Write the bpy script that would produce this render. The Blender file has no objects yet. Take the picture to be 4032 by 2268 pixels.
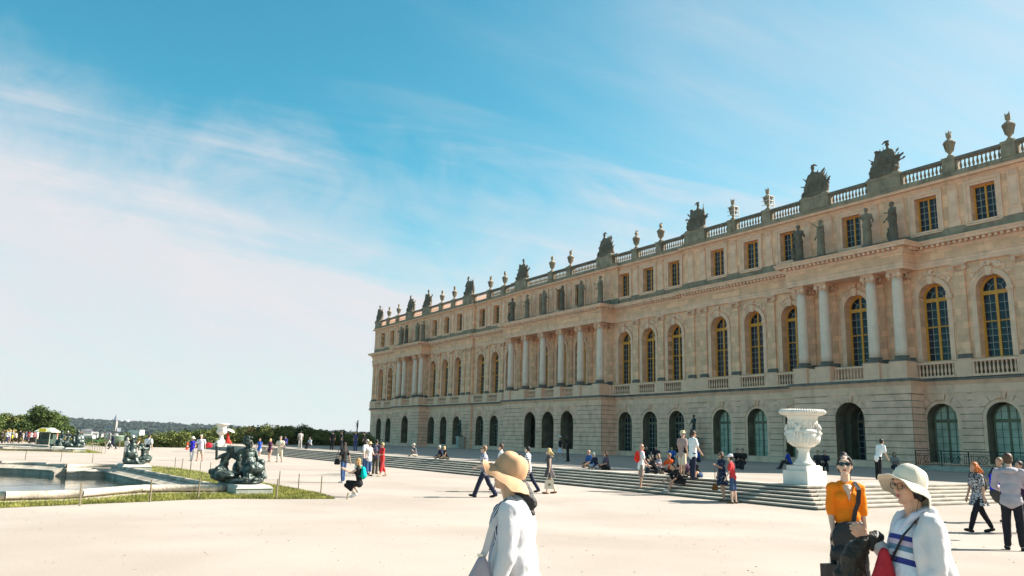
import bpy, math, random
import numpy as np
from mathutils import Vector, Matrix, Euler
random.seed(7); rng = np.random.default_rng(7)
SC = bpy.context.scene; COL = SC.collection
R = math.radians; PI = math.pi
# ---------------------------------------------------------------- camera
CAM = dict(f=3149.39, yaw=1.0162, pitch=.1882, roll=.0242, loc=(80.658, -57.441, 1.978))
def _axes():
    y, p, r = CAM['yaw'], CAM['pitch'], CAM['roll']
    fw = Vector((-math.sin(y)*math.cos(p), math.cos(y)*math.cos(p), math.sin(p)))
    rt = Vector((math.cos(y), math.sin(y), 0)); up = rt.cross(fw)
    return fw, rt*math.cos(r)+up*math.sin(r), up*math.cos(r)-rt*math.sin(r)
FW, RT, UP = _axes(); CL = Vector(CAM['loc'])
cd = bpy.data.cameras.new('camera'); cam = bpy.data.objects.new('camera', cd); COL.objects.link(cam)
cd.sensor_width = 36; cd.lens = CAM['f']/4032*36; cd.clip_start = .05; cd.clip_end = 20000
M = Matrix((RT, UP, -FW)).transposed().to_4x4(); M.translation = CL; cam.matrix_world = M
SC.camera = cam
# ---------------------------------------------------------------- world, sun, exposure
SUN_EL, SUN_AZ = R(36), R(72)          # azimuth counter-clockwise from +x
SD = Vector((math.cos(SUN_AZ)*math.cos(SUN_EL), math.sin(SUN_AZ)*math.cos(SUN_EL), math.sin(SUN_EL)))
def build_world():
    w = bpy.data.worlds.new('World'); SC.world = w; w.use_nodes = True
    nt = w.node_tree; N = nt.nodes; L = nt.links; N.clear()
    out = N.new('ShaderNodeOutputWorld'); bg = N.new('ShaderNodeBackground'); bg.inputs[1].default_value = .065
    sky = N.new('ShaderNodeTexSky'); sky.sky_type = 'NISHITA'; sky.sun_disc = False
    sky.sun_elevation = SUN_EL; sky.sun_rotation = PI/2-SUN_AZ; sky.altitude = 100
    sky.air_density = 1.0; sky.dust_density = .6; sky.ozone_density = 1.6
    geo = N.new('ShaderNodeTexCoord')
    def vm(op, a=None, b=None):
        n = N.new('ShaderNodeVectorMath'); n.operation = op
        for i, s in enumerate((a, b)):
            if s is None: continue
            if hasattr(s, 'is_output'): L.new(s, n.inputs[i])
            else: n.inputs[i].default_value = s
        return n.outputs[1] if op in ('DOT_PRODUCT', 'LENGTH') else n.outputs[0]
    def mt(op, a, b=None, cl=False):
        n = N.new('ShaderNodeMath'); n.operation = op; n.use_clamp = cl
        for i, s in enumerate((a, b)):
            if s is None: continue
            if hasattr(s, 'is_output'): L.new(s, n.inputs[i])
            else: n.inputs[i].default_value = s
        return n.outputs[0]
    def rmp(v, a, b, c=0, d=1):
        n = N.new('ShaderNodeMapRange'); n.interpolation_type = 'SMOOTHSTEP'
        L.new(v, n.inputs[0])
        for i, x in zip((1, 2, 3, 4), (a, b, c, d)): n.inputs[i].default_value = x
        return n.outputs[0]
    D = geo.outputs['Generated']
    # a compass for the sky: how far a direction lies along the palace axis (west..east) and how high
    ax = vm('DOT_PRODUCT', D, (0.527, 0.850, 0))       # towards the palace
    az_ = vm('DOT_PRODUCT', D, (-0.850, 0.527, 0))
    el = vm('DOT_PRODUCT', D, (0, 0, 1))
    px = mt('DIVIDE', ax, mt('MAXIMUM', az_, .05)); px = mt('MAXIMUM', mt('MINIMUM', px, 3), -3)
    pz = mt('DIVIDE', el, mt('MAXIMUM', az_, .05)); pz = mt('MAXIMUM', mt('MINIMUM', pz, 4), -1)
    cmb = N.new('ShaderNodeCombineXYZ'); L.new(px, cmb.inputs[0]); L.new(pz, cmb.inputs[1]); cmb.inputs[2].default_value = .3
    P = cmb.outputs[0]
    def noise(vec, scale, det, rough, dist=0.0, sc=(1, 1, 1), rot=0):
        mr = N.new('ShaderNodeMapping'); L.new(vec, mr.inputs[0]); mr.inputs[2].default_value = (0, 0, rot); mp = N.new('ShaderNodeMapping'); L.new(mr.outputs[0], mp.inputs[0]); mp.inputs[3].default_value = sc
        n = N.new('ShaderNodeTexNoise'); L.new(mp.outputs[0], n.inputs[0])
        n.inputs['Scale'].default_value = scale; n.inputs['Detail'].default_value = det
        n.inputs['Roughness'].default_value = rough; n.inputs['Distortion'].default_value = dist
        return n.outputs[0]
    soft = noise(P, 1.6, 5, .55, .4, (1, 1.6, 1), .35)
    wisp = noise(P, 3.0, 8, .66, .9, (.55, 2.6, 1), .42)
    streak = noise(P, 2.6, 7, .62, .6, (.35, 5.0, 1), .20)
    puff = noise(P, 7.0, 6, .6, 1.2, (1, 1.5, 1), .3)
    # the big soft bank of cirrus lies low; its upper edge climbs towards the north (left)
    climb = mt('MULTIPLY', mt('MAXIMUM', mt('MULTIPLY', mt('ADD', px, .12), -1), 0), .33)
    edge = mt('SUBTRACT', mt('ADD', climb, .245), pz)
    edge = mt('ADD', edge, mt('MULTIPLY', mt('SUBTRACT', soft, .5), .30))
    edge = mt('ADD', edge, mt('MULTIPLY', mt('SUBTRACT', puff, .5), .12))
    edge = mt('ADD', edge, mt('MULTIPLY', mt('SUBTRACT', streak, .5), .14))
    bank = rmp(edge, -.13, .12, 0, .97)
    right = rmp(mt('ADD', px, mt('ADD', mt('MULTIPLY', mt('SUBTRACT', soft, .5), .7), mt('MULTIPLY', mt('SUBTRACT', wisp, .5), .4))), -.15, .95, 0, .66)
    thin = rmp(streak, .50, .80, 0, .35)
    m = mt('MAXIMUM', bank, right)
    m = mt('ADD', m, mt('MULTIPLY', thin, rmp(pz, .60, .25)), True)
    m = mt('MULTIPLY', m, mt('ADD', mt('MULTIPLY', wisp, .62), .62), True); m = mt('MAXIMUM', m, rmp(pz, .26, -.02, 0, .90))
    tint = N.new('ShaderNodeMix'); tint.data_type = 'RGBA'; tint.blend_type = 'MULTIPLY'; tint.inputs[0].default_value = 1
    L.new(sky.outputs[0], tint.inputs[6]); tint.inputs[7].default_value = SKY_TINT
    mix = N.new('ShaderNodeMix'); mix.data_type = 'RGBA'; L.new(m, mix.inputs[0]); L.new(tint.outputs[2], mix.inputs[6])
    mix.inputs[7].default_value = CLOUD
    L.new(mix.outputs[2], bg.inputs[0]); L.new(bg.outputs[0], out.inputs[0])
SKY_TINT = (.33, 1.05, .94, 1); CLOUD = (4.35, 4.25, 4.4, 1)
build_world()
sl = bpy.data.lights.new('sun', 'SUN'); sl.energy = 5.0; sl.angle = R(.53); sl.color = (1, .93, .835)
so = bpy.data.objects.new('sun', sl); COL.objects.link(so); so.rotation_euler = SD.to_track_quat('Z', 'Y').to_euler()
SC.view_settings.view_transform = 'Standard'; SC.view_settings.look = 'None'
SC.view_settings.exposure = 1.54; SC.view_settings.gamma = 1; SC.view_settings.use_curve_mapping = False
SC.render.engine = 'CYCLES'
SC.cycles.max_bounces = 6; SC.cycles.diffuse_bounces = 4; SC.cycles.transparent_max_bounces = 6
# ---------------------------------------------------------------- where things stand
def gz(x, y):                       # the gravel rises a little towards the viewer
    r = math.hypot(x-CL.x, y-CL.y); t = min(1, max(0, (r-13)/11)); t = t*t*(3-2*t)
    return .22*(1-t)
TZ = .65                            # level of the upper terrace
def ray(u, v): return FW + RT*((u-2016)/CAM['f']) - UP*((v-1134)/CAM['f'])
def G(u, v, Z=0.0):
    d = ray(u, v); return CL + d*((Z-CL.z)/d.z)
def GG(u, v):                       # on the gravel
    z = 0.
    for _ in range(30):
        p = G(u, v, z); z = .5*z+.5*gz(p.x, p.y)
    return p
def atd(u, v, dist): return CL + ray(u, v)*dist
def WA(a): return math.atan2(RT.y, RT.x)+R(a)    # heading: 0 right, 90 away, 180 left, 270 to the viewer
# ---------------------------------------------------------------- materials
MATS = {}
def mat(name, col, rough=.7, var=.12, scale=3., bump=.0, bscale=20., metal=0., spec=.4, col2=None, coat=0., sheen=0., stretch=(1, 1, 1), detail=5, thresh=None, alpha=None, trans=0.):
    if name in MATS: return MATS[name]
    m = bpy.data.materials.new(name); m.use_nodes = True; nt = m.node_tree; N = nt.nodes; L = nt.links
    b = N['Principled BSDF']; b.inputs['Roughness'].default_value = rough; b.inputs['Metallic'].default_value = metal
    b.inputs['Specular IOR Level'].default_value = spec
    if coat: b.inputs['Coat Weight'].default_value = coat
    if sheen: b.inputs['Sheen Weight'].default_value = sheen
    if trans: b.inputs['Transmission Weight'].default_value = trans
    tc = N.new('ShaderNodeTexCoord'); mp = N.new('ShaderNodeMapping'); mp.inputs[3].default_value = stretch
    L.new(tc.outputs['Object'], mp.inputs[0])
    n = N.new('ShaderNodeTexNoise'); n.inputs['Scale'].default_value = scale; n.inputs['Detail'].default_value = detail
    L.new(mp.outputs[0], n.inputs[0])
    cr = N.new('ShaderNodeValToRGB'); e = cr.color_ramp.elements
    a, z = (thresh or (.3, .7)); e[0].position = a; e[1].position = z
    c = Vector(col); c2 = Vector(col2) if col2 else None
    e[0].color = (*(c*(1-var)), 1); e[1].color = (*(c2 if c2 else Vector([min(1, x*(1+var)) for x in c])), 1)
    L.new(n.outputs[0], cr.inputs[0]); L.new(cr.outputs[0], b.inputs['Base Color'])
    if bump:
        n2 = N.new('ShaderNodeTexNoise'); n2.inputs['Scale'].default_value = bscale; n2.inputs['Detail'].default_value = 6
        L.new(mp.outputs[0], n2.inputs[0]); bp = N.new('ShaderNodeBump'); bp.inputs['Strength'].default_value = min(1, bump); bp.inputs['Distance'].default_value = .02*max(1, bump)
        L.new(n2.outputs[0], bp.inputs['Height']); L.new(bp.outputs[0], b.inputs['Normal'])
    MATS[name] = m; return m
def nodes(m): return m.node_tree.nodes, m.node_tree.links
# ---------------------------------------------------------------- meshes
class MB:
    def __init__(s): s.v = []; s.f = []
    def add(s, vs, fs):
        o = len(s.v); s.v += [tuple(p) for p in vs]; s.f += [tuple(i+o for i in f) for f in fs]; return s
    def box(s, x0, x1, y0, y1, z0, z1):
        return s.add([(x0, y0, z0), (x1, y0, z0), (x1, y1, z0), (x0, y1, z0), (x0, y0, z1), (x1, y0, z1), (x1, y1, z1), (x0, y1, z1)],
                     [(0, 3, 2, 1), (4, 5, 6, 7), (0, 1, 5, 4), (1, 2, 6, 5), (2, 3, 7, 6), (3, 0, 4, 7)])
    def prism(s, poly, y0, y1):      # polygon in x,z pushed along y
        n = len(poly); vs = [(x, y0, z) for x, z in poly]+[(x, y1, z) for x, z in poly]
        return s.add(vs, [tuple(range(n)), tuple(range(2*n-1, n-1, -1))]+[(i, i+n, (i+1) % n+n, (i+1) % n) for i in range(n)])
    def lathe(s, prof, n=16, c=(0, 0, 0), ang=2*PI):
        vs = []; fs = []; m = len(prof)
        for k in range(n):
            a = 2*PI*k/n
            for r, z in prof: vs.append((c[0]+r*math.cos(a), c[1]+r*math.sin(a), c[2]+z))
        for k in range(n):
            k2 = (k+1) % n
            for j in range(m-1): fs.append((k*m+j, k2*m+j, k2*m+j+1, k*m+j+1))
        fs.append(tuple(k*m+m-1 for k in range(n))); fs.append(tuple(k*m for k in range(n))[::-1])
        return s.add(vs, fs)
    def tube(s, pts, r, n=8, r1=None):
        pts = [Vector(p) for p in pts]; m = len(pts); rs = r if isinstance(r, (list, tuple)) else [r+(((r1 if r1 is not None else r)-r)*i/(max(1, m-1))) for i in range(m)]
        vs = []; fs = []
        for i, p in enumerate(pts):
            t = (pts[min(i+1, m-1)]-pts[max(i-1, 0)]).normalized()
            a = t.orthogonal().normalized() if i == 0 else (a-t*a.dot(t)).normalized()
            b = t.cross(a)
            for k in range(n):
                q = 2*PI*k/n; vs.append(p+(a*math.cos(q)+b*math.sin(q))*rs[i])
        for i in range(m-1):
            for k in range(n): fs.append((i*n+k, i*n+(k+1) % n, (i+1)*n+(k+1) % n, (i+1)*n+k))
        fs.append(tuple(range(n))[::-1]); fs.append(tuple((m-1)*n+k for k in range(n)))
        return s.add(vs, fs)
    def mesh(s, name, m, smooth=False):
        me = bpy.data.meshes.new(name); me.from_pydata(s.v, [], s.f); me.update()
        if m: me.materials.append(m)
        if smooth: me.shade_smooth()
        return me
def W(o):                             # world place of a thing or part (only translations and a turn at the root)
    return Vector(o['_w']) if o is not None and '_w' in o else Vector((0, 0, 0))
WL = {}
def obj(name, data, parent=None, loc=(0, 0, 0), rz=0, local=True, smooth=False):
    o = bpy.data.objects.new(name, data); COL.objects.link(o); o.location = loc
    if rz: o.rotation_euler = (0, 0, rz)
    if parent is not None: o.parent = parent
    return o
def part(name, mb, m, parent, loc=(0, 0, 0), smooth=False, label=None, rz=0):
    o = obj(name, mb.mesh(name, m, smooth) if isinstance(mb, MB) else mb, parent, loc, rz)
    if label: o['label'] = label
    return o
def thing(name, label, cat, loc=(0, 0, 0), rz=0, group=None, data=None):
    o = obj(name, data, None, loc, rz); o['label'] = label; o['category'] = cat
    if group: o['group'] = group
    return o
def struct(name, mb, m, loc=(0, 0, 0), smooth=False, kind='structure'):
    o = obj(name, mb.mesh(name, m, smooth), None, loc); o['kind'] = kind; return o
BAKE = []
class Blob:                           # closed lumps fused into ONE continuous skin
    def __init__(s): s.m = MB()
    def ell(s, c, r, rot=None, n=10):
        vs = []; fs = []; c = Vector(c); rr = (r, r, r) if not hasattr(r, '__len__') else r
        for i in range(1, n):
            t = PI*i/n
            for k in range(2*n):
                p = PI*k/n; q = Vector((rr[0]*math.sin(t)*math.cos(p), rr[1]*math.sin(t)*math.sin(p), rr[2]*math.cos(t)))
                vs.append(c+(rot @ q if rot else q))
        vs.append(c+(rot @ Vector((0, 0, rr[2])) if rot else Vector((0, 0, rr[2])))); vs.append(c-(rot @ Vector((0, 0, rr[2])) if rot else Vector((0, 0, rr[2]))))
        m = 2*n
        for i in range(n-2):
            for k in range(m): fs.append((i*m+k, (i+1)*m+k, (i+1)*m+(k+1) % m, i*m+(k+1) % m))
        T = (n-1)*m
        for k in range(m): fs.append((T, k, (k+1) % m)); fs.append((T+1, (n-2)*m+(k+1) % m, (n-2)*m+k))
        s.m.add(vs, fs); return s
    def cap(s, a, b, r0, r1=None, n=10, sq=None):      # tapered round-ended limb
        a = Vector(a); b = Vector(b); r1 = r0 if r1 is None else r1; d = b-a; L_ = d.length
        t = d/L_ if L_ > 1e-6 else Vector((0, 0, 1))
        u = (Vector(sq)-t*Vector(sq).dot(t)).normalized() if sq else t.orthogonal().normalized(); w = t.cross(u)
        pts = [(a-t*r0*.98, .12*r0), (a-t*r0*.7, .71*r0), (a, r0), (a+d*.5, (r0+r1)/2), (b, r1), (b+t*r1*.7, .71*r1), (b+t*r1*.98, .12*r1)]
        vs = []; fs = []
        for p, r in pts:
            for k in range(n): q = 2*PI*k/n; vs.append(p+u*math.cos(q)*r+w*math.sin(q)*r)
        for i in range(len(pts)-1):
            for k in range(n): fs.append((i*n+k, i*n+(k+1) % n, (i+1)*n+(k+1) % n, (i+1)*n+k))
        fs.append(tuple(range(n))[::-1]); fs.append(tuple((len(pts)-1)*n+k for k in range(n)))
        s.m.add(vs, fs); return s
    def chain(s, pts, rs, n=10):
        for i in range(len(pts)-1): s.cap(pts[i], pts[i+1], rs[i], rs[i+1], n)
        return s
    def make(s, name, m, parent=None, loc=(0, 0, 0), rz=0, vox=.02, sm=3, disp=0., dsz=.1, label=None):
        o = obj(name, s.m.mesh(name, m), parent, loc, rz)
        md = o.modifiers.new('r', 'REMESH'); md.mode = 'VOXEL'; md.voxel_size = vox; md.use_smooth_shade = True
        if sm: q = o.modifiers.new('s', 'SMOOTH'); q.iterations = sm; q.factor = .5
        if disp:
            k = 'clouds%.3f' % dsz; tx = bpy.data.textures.get(k)
            if not tx: tx = bpy.data.textures.new(k, 'CLOUDS'); tx.noise_scale = dsz; tx.noise_depth = 2
            q = o.modifiers.new('d', 'DISPLACE'); q.texture = tx; q.strength = disp; q.mid_level = .5; q.texture_coords = 'LOCAL'
        if label: o['label'] = label
        BAKE.append(o); return o
def bake():
    bpy.context.view_layer.update(); dg = bpy.context.evaluated_depsgraph_get(); mp = {}
    for o in BAKE:
        me = bpy.data.meshes.new_from_object(o.evaluated_get(dg)); me.name = o.name; mp[o.data.as_pointer()] = me
    for o in BAKE: o.modifiers.clear()
    for o in COL.objects:               # copies share the finished mesh
        if o.type == 'MESH' and o.data.as_pointer() in mp: o.data = mp[o.data.as_pointer()]
    BAKE.clear()
# ================================================================= ground, terrace, basins
def stone_mat(name, col, joints=None, var=.10, dark=.35, bump=.35, stain=.5, warm=None, ns=1.5):
    if name in MATS: return MATS[name]
    m = mat(name, col, .85, var, 1.3, bump, 14, spec=.2)
    N, L = nodes(m); b = N['Principled BSDF']; base = b.inputs['Base Color'].links[0].from_socket
    tc = N.new('ShaderNodeTexCoord'); last = base
    def mul(sock, fac, c):
        x = N.new('ShaderNodeMix'); x.data_type = 'RGBA'; x.blend_type = 'MULTIPLY'
        L.new(fac, x.inputs[0]); L.new(sock, x.inputs[6]); x.inputs[7].default_value = (*c, 1); return x.outputs[2]
    # blocks of slightly different stone
    if joints:
        mp = N.new('ShaderNodeMapping'); mp.inputs[2].default_value = (PI/2, 0, 0); L.new(tc.outputs['Object'], mp.inputs[0])
        br = N.new('ShaderNodeTexBrick'); L.new(mp.outputs[0], br.inputs[0])
        br.inputs['Color1'].default_value = (.76, .75, .73, 1); br.inputs['Color2'].default_value = (1.14, 1.09, 1.03, 1); br.inputs['Mortar'].default_value = (.52, .48, .43, 1)
        br.inputs['Scale'].default_value = 1; br.inputs['Mortar Size'].default_value = .007
        br.inputs['Brick Width'].default_value = joints[0]; br.inputs['Row Height'].default_value = joints[1]
        x = N.new('ShaderNodeMix'); x.data_type = 'RGBA'; x.blend_type = 'MULTIPLY'; x.inputs[0].default_value = .75
        L.new(last, x.inputs[6]); L.new(br.outputs[0], x.inputs[7]); last = x.outputs[2]
    # old soot and lichen: streaks that run down
    mp = N.new('ShaderNodeMapping'); mp.inputs[3].default_value = (1.1, 1.1, .35); L.new(tc.outputs['Object'], mp.inputs[0])
    n = N.new('ShaderNodeTexNoise'); n.inputs['Scale'].default_value = ns; n.inputs['Detail'].default_value = 8; n.inputs['Roughness'].default_value = .68
    L.new(mp.outputs[0], n.inputs[0]); cr = N.new('ShaderNodeValToRGB'); e = cr.color_ramp.elements
    e[0].position = .54; e[0].color = (0, 0, 0, 1); e[1].position = .76; e[1].color = (stain, stain, stain, 1); L.new(n.outputs[0], cr.inputs[0])
    last = mul(last, cr.outputs[0], (dark, dark*1.0, dark*1.02))
    L.new(last, b.inputs['Base Color']); return m
def gravel_mat():
    m = mat('gravel', (.365, .322, .280), .95, .05, .35, .5, 60, spec=.1)
    N, L = nodes(m); b = N['Principled BSDF']; base = b.inputs['Base Color'].links[0].from_socket
    tc = N.new('ShaderNodeTexCoord')
    n = N.new('ShaderNodeTexNoise'); n.inputs['Scale'].default_value = 140; n.inputs['Detail'].default_value = 3; L.new(tc.outputs['Object'], n.inputs[0])
    cr = N.new('ShaderNodeValToRGB'); e = cr.color_ramp.elements; e[0].position = .33; e[0].color = (.72, .68, .64, 1); e[1].position = .5; e[1].color = (1, 1, 1, 1)
    L.new(n.outputs[0], cr.inputs[0])
    x = N.new('ShaderNodeMix'); x.data_type = 'RGBA'; x.blend_type = 'MULTIPLY'; x.inputs[0].default_value = .55; L.new(base, x.inputs[6]); L.new(cr.outputs[0], x.inputs[7])
    n2 = N.new('ShaderNodeTexNoise'); n2.inputs['Scale'].default_value = .22; n2.inputs['Detail'].default_value = 7; L.new(tc.outputs['Object'], n2.inputs[0])
    cr2 = N.new('ShaderNodeValToRGB'); e = cr2.color_ramp.elements; e[0].position = .36; e[0].color = (.80, .775, .745, 1); e[1].position = .60; e[1].color = (1.05, 1.05, 1.05, 1)
    L.new(n2.outputs[0], cr2.inputs[0])
    y = N.new('ShaderNodeMix'); y.data_type = 'RGBA'; y.blend_type = 'MULTIPLY'; y.inputs[0].default_value = .5; L.new(x.outputs[2], y.inputs[6]); L.new(cr2.outputs[0], y.inputs[7])
    L.new(y.outputs[2], b.inputs['Base Color']); return m
GRAVEL = gravel_mat()
S_WALL = stone_mat('limestone ashlar', (.93, .525, .335), (1.15, .48), .12, .40, .4, .50)
S_TRIM = stone_mat('limestone trim', (.88, .53, .365), None, .12, .36, .5, .55)
S_RUST = stone_mat('limestone rusticated', (.87, .505, .355), None, .16, .40, .6, .5)
S_JOINT_SHADE = stone_mat('sooty joints and recess shade', (.17, .135, .09), None, .3, .5, .5, .4)  # soot tone that also deepens shade in joints, reveals and behind balusters
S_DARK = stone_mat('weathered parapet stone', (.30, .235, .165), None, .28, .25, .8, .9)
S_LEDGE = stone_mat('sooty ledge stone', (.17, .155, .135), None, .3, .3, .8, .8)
S_COL = stone_mat('pale column marble', (.86, .63, .50), None, .07, .6, .2, .35)
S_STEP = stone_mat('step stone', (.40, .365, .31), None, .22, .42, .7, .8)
S_RISER = stone_mat('shaded step riser', (.15, .125, .095), None, .35, .4, .8, .6)  # shade of the long front risers put into the colour; flank stays pale
S_KERB = stone_mat('basin marble', (.42, .37, .30), None, .35, .10, 1.0, 1.0, None, 3.5)
S_VASE = stone_mat('white vase marble', (.70, .665, .60), None, .08, .50, .35, .5, None, 3.0)
S_STAT = stone_mat('grey statue stone', (.15, .122, .092), None, .30, .25, .6, .8)
S_STATL = stone_mat('pale statue stone', (.24, .195, .14), None, .28, .28, .6, .7)
# basin outlines (coping centre lines) -------------------------------------------------
def arc(c, r, a0, a1, n=8): return [(c[0]+r*math.cos(R(a0+(a1-a0)*i/n)), c[1]+r*math.sin(R(a0+(a1-a0)*i/n))) for i in range(n+1)]
BAS1 = [(51.7, -50.9), (51.45, -52.4), (51.4, -53.4), (51.9, -53.95), (52.7, -54.6), (53.4, -55.3), (53.8, -56.0), (54.0, -57.2), (54.0, -80), (29.6, -80), (29.6, -57.3), (30.4, -56.2), (31.6, -55.3), (32.6, -54.7), (33.6, -54.5), (33.75, -52.3)]
BAS2 = [(-3.1, -51.9), (-3.3, -53.3), (-4.2, -54.2), (-6.6, -57.3), (-7.5, -80), (-30, -80), (-29, -57.6), (-24, -54.4), (-19, -53.2), (-17.6, -51.9)]
def inpoly(x, y, P):
    c = False; j = len(P)-1
    for i in range(len(P)):
        if (P[i][1] > y) != (P[j][1] > y) and x < (P[j][0]-P[i][0])*(y-P[i][1])/(P[j][1]-P[i][1])+P[i][0]: c = not c
        j = i
    return c
def poly_sheet(P, z, holes=()):
    import mathutils
    polys = [[Vector((x, y, 0)) for x, y in P]]+[[Vector((x, y, 0)) for x, y in h] for h in holes]
    fl = [p for q in polys for p in q]; tri = mathutils.geometry.tessellate_polygon(polys)
    mb = MB(); mb.v = [(p.x, p.y, z) for p in fl]
    for t in tri:
        a, b, c = [fl[i] for i in t]
        mb.f.append(tuple(t) if (b-a).cross(c-a).z > 0 else tuple(t)[::-1])
    return mb
# wide land, then the gravel court laid on it
g = MB(); rs = [0, 150, 190, 260, 360, 520, 900, 1500, 4000, 9000]; zs = [-1.6, -1.6, -2.6, -6, -10, -15, -18, -18, -18, -18]; NA = 64
for r, z in zip(rs, zs):
    for k in range(NA): g.v.append((r*math.cos(2*PI*k/NA), -20+r*math.sin(2*PI*k/NA), z))
for j in range(len(rs)-1):
    for k in range(NA): g.f.append((j*NA+k, (j+1)*NA+k, (j+1)*NA+(k+1) % NA, j*NA+(k+1) % NA))
struct('ground', g, mat('far land', (.075, .09, .045), .95, .35, .01), smooth=True)
# gravel: a relief sheet near the viewer inside a plain one with the basins cut out
NX0, NX1, NY0, NY1 = 55.5, 110.0, -100.0, -30.0
g = poly_sheet([(-62, -140), (NX0, -140), (NX0, -20), (-20, -20), (-62, -44)], 0, [BAS1, BAS2])
k = len(g.v); nx, ny = 54, 70
for j in range(ny+1):
    for i in range(nx+1):
        x = NX0+(NX1-NX0)*i/nx; y = NY0+(NY1-NY0)*j/ny; g.v.append((x, y, gz(x, y) if 0 < i < nx else 0))
for j in range(ny):
    for i in range(nx): a = k+j*(nx+1)+i; g.f.append((a, a+1, a+nx+2, a+nx+1))
for q in [(NX0, NX1, -140, NY0), (NX1, 160, -140, -20), (NX0, NX1, NY1, -20)]:
    g.add([(q[0], q[2], 0), (q[1], q[2], 0), (q[1], q[3], 0), (q[0], q[3], 0)], [(0, 1, 2, 3)])
struct('gravel_court', g, GRAVEL)
# pebbles and dry leaves scattered on the gravel
g = MB()
for _ in range(1500):
    a = R(random.uniform(100, 200)); r = 3.2+26*random.random()**1.6
    x = CL.x+math.cos(a)*r; y = CL.y+math.sin(a)*r
    if inpoly(x, y, BAS1) or y > -35.2 and x < 64 or x < 56.6 and y < -47: continue
    s = random.uniform(.004, .011)*(1+r/30); z = gz(x, y); t = random.uniform(0, PI)
    p = [Vector((math.cos(t+q)*s*random.uniform(.7, 1.3)*(1.5 if i % 2 else 1), math.sin(t+q)*s*random.uniform(.7, 1.3), 0)) for i, q in enumerate((0, 1.57, 3.14, 4.71))]
    g.add([(x+q.x, y+q.y, z+.001) for q in p]+[(x, y, z+s*.8)], [(0, 1, 4), (1, 2, 4), (2, 3, 4), (3, 0, 4)])
struct('pebbles', g, mat('pebble', (.24, .18, .12), .9, .4, 5), kind='stuff')
# upper terrace and its six steps
SX, SY = 63.4, -35.0; TR, RI, NR = .34, TZ/6, 6
def steps_run():
    t = thing('stone_steps', 'long flight of six shallow stone steps between the gravel court and the palace terrace', 'steps', (0, 0, 0))
    for i in range(NR):
        z0 = i*RI; z1 = (i+1)*RI; o = TR*i; wd = .36 if i < NR-1 else .75
        # straight part along the palace, cut into slabs; every slab a piece with a fine joint
        x = -9.5+o*0; xs = [x]; L0 = 2.35
        while x < SX-o-.01: x = min(SX-o, x+L0*random.uniform(.85, 1.15)); xs.append(x)
        for a, b in zip(xs, xs[1:]):
            if b-a < .05: continue
            e = random.uniform(-.004, .004); last = b > SX-o-.02
            mb = MB(); y0 = SY+o; y1 = y0+wd; zz = z1-.004 if i == NR-1 else z1
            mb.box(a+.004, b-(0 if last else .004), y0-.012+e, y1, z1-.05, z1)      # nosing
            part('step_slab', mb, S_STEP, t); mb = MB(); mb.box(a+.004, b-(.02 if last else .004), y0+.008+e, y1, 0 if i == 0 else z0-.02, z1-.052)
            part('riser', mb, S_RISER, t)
        # the flight turns the corner and runs back towards the palace
        y = SY+o+wd; 
        while y < -19.:
            y2 = min(-19., y+L0*random.uniform(.85, 1.15)); mb = MB(); e = random.uniform(-.004, .004)
            mb.box(SX-o-wd, SX-o+.012+e, y+.004, y2-.004, z1-.05, z1); mb.box(SX-o-wd, SX-o-.008+e, y+.004, y2-.004, 0 if i == 0 else z0-.02, z1-.05)
            part('step_slab', mb, S_STEP, t); y = y2
    # the flank beyond the corner
    return t
steps_run()
g = poly_sheet([(-60, SY+1.9), (SX-2.2, SY+1.9), (SX-2.2, -19), (75, -19), (140, -22), (140, 3), (-95, 3), (-95, -8), (-60, -22)], TZ-.006)
struct('terrace', g, GRAVEL)
# low bank west of the far end of the steps
g = MB(); g.box(-60, -9.5, SY, SY+2.0, -.3, TZ-.01); g.box(SX-2.2, 74.9, -19.1, -18.8, -.3, TZ-.012)
struct('terrace_edge', g, S_STEP)
# ---------------------------------------------------------------- basins
def water_mat():
    m = mat('basin water', (.012, .022, .02), .06, .2, 1.5, spec=.5); N, L = nodes(m); b = N['Principled BSDF']
    b.inputs['IOR'].default_value = 1.33; b.inputs['Specular IOR Level'].default_value = .9
    tc = N.new('ShaderNodeTexCoord'); mp = N.new('ShaderNodeMapping'); mp.inputs[3].default_value = (1, 1, 1); L.new(tc.outputs['Object'], mp.inputs[0])
    n = N.new('ShaderNodeTexNoise'); n.inputs['Scale'].default_value = 2.2; n.inputs['Detail'].default_value = 3; L.new(mp.outputs[0], n.inputs[0])
    bp = N.new('ShaderNodeBump'); bp.inputs['Strength'].default_value = .09; bp.inputs['Distance'].default_value = .1; L.new(n.outputs[0], bp.inputs['Height']); L.new(bp.outputs[0], b.inputs['Normal'])
    return m
WATER = water_mat(); S_MOSS = mat('wet mossy wall', (.045, .05, .035), .6, .5, 4, .6, 20)
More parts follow.
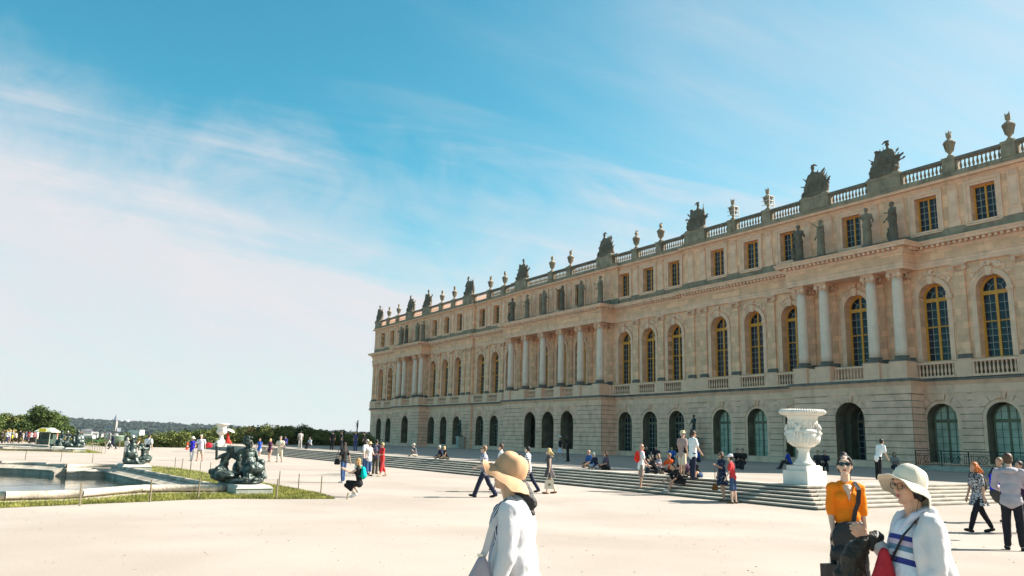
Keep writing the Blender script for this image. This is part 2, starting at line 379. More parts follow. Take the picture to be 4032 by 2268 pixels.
def sweep(path, prof, closed=False):
    """profile of (out, z) carried along a plan line; out is to the right of the way"""
    mb = MB(); n = len(path); P = [Vector((x, y)) for x, y in path]; rings = []
    for i in range(n):
        if closed: a, c = P[i-1], P[(i+1) % n]
        else: a, c = (P[i-1] if i else None), (P[i+1] if i < n-1 else None)
        d1 = (P[i]-a).normalized() if a is not None else None; d2 = (c-P[i]).normalized() if c is not None else None
        if d1 is None: d1 = d2
        if d2 is None: d2 = d1
        n1 = Vector((d1.y, -d1.x)); n2 = Vector((d2.y, -d2.x)); m = (n1+n2); m = m/max(.15, m.length_squared)*2 if m.length > 1e-4 else n1
        rings.append([(P[i].x+m.x*o, P[i].y+m.y*o, z) for o, z in prof])
    k = len(prof)
    for r in rings: mb.v += r
    for i in range(n if closed else n-1):
        a = i*k; b = ((i+1) % n)*k
        for j in range(k-1): mb.f.append((a+j, b+j, b+j+1, a+j+1))
    if not closed: mb.f.append(tuple(range(k))[::-1]); mb.f.append(tuple((n-1)*k+j for j in range(k)))
    return mb
def resample(path, step):
    out = [Vector(path[0])]; 
    for a, b in zip(path, path[1:]):
        a = Vector(a); b = Vector(b); m = max(1, int((b-a).length/step))
        for i in range(1, m+1): out.append(a.lerp(b, i/m))
    return [(p.x, p.y) for p in out]
def basin(BAS, label, name_w, slab, kerb_r=.115, grp=None):
    t = thing('stone_basin', label, 'fountain basin', (BAS[0][0], BAS[0][1], 0))
    off = Vector((BAS[0][0], BAS[0][1], 0))
    path = BAS+[BAS[0]]
    # rounded coping, built of separate lengths of marble
    prof = [(kerb_r*1.05*math.cos(a)+.0, .045+kerb_r*.95*(1+math.sin(a))) for a in [R(-90+30*i) for i in range(12)]]; prof = [(o, max(.0, z)) for o, z in prof]
    pts = resample(path, slab); 
    i = 0; seg = []
    acc = []; cur = [pts[0]]; ln = 0
    for a, b in zip(pts, pts[1:]):
        cur.append(b); ln += (Vector(a)-Vector(b)).length
        if ln > slab*.95: acc.append(cur); cur = [b]; ln = 0
    if len(cur) > 1: acc.append(cur)
    return t, off, acc, prof
def build_basin(BAS, label, slab, inner=.62, wz=-.32):
    t, off, acc, prof = basin(BAS, label, None, slab)
    for sg in acc:
        if max(p[1] for p in sg) < -64: continue
        d = (Vector(sg[1])-Vector(sg[0])).normalized()*.006; e = (Vector(sg[-1])-Vector(sg[-2])).normalized()*.006
        s2 = [(sg[0][0]+d.x, sg[0][1]+d.y)]+sg[1:-1]+[(sg[-1][0]-e.x, sg[-1][1]-e.y)]
        mb = sweep(s2, prof+[prof[0]]); mb.v = [tuple(Vector(v)-off) for v in mb.v]
        part('coping_stone', mb, S_KERB, t, smooth=True)
        # sloped lip and inner wall towards the water (water lies to the left of the way: out < 0)
        # decide side by testing
        mid = Vector(sg[len(sg)//2-1]).lerp(Vector(sg[len(sg)//2]), .5); dd = (Vector(sg[len(sg)//2])-Vector(sg[len(sg)//2-1])).normalized(); nr = Vector((dd.y, -dd.x))
        s = 1 if inpoly(mid.x+nr.x*.3, mid.y+nr.y*.3, BAS) else -1
        pr = [(s*.06, .10), (s*.16, .105), (s*(inner-.10), -.03), (s*inner, -.055), (s*inner, -.115), (s*(inner-.07), -.12), (s*(inner-.07), -.5), (s*.0, -.5)]
        if s < 0: pr = pr[::-1]
        mb = sweep(s2, pr+[pr[0]]); mb.v = [tuple(Vector(v)-off) for v in mb.v]
        part('lip_stone', mb, S_KERB, t)
    P2 = BAS
    wall = sweep(BAS+[BAS[0]], [(.02, -.1), (.02, -1.2), (-.02, -1.2), (-.02, -.1)]); wall.v = [tuple(Vector(v)-off) for v in wall.v]
    part('basin_wall', wall, S_MOSS, t)
    struct('water', poly_sheet(BAS, wz), WATER)
    return t
build_basin(BAS1, 'large weathered marble basin in the left foreground full of dark still water', 2.1)
build_basin(BAS2, 'farther marble basin at the far left, in front of the queueing crowd', 3.2)
# flagging and grass round the basins
GR1 = [(51.9, -49.0), (56.24-.0, -57.29), (55.63, -55.49), (55.04, -53.69), (54.6, -52.6), (54.5, -51.2), (54.97, -49.98), (55.25, -48.15), (53.2, -47.93), (50.2, -47.98), (44.5, -48.3), (36.0, -48.55), (31.5, -48.95), (29.3, -49.9), (28.2, -51.6), (27.0, -54.2), (25.6, -57.2), (25.6, -80), (56.3, -80)]
GR1 = [(56.3, -80)]+GR1[1:]
GR1 = [p for p in GR1 if p != (56.3, -80)]; GR1 = [(56.3, -80)]+[p for p in GR1 if p[1] > -79]+[(25.6, -80)]
GR2 = [(-4.6, -80), (-4.8, -57.3), (-3.2, -54.4), (-1.0, -52.4), (.6, -49.75), (-8, -49.9), (-19, -50), (-22.5, -51.5), (-27, -53.5), (-33, -57), (-33, -80)]
FL1 = [(BAS1[i][0], BAS1[i][1]) for i in range(len(BAS1))]
def grow(P, d):
    n = len(P); A = sum(P[i][0]*P[(i+1) % n][1]-P[(i+1) % n][0]*P[i][1] for i in range(n)); s = 1 if A > 0 else -1; out = []
    for i in range(n):
        a, b, c = Vector(P[i-1]), Vector(P[i]), Vector(P[(i+1) % n]); d1 = (b-a).normalized(); d2 = (c-b).normalized()
        m = Vector((d1.y+d2.y, -d1.x-d2.x)); m = m/max(.4, m.length_squared)*2*d*s; out.append((b.x+m.x, b.y+m.y))
    return out
struct('flagstones', poly_sheet(grow(BAS1, .62), .012, [BAS1]), S_KERB)
struct('flagstones', poly_sheet(grow(BAS2, .6), .012, [BAS2]), S_KERB)
TURF = mat('turf', (.13, .14, .035), .95, .35, 2.5, .6, 60)
struct('turf', poly_sheet(GR1, .006, [BAS1]), TURF)
struct('turf', poly_sheet(GR2, .006, [BAS2]), TURF)
def grass(P, BAS, n, h, xr, yr):
    FL = grow(BAS, .66); vs = []; fs = []; k = 0; tries = 0
    while k < n and tries < n*30:
        tries += 1; x = random.uniform(*xr); y = random.uniform(*yr)
        if not inpoly(x, y, P) or inpoly(x, y, FL):
            if not (random.random() < .12 and inpoly(x+random.uniform(-.09, .09), y+random.uniform(-.09, .09), P) and not inpoly(x, y, BAS)): continue
        a = random.uniform(0, PI); w = random.uniform(.006, .013); hh = h*random.uniform(.5, 1.3); lx = random.uniform(-.6, .6)*hh; ly = random.uniform(-.6, .6)*hh
        o = len(vs); ca, sa = math.cos(a)*w, math.sin(a)*w; z = gz(x, y)*0
        vs += [(x-ca, y-sa, z), (x+ca, y+sa, z), (x+lx, y+ly, z+hh)]; fs.append((o, o+1, o+2)); k += 1
    mb = MB(); mb.v = vs; mb.f = fs; return mb
GRASSM = mat('grass blades', (.15, .17, .035), .8, .4, 1.2, col2=(.34, .33, .085), spec=.2)
struct('grass', grass(GR1, BAS1, 42000, .075, (44, 56.5), (-57.6, -47.9)), GRASSM, kind='stuff')
struct('grass', grass(GR1, BAS1, 9000, .09, (26, 44), (-58, -48.3)), GRASSM, kind='stuff')
struct('grass', grass(GR2, BAS2, 5000, .10, (-20, 1), (-58, -49.6)), GRASSM, kind='stuff')
# ================================================================= the palace
PAL = thing('palace', 'long three storey cream limestone palace with arched windows, columned porticoes and a statue lined balustrade', 'palace', (0, 0, 0))
HW = .0
WX = [0, 3.93, 12.04, 16.04, 20.04, 26.46, 30.68, 34.9, 41.26, 47.62, 51.84, 56.06]
WINX = sorted(set([-x for x in WX]+WX))
def is_port(x): return abs(x) < 4.5 or abs(abs(x)-41.26) < .1
def plane(x): return -.33 if abs(x) > 22.05 else 0.0
EX = 60.0
# heights
Z_STR0, Z_LEDGE, Z_PED, Z_SILL = 6.05, 7.13, 8.22, 8.40
Z_SPR, Z_CAPB, Z_ENT, Z_COR = 13.15, 14.68, 15.30, 17.28
Z_ATC, Z_BAL0, Z_BAL1 = 21.35, 22.15, 23.30
AW, GWR = 1.06, 1.36                     # half widths of the arched openings
G_SPR = 4.22                             # springing of the ground floor arches
def arcp(cx, zc, r, a0, a1, n): return [(cx+r*math.cos(R(a0+(a1-a0)*i/n)), zc+r*math.sin(R(a0+(a1-a0)*i/n))) for i in range(n+1)]
def wall_bay(mb, x0, x1, z0, z1, y, cx=None, r=None, zs=None, zb=None, dep=.6, n=12, rect=None):
    """a stretch of wall face with an arched (or square) opening and its reveals"""
    def q(a, b, c, d): mb.add([a, b, c, d], [(0, 1, 2, 3)])
    if cx is None:
        q((x0, y, z0), (x1, y, z0), (x1, y, z1), (x0, y, z1)); return
    a, b = cx-r, cx+r
    if a > x0+1e-4: q((x0, y, z0), (a, y, z0), (a, y, z1), (x0, y, z1))
    if b < x1-1e-4: q((b, y, z0), (x1, y, z0), (x1, y, z1), (b, y, z1))
    if zb > z0+1e-4: q((a, y, z0), (b, y, z0), (b, y, zb), (a, y, zb)); q((a, y, zb), (b, y, zb), (b, y+dep, zb), (a, y+dep, zb))
    if rect:
        zt = rect; q((a, y, zt), (b, y, zt), (b, y, z1), (a, y, z1)); q((a, y, zt), (a, y+dep, zt), (b, y+dep, zt), (b, y, zt))
        q((a, y, zb), (a, y+dep, zb), (a, y+dep, zt), (a, y, zt)); q((b, y, zb), (b, y, zt), (b, y+dep, zt), (b, y+dep, zb)); return
    P = arcp(cx, zs, r, 180, 0, n)
    for (xa, za), (xb, zb_) in zip(P, P[1:]):
        q((xa, y, za), (xb, y, zb_), (xb, y, z1), (xa, y, z1)); q((xa, y, za), (xa, y+dep, za), (xb, y+dep, zb_), (xb, y, zb_))
    q((a, y, zb), (a, y+dep, zb), (a, y+dep, zs), (a, y, zs)); q((b, y, zb), (b, y, zs), (b, y+dep, zs), (b, y+dep, zb))
def bays(x0, x1):
    xs = [x for x in WINX if x0 < x < x1]; ed = [x0]+[(a+b)/2 for a, b in zip(xs, xs[1:])]+[x1]
    return [(ed[i], ed[i+1], xs[i]) for i in range(len(xs))]
SECT = [(-EX, -22.05), (-22.05, 22.05), (22.05, EX)]
PORT = [(-46.4, -36.12), (-10.35, 10.35), (36.12, 46.4)]
PY = -1.95
# --- walls, storey by storey
for x0, x1 in SECT:
    y = plane((x0+x1)/2)
    m = MB()
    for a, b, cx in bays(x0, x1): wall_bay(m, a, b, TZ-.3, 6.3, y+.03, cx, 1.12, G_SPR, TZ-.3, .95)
    part('ground_floor_wall', m, S_JOINT_SHADE, PAL)
    m = MB()
    for a, b, cx in bays(x0, x1): wall_bay(m, a, b, 7.0, 15.6, y, cx, AW, Z_SPR, Z_SILL, .62)
    if x1-x0 > 0: pass
    part('first_floor_wall', m, S_WALL, PAL)
    m = MB()
    for a, b, cx in bays(x0, x1): wall_bay(m, a, b, 17.0, 22.2, y, cx, .86, 0, 18.18, .5, rect=20.82)
    part('attic_wall', m, S_WALL, PAL)
for x, s in ((-22.05, 1), (22.05, -1)):      # the shallow returns between sections
    m = MB(); m.box(min(x, x+s*.02), max(x, x+s*.02), -.33, .03, 0, 22.2); part('return_wall', m, S_WALL, PAL)
# porticoes: projecting ground floor with open arches, columns above
for x0, x1 in PORT:
    c = (x0+x1)/2; m = MB(); cxs = [x for x in WINX if x0 < x < x1 and is_port(x)]
    ed = [x0]+[(a+b)/2 for a, b in zip(cxs, cxs[1:])]+[x1]
    for i, cx in enumerate(cxs): wall_bay(m, ed[i], ed[i+1], TZ-.3, 6.3, PY+.03, cx, 1.28, G_SPR, TZ-.3, 1.0, n=14)
    y1 = plane(c)
    for x, s in ((x0, 1), (x1, -1)): m.box(min(x, x+s*.9), max(x, x+s*.9), PY+.03, y1+.03, TZ-.3, 6.3)
    m.box(x0, x1, PY+.05, y1, 5.98, 6.3)
    part('portico_wall', m, S_JOINT_SHADE, PAL)
    m = MB(); m.box(x0+.1, x1-.1, PY+.1, y1+.1, 7.0, 7.3); part('portico_floor', m, S_TRIM, PAL)
    m = MB(); m.box(x0+.15, x1-.15, PY+.2, y1+.05, 15.32, 15.5); part('portico_soffit', m, S_TRIM, PAL)
# solid body behind
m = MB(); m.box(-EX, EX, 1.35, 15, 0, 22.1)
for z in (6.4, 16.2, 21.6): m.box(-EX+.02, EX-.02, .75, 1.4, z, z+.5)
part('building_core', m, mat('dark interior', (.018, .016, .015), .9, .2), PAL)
m = MB(); m.box(-EX, -EX+.05, -.30, 15, 0, 22.2); m.box(EX-.05, EX, -.30, 15, 0, 22.2); part('end_wall', m, S_WALL, PAL)
m = MB(); m.box(-EX, EX, -.2, 15, 22.0, 22.14); part('roof', m, mat('lead roof', (.18, .18, .18), .6), PAL)
# the wing that carries the palace on, outside the picture to the right
m = MB(); m.box(EX+.01, 118, 8.0, 14, 0, 22.0); m.box(EX+.01, 118, 7.6, 14.5, 22.001, 23.3); part('south_wing', m, S_WALL, PAL)
# --- mouldings that run the whole length and step round the porticoes
def ln(px, py=PY, end=10):
    P = [(-EX, end), (-EX, -.33)]
    for (a, b), yy in zip(PORT, (-.33, 0, -.33)):
        if a < -22: P += [(a-px, yy), (a-px, py), (b+px, py), (b+px, yy), (-22.05, -.33), (-22.05, 0)]
        elif a < 0: P += [(a-px, 0), (a-px, py), (b+px, py), (b+px, 0), (22.05, 0), (22.05, -.33)]
        else: P += [(a-px, yy), (a-px, py), (b+px, py), (b+px, yy), (EX, -.33), (EX, end)]
    return P
def run(name, path, prof, m, smooth=False): return part(name, sweep(path, prof+[prof[0]]), m, PAL)
L0 = ln(0)
run('plinth', L0, [(-.2, TZ-.2), (.07, TZ-.2), (.07, 1.12), (-.2, 1.16)], S_RUST)
run('string_course', L0, [(-.2, 6.02), (.03, 6.02), (.06, 6.10), (.06, 6.62), (.10, 6.66), (.16, 6.74), (.26, 6.86), (.34, 6.92), (-.2, 6.93)], S_TRIM)
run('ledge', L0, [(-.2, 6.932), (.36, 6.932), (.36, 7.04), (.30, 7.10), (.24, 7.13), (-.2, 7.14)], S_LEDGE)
EB = Z_ENT
run('architrave', L0, [(-.15, EB), (.20, EB), (.20, EB+.22), (.23, EB+.24), (.23, EB+.46), (.29, EB+.50), (.31, EB+.58), (-.15, EB+.58)], S_TRIM)
run('frieze', L0, [(-.15, EB+.582), (.20, EB+.582), (.20, EB+1.18), (-.15, EB+1.18)], S_WALL)
run('main_cornice', L0, [(-.15, EB+1.182), (.26, EB+1.182), (.31, EB+1.30), (.36, EB+1.46), (.36, EB+1.60), (.78, EB+1.62), (.80, EB+1.76), (.88, EB+1.86), (.92, EB+1.96), (-.15, EB+1.99)], S_TRIM)
run('cornice_capping', L0, [(-.15, EB+1.992), (.90, EB+1.965), (.60, EB+2.04), (-.15, EB+2.10)], S_LEDGE)
# attic: plinth, cornice (with small steps over the middle) and parapet
LA = [(-EX+.35, 10), (-EX+.35, -.33), (-22.05, -.33), (-22.05, 0), (-11.2, 0), (-11.2, -.28), (11.2, -.28), (11.2, 0), (22.05, 0), (22.05, -.33), (EX-.35, -.33), (EX-.35, 10)]
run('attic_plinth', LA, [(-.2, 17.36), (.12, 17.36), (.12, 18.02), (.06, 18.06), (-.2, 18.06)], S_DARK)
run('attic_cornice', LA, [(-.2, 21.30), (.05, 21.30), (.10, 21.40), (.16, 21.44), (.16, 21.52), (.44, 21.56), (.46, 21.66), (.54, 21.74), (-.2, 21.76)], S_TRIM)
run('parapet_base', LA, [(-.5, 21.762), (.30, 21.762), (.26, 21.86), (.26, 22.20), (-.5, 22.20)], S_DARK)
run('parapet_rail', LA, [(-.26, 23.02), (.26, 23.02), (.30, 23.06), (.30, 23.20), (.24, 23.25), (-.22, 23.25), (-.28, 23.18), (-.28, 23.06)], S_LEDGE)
# modillions under the cornice (thousands of small teeth: one piece)
def teeth(path, out, z0, z1, w, gap, dep):
    mb = MB()
    for a, b in zip(path, path[1:]):
        a = Vector(a); b = Vector(b); d = b-a; L_ = d.length
        if L_ < .5 or abs(d.y) > abs(d.x) and L_ > 5: continue
        d /= L_; nr = Vector((d.y, -d.x)); k = int(L_/gap)
        for i in range(k):
            c = a+d*(L_*(i+.5)/k)+nr*(out+dep/2); u = d*(w/2); v = nr*(dep/2)
            p = [c-u-v, c+u-v, c+u+v, c-u+v]
            mb.add([(q.x, q.y, z0) for q in p]+[(q.x, q.y, z1) for q in p], [(3, 2, 1, 0), (4, 5, 6, 7), (0, 1, 5, 4), (1, 2, 6, 5), (2, 3, 7, 6), (3, 0, 4, 7)])
    return mb
o = part('dentils', teeth(L0, .355, EB+1.42, EB+1.598, .20, .40, .34), S_TRIM, PAL); o['kind'] = 'stuff'
# --- rusticated courses: blocks that stand proud, joints recessed
COURSES = [1.14+.486*i for i in range(11)]; RG = .022
def solid_edges(x0, x1, cxs, r, z):
    """stretches of wall between openings of radius r at height z"""
    segs = []; x = x0
    for c in cxs:
        h = r if z <= G_SPR else (math.sqrt(max(0, r*r-(z-G_SPR)**2)) if z < G_SPR+r else 0)
        if h > 0: segs.append((x, c-h)); x = c+h
    segs.append((x, x1)); return segs
def courses(x0, x1, cxs, y, r, rv=.41):
    for i, z0 in enumerate(COURSES[:-1]):
        z1 = COURSES[i+1]; zz = [z0+RG+(z1-z0-2*RG)*k/4 for k in range(5)]
        R_ = r+.004 if z0 < G_SPR+.35 else r+rv     # above the haunch the blocks stop at the voussoirs
        cols = [solid_edges(x0, x1, cxs, R_, z) for z in zz]
        if len({len(c) for c in cols}) != 1:
            R_k = max(len(c) for c in cols)
            zz2 = [z for z, c in zip(zz, cols) if True]
            # arch head closes inside this course: use straight edges
            cols = [solid_edges(x0, x1, cxs, R_, zz[0]) for z in zz]
        for k in range(len(cols[0])):
            A = [(c[k][0]+.001, z) for c, z in zip(cols, zz)]; B = [(c[k][1]-.001, z) for c, z in zip(cols, zz)]
            if min(b[0]-a[0] for a, b in zip(A, B)) < .1: continue
            flat = all(abs(a[0]-A[0][0]) < 1e-6 for a in A) and all(abs(b[0]-B[0][0]) < 1e-6 for b in B)
            if flat: A = [A[0], A[-1]]; B = [B[0], B[-1]]
            mb = MB(); e = random.uniform(-.008, .006); mb.prism(A[::-1]+B, y-.035+e, y+.06)
            part('stone_course', mb, S_RUST, PAL)
def voussoirs(cx, y, r, l=.62):
    A = [38, 58, 76.5, 103.5, 122, 142]
    for i in range(5):
        a0, a1 = A[i]+.9, A[i+1]-.9; ro = r+l*(1.0 if i != 2 else 1.0)
        zl = (COURSES[8]+RG-G_SPR); b0, b1 = a0, a1      # the lowest voussoirs sit square on the course below
        if i == 0: a0 = math.degrees(math.asin(zl/(r+.006))); b0 = math.degrees(math.asin(zl/(r+.40)))
        if i == 4: a1 = 180-math.degrees(math.asin(zl/(r+.006))); b1 = 180-math.degrees(math.asin(zl/(r+.40)))
        P = arcp(cx, G_SPR, r+.006, a0, a1, 4); top = 6.0
        Q = []
        for (px, pz), a in zip(P[::-1], [b1+(b0-b1)*k/4 for k in range(5)]):
            ax, az = math.cos(R(a)), math.sin(R(a)); t = min(r+.40 if i in (0, 4) else 9, (top-G_SPR)/max(.2, az)); Q.append((cx+ax*t, G_SPR+az*t))
        mb = MB(); pr = .06 if i != 2 else .16
        mb.prism(P+Q, y-pr+random.uniform(-.008, .008), y+.06)
        if i == 2:                       # carved head on the keystone
            mb2 = MB(); part('keystone', mb, S_TRIM, PAL)
            KEYS.append((cx, y-.16, G_SPR+r+.22))
        else: part('voussoir', mb, S_RUST, PAL)
KEYS = []
def spandrel_stone(cx, y, r):
    m = MB(); A = arcp(cx, G_SPR, r+.36, 35, 145, 12)
    for (xa, za), (xb, zb) in zip(A, A[1:]): m.add([(xa, y-.006, za), (xa, y-.006, 6.02), (xb, y-.006, 6.02), (xb, y-.006, zb)], [(0, 1, 2, 3)])
    for s in (-1, 1): a, b = sorted((cx+s*(A[0][0]-cx), cx+s*1.93)); m.add([(a, y-.006, G_SPR+.8), (b, y-.006, G_SPR+.8), (b, y-.006, 6.02), (a, y-.006, 6.02)], [(0, 1, 2, 3)])
    part('spandrel_stone', m, S_RUST, PAL)
for x0, x1 in SECT:
    y = plane((x0+x1)/2); cuts = [x for x in PORT if x0 <= x[0] and x[1] <= x1][0]
    for a, b in ((x0, cuts[0]), (cuts[1], x1)):
        cxs = [x for x in WINX if a < x < b]; courses(a, b, cxs, y, GWR)
        for c in cxs: voussoirs(c, y, GWR); spandrel_stone(c, y, GWR)
        for c in cxs:                     # stepped order inside each opening
            mb = MB()
            O = [(c+GWR, TZ)]+arcp(c, G_SPR, GWR, 0, 180, 14)+[(c-GWR, TZ)]; I = [(c+GWR-.25, TZ)]+arcp(c, G_SPR, GWR-.25, 0, 180, 14)+[(c-GWR+.25, TZ)]
            for k in range(len(O)-1):
                (ax, az), (bx, bz), (cx_, cz), (dx, dz) = O[k], O[k+1], I[k+1], I[k]
                mb.add([(ax, y+.02, az), (bx, y+.02, bz), (cx_, y+.02, cz), (dx, y+.02, dz)], [(0, 1, 2, 3)])
            part('arch_order', mb, S_TRIM, PAL)
    c0, c1 = cuts; cxs = [x for x in WINX if c0 < x < c1 and is_port(x)]
    courses(c0, c1, cxs, PY, 1.28)
    for c in cxs: voussoirs(c, PY, 1.28); spandrel_stone(c, PY, 1.28)
    for xx in (c0, c1):                   # sides of the portico
        for i, z0 in enumerate(COURSES[:-1]):
            mb = MB(); z1 = COURSES[i+1]; s = 1 if xx == c1 else -1
            mb.box(*sorted((xx+s*.035, xx-s*.05)), PY+.07, y-.02, z0+RG, z1-RG); part('stone_course', mb, S_RUST, PAL)
# keystone heads
kb = Blob(); kb.ell((0, 0, 0), (.14, .14, .19)).ell((0, -.12, -.02), (.035, .07, .05)).ell((-.10, -.04, .12), (.08, .09, .09)).ell((.10, -.04, .12), (.08, .09, .09)).ell((0, -.07, -.18), (.08, .08, .10))
for i, k in enumerate(KEYS):
    if i == 0: k0 = kb.make('carved_mask', S_TRIM, PAL, k, vox=.03, sm=1)
    else: obj('carved_mask', k0.data, PAL, k)
# --- first floor: pilasters, columns, archivolts
PIL = [14.04, 18.04]
PILX = [9.55, 5.85, 1.965] + PIL + [22.86, 24.5, 28.57, 32.79, 36.95, 39.1, 43.42, 45.57, 49.73, 53.95, 58.05, 59.35]
PILX = sorted([-x for x in PILX]+PILX)
COLX = [1.965, 5.85, 9.5]; COLP = [36.91, 39.11, 43.41, 45.61]
GILT = mat('ochre painted joinery', (.70, .295, .035), .5, .12, 5, .1, 40)
PALEBAR = mat('pale glazing bar', (.42, .38, .29), .5, .1)
GLASS = mat('dark window glass', (.010, .010, .016), .10, .5, .9, spec=.2, col2=(.035, .036, .06))
CURT = mat('blinded window glass', (.42, .43, .33), .35, .2, 1.2, spec=.15, col2=(.62, .61, .48))
GREY_J = mat('grey green joinery', (.17, .15, .085), .6, .15)
m = MB(); w = .41; m.box(-w, w, -.17, .05, 8.76, Z_CAPB); PSH = m.mesh('pilaster', S_WALL)
m = MB(); m.box(-w-.09, w+.09, -.27, .05, 8.40, 8.52); m.box(-w-.05, w+.05, -.23, .05, 8.522, 8.62); m.box(-w-.07, w+.07, -.25, .05, 8.622, 8.70); m.box(-w-.02, w+.02, -.20, .05, 8.702, 8.758); PBS = m.mesh('pilaster_base', S_LEDGE)
m = MB(); m.box(-w-.14, w+.14, -.40, .05, 7.13, 8.32); m.box(-w-.18, w+.18, -.44, .05, 8.322, 8.398); PPD = m.mesh('pedestal', S_TRIM)
def capital(depth, rnd=False):        # Ionic capital with corner volutes and hanging swags
    m = MB(); m.box(-.56, .56, -depth-.12, .05 if not rnd else depth+.12, .50, .62)
    m.box(-.47, .47, -depth-.04, .05 if not rnd else depth+.04, .40, .498)
    ys = (-depth-.02,) if not rnd else (-depth-.02, depth+.02)
    for y in ys:
        for x in (-.44, .44):
            m.add(*_disc(x, y, .28, .17, .13)); m.add(*_disc(x, y-.02*(1 if y < 0 else -1), .28, .09, .17))
    for i in range(7):                # swag under the volutes
        t = i/6; x = -.34+.68*t; z = .10+.14*(2*t-1)**2; m.lathe([(0, -.05), (.055, -.03), (.06, .02), (0, .05)], 6, (x, -depth-.03, z))
    for x in (-.36, .36): m.tube([(x, -depth-.03, .2), (x, -depth-.03, -.12)], [.055, .03], 6)
    return m
def _disc(x, y, z, r, t):
    vs = []; n = 12
    for s in (-t/2, t/2):
        for k in range(n): vs.append((x+r*math.cos(2*PI*k/n), y+s, z+r*math.sin(2*PI*k/n)))
    return vs, [tuple(range(n)), tuple(range(2*n-1, n-1, -1))]+[(k, k+n, (k+1) % n+n, (k+1) % n) for k in range(n)]
PCA = capital(.17).mesh('capital', S_TRIM)
for x in PILX:
    y = plane(x)
    obj('pilaster', PSH, PAL, (x, y, 0)); obj('pilaster_base', PBS, PAL, (x, y, 0)); obj('capital', PCA, PAL, (x, y, Z_CAPB))
    if not any(a < x < b for a, b in PORT): obj('pedestal', PPD, PAL, (x, y, 0))
m = MB(); prof = [(.43-.055*t**1.8, 8.84+(Z_CAPB-8.84)*t) for t in [i/10 for i in range(11)]]
m.lathe(prof, 28); CSH = m.mesh('column', S_COL, True)
m = MB(); m.box(-.56, .56, -.56, .56, 8.40, 8.54); m.lathe([(.54, 8.54), (.56, 8.60), (.52, 8.66), (.47, 8.68), (.46, 8.74), (.50, 8.78), (.49, 8.83), (.44, 8.85)], 24); CBS = m.mesh('column_base', S_LEDGE)
m = capital(.40, True); m.lathe([(.385, -.01), (.42, .05), (.38, .1), (.40, .42)], 20); CCA = m.mesh('column_capital', S_TRIM)
m = MB(); m.box(-.66, .66, -.62, .62, 7.14, 8.32); m.box(-.70, .70, -.66, .66, 8.322, 8.398); CPD = m.mesh('column_pedestal', S_TRIM)
CY = -1.45
for x in sorted([-c for c in COLX]+COLX+[-c for c in COLP]+COLP):
    for nm, me, z in (('column', CSH, 0), ('column_base', CBS, 0), ('column_capital', CCA, Z_CAPB), ('column_pedestal', CPD, 0)): obj(nm, me, PAL, (x, CY, z))
# blind pieces between the coupled columns and at the portico ends
def block(name, x0, x1, y0, y1, z0, z1, m=S_TRIM):
    mb = MB(); mb.box(x0, x1, y0, y1, z0, z1); return part(name, mb, m, PAL)
for s in (-1, 1):
    a, b = sorted((s*6.55, s*8.82)); block('parapet_panel', a+.002, b-.002, CY-.42, CY+.3, 7.142, 8.30)
    for c in (38.01, 44.51): block('parapet_panel', s*c-.43, s*c+.43, CY-.42, CY+.3, 7.142, 8.30)
    for xx in (s*10.28,): block('portico_side_parapet', min(xx, xx-s*.4), max(xx, xx-s*.4), CY+.64, -.46, 7.142, 8.30)
for c in (-46.32, -36.2, 36.2, 46.32):
    s = 1 if c in (-36.2, 46.32) else -1; block('portico_side_parapet', min(c, c-s*.4), max(c, c-s*.4), CY+.64, -.8, 7.142, 8.30)
# low parapet of pedestals, rails and balusters in front of each window
m = MB(); m.lathe([(.085, 0), (.085, .05), (.05, .08), (.045, .13), (.075, .22), (.09, .32), (.075, .42), (.045, .56), (.04, .66), (.06, .70), (.05, .73), (.08, .76), (.08, .80)], 10); BALM = m.mesh('baluster', S_TRIM, True)
BALS = []                              # (x, y, z, scale z)
def balcony(x0, x1, y, z0=7.14, z1=8.30, name='balcony'):
    m = MB(); m.box(x0, x1, y-.13, y+.13, z0, z0+.14); m.box(x0, x1, y-.15, y+.15, z1-.16, z1); part(name+'_rail', m, S_TRIM, PAL)
    e = .14
    for xx in (x0, x1): block(name+'_post', min(xx, xx+(e if xx == x0 else -e)), max(xx, xx+(e if xx == x0 else -e)), y-.11, y+.11, z0+.142, z1-.162)
    n = int((x1-x0-2*e)/.27)
    for i in range(n): BALS.append((x0+e+(x1-x0-2*e)*(i+.5)/n, y, z0+.14, (z1-z0-.30)/.80))
for x in WINX:
    y = plane(x)
    if is_port(x): balcony(x-1.22 if abs(x) < 5 else x-1.42, x+1.22 if abs(x) < 5 else x+1.42, CY)
    else:
        l = max([p for p in PILX if p < x]); r = min([p for p in PILX if p > x]); l += .56; r -= .56
        if x-l > 1.7: l = x-1.5
        if r-x > 1.7: r = x+1.5
        if x-l < 1.0: l = x-1.2
        if r-x < 1.0: r = x+1.2
        if any(a < l-.3 < b for a, b in PORT) or any(a < r+.3 < b for a, b in PORT): pass
        balcony(l, r, y-.28); block('balcony_shade_panel', l, r, y-.012, y-.004, 7.142, 8.36, S_JOINT_SHADE)  # added dark panel paints the shade between the balusters
        if r+.3 < min([p for p in PILX if p > x])-.6: block('parapet_panel', r+.004, min([p for p in PILX if p > x])-.556, y-.40, y-.02, 7.142, 8.30)
        if l-.3 > max([p for p in PILX if p < x])+.6: block('parapet_panel', max([p for p in PILX if p < x])+.556, l-.004, y-.40, y-.02, 7.142, 8.30)
for s in (-1, 1): block('parapet_panel', *sorted((s*23.43, s*23.93)), -.33-.40, -.35, 7.142, 8.30); block('parapet_panel', *sorted((s*21.24, s*22.28)), -.42, -.02, 7.142, 8.30)
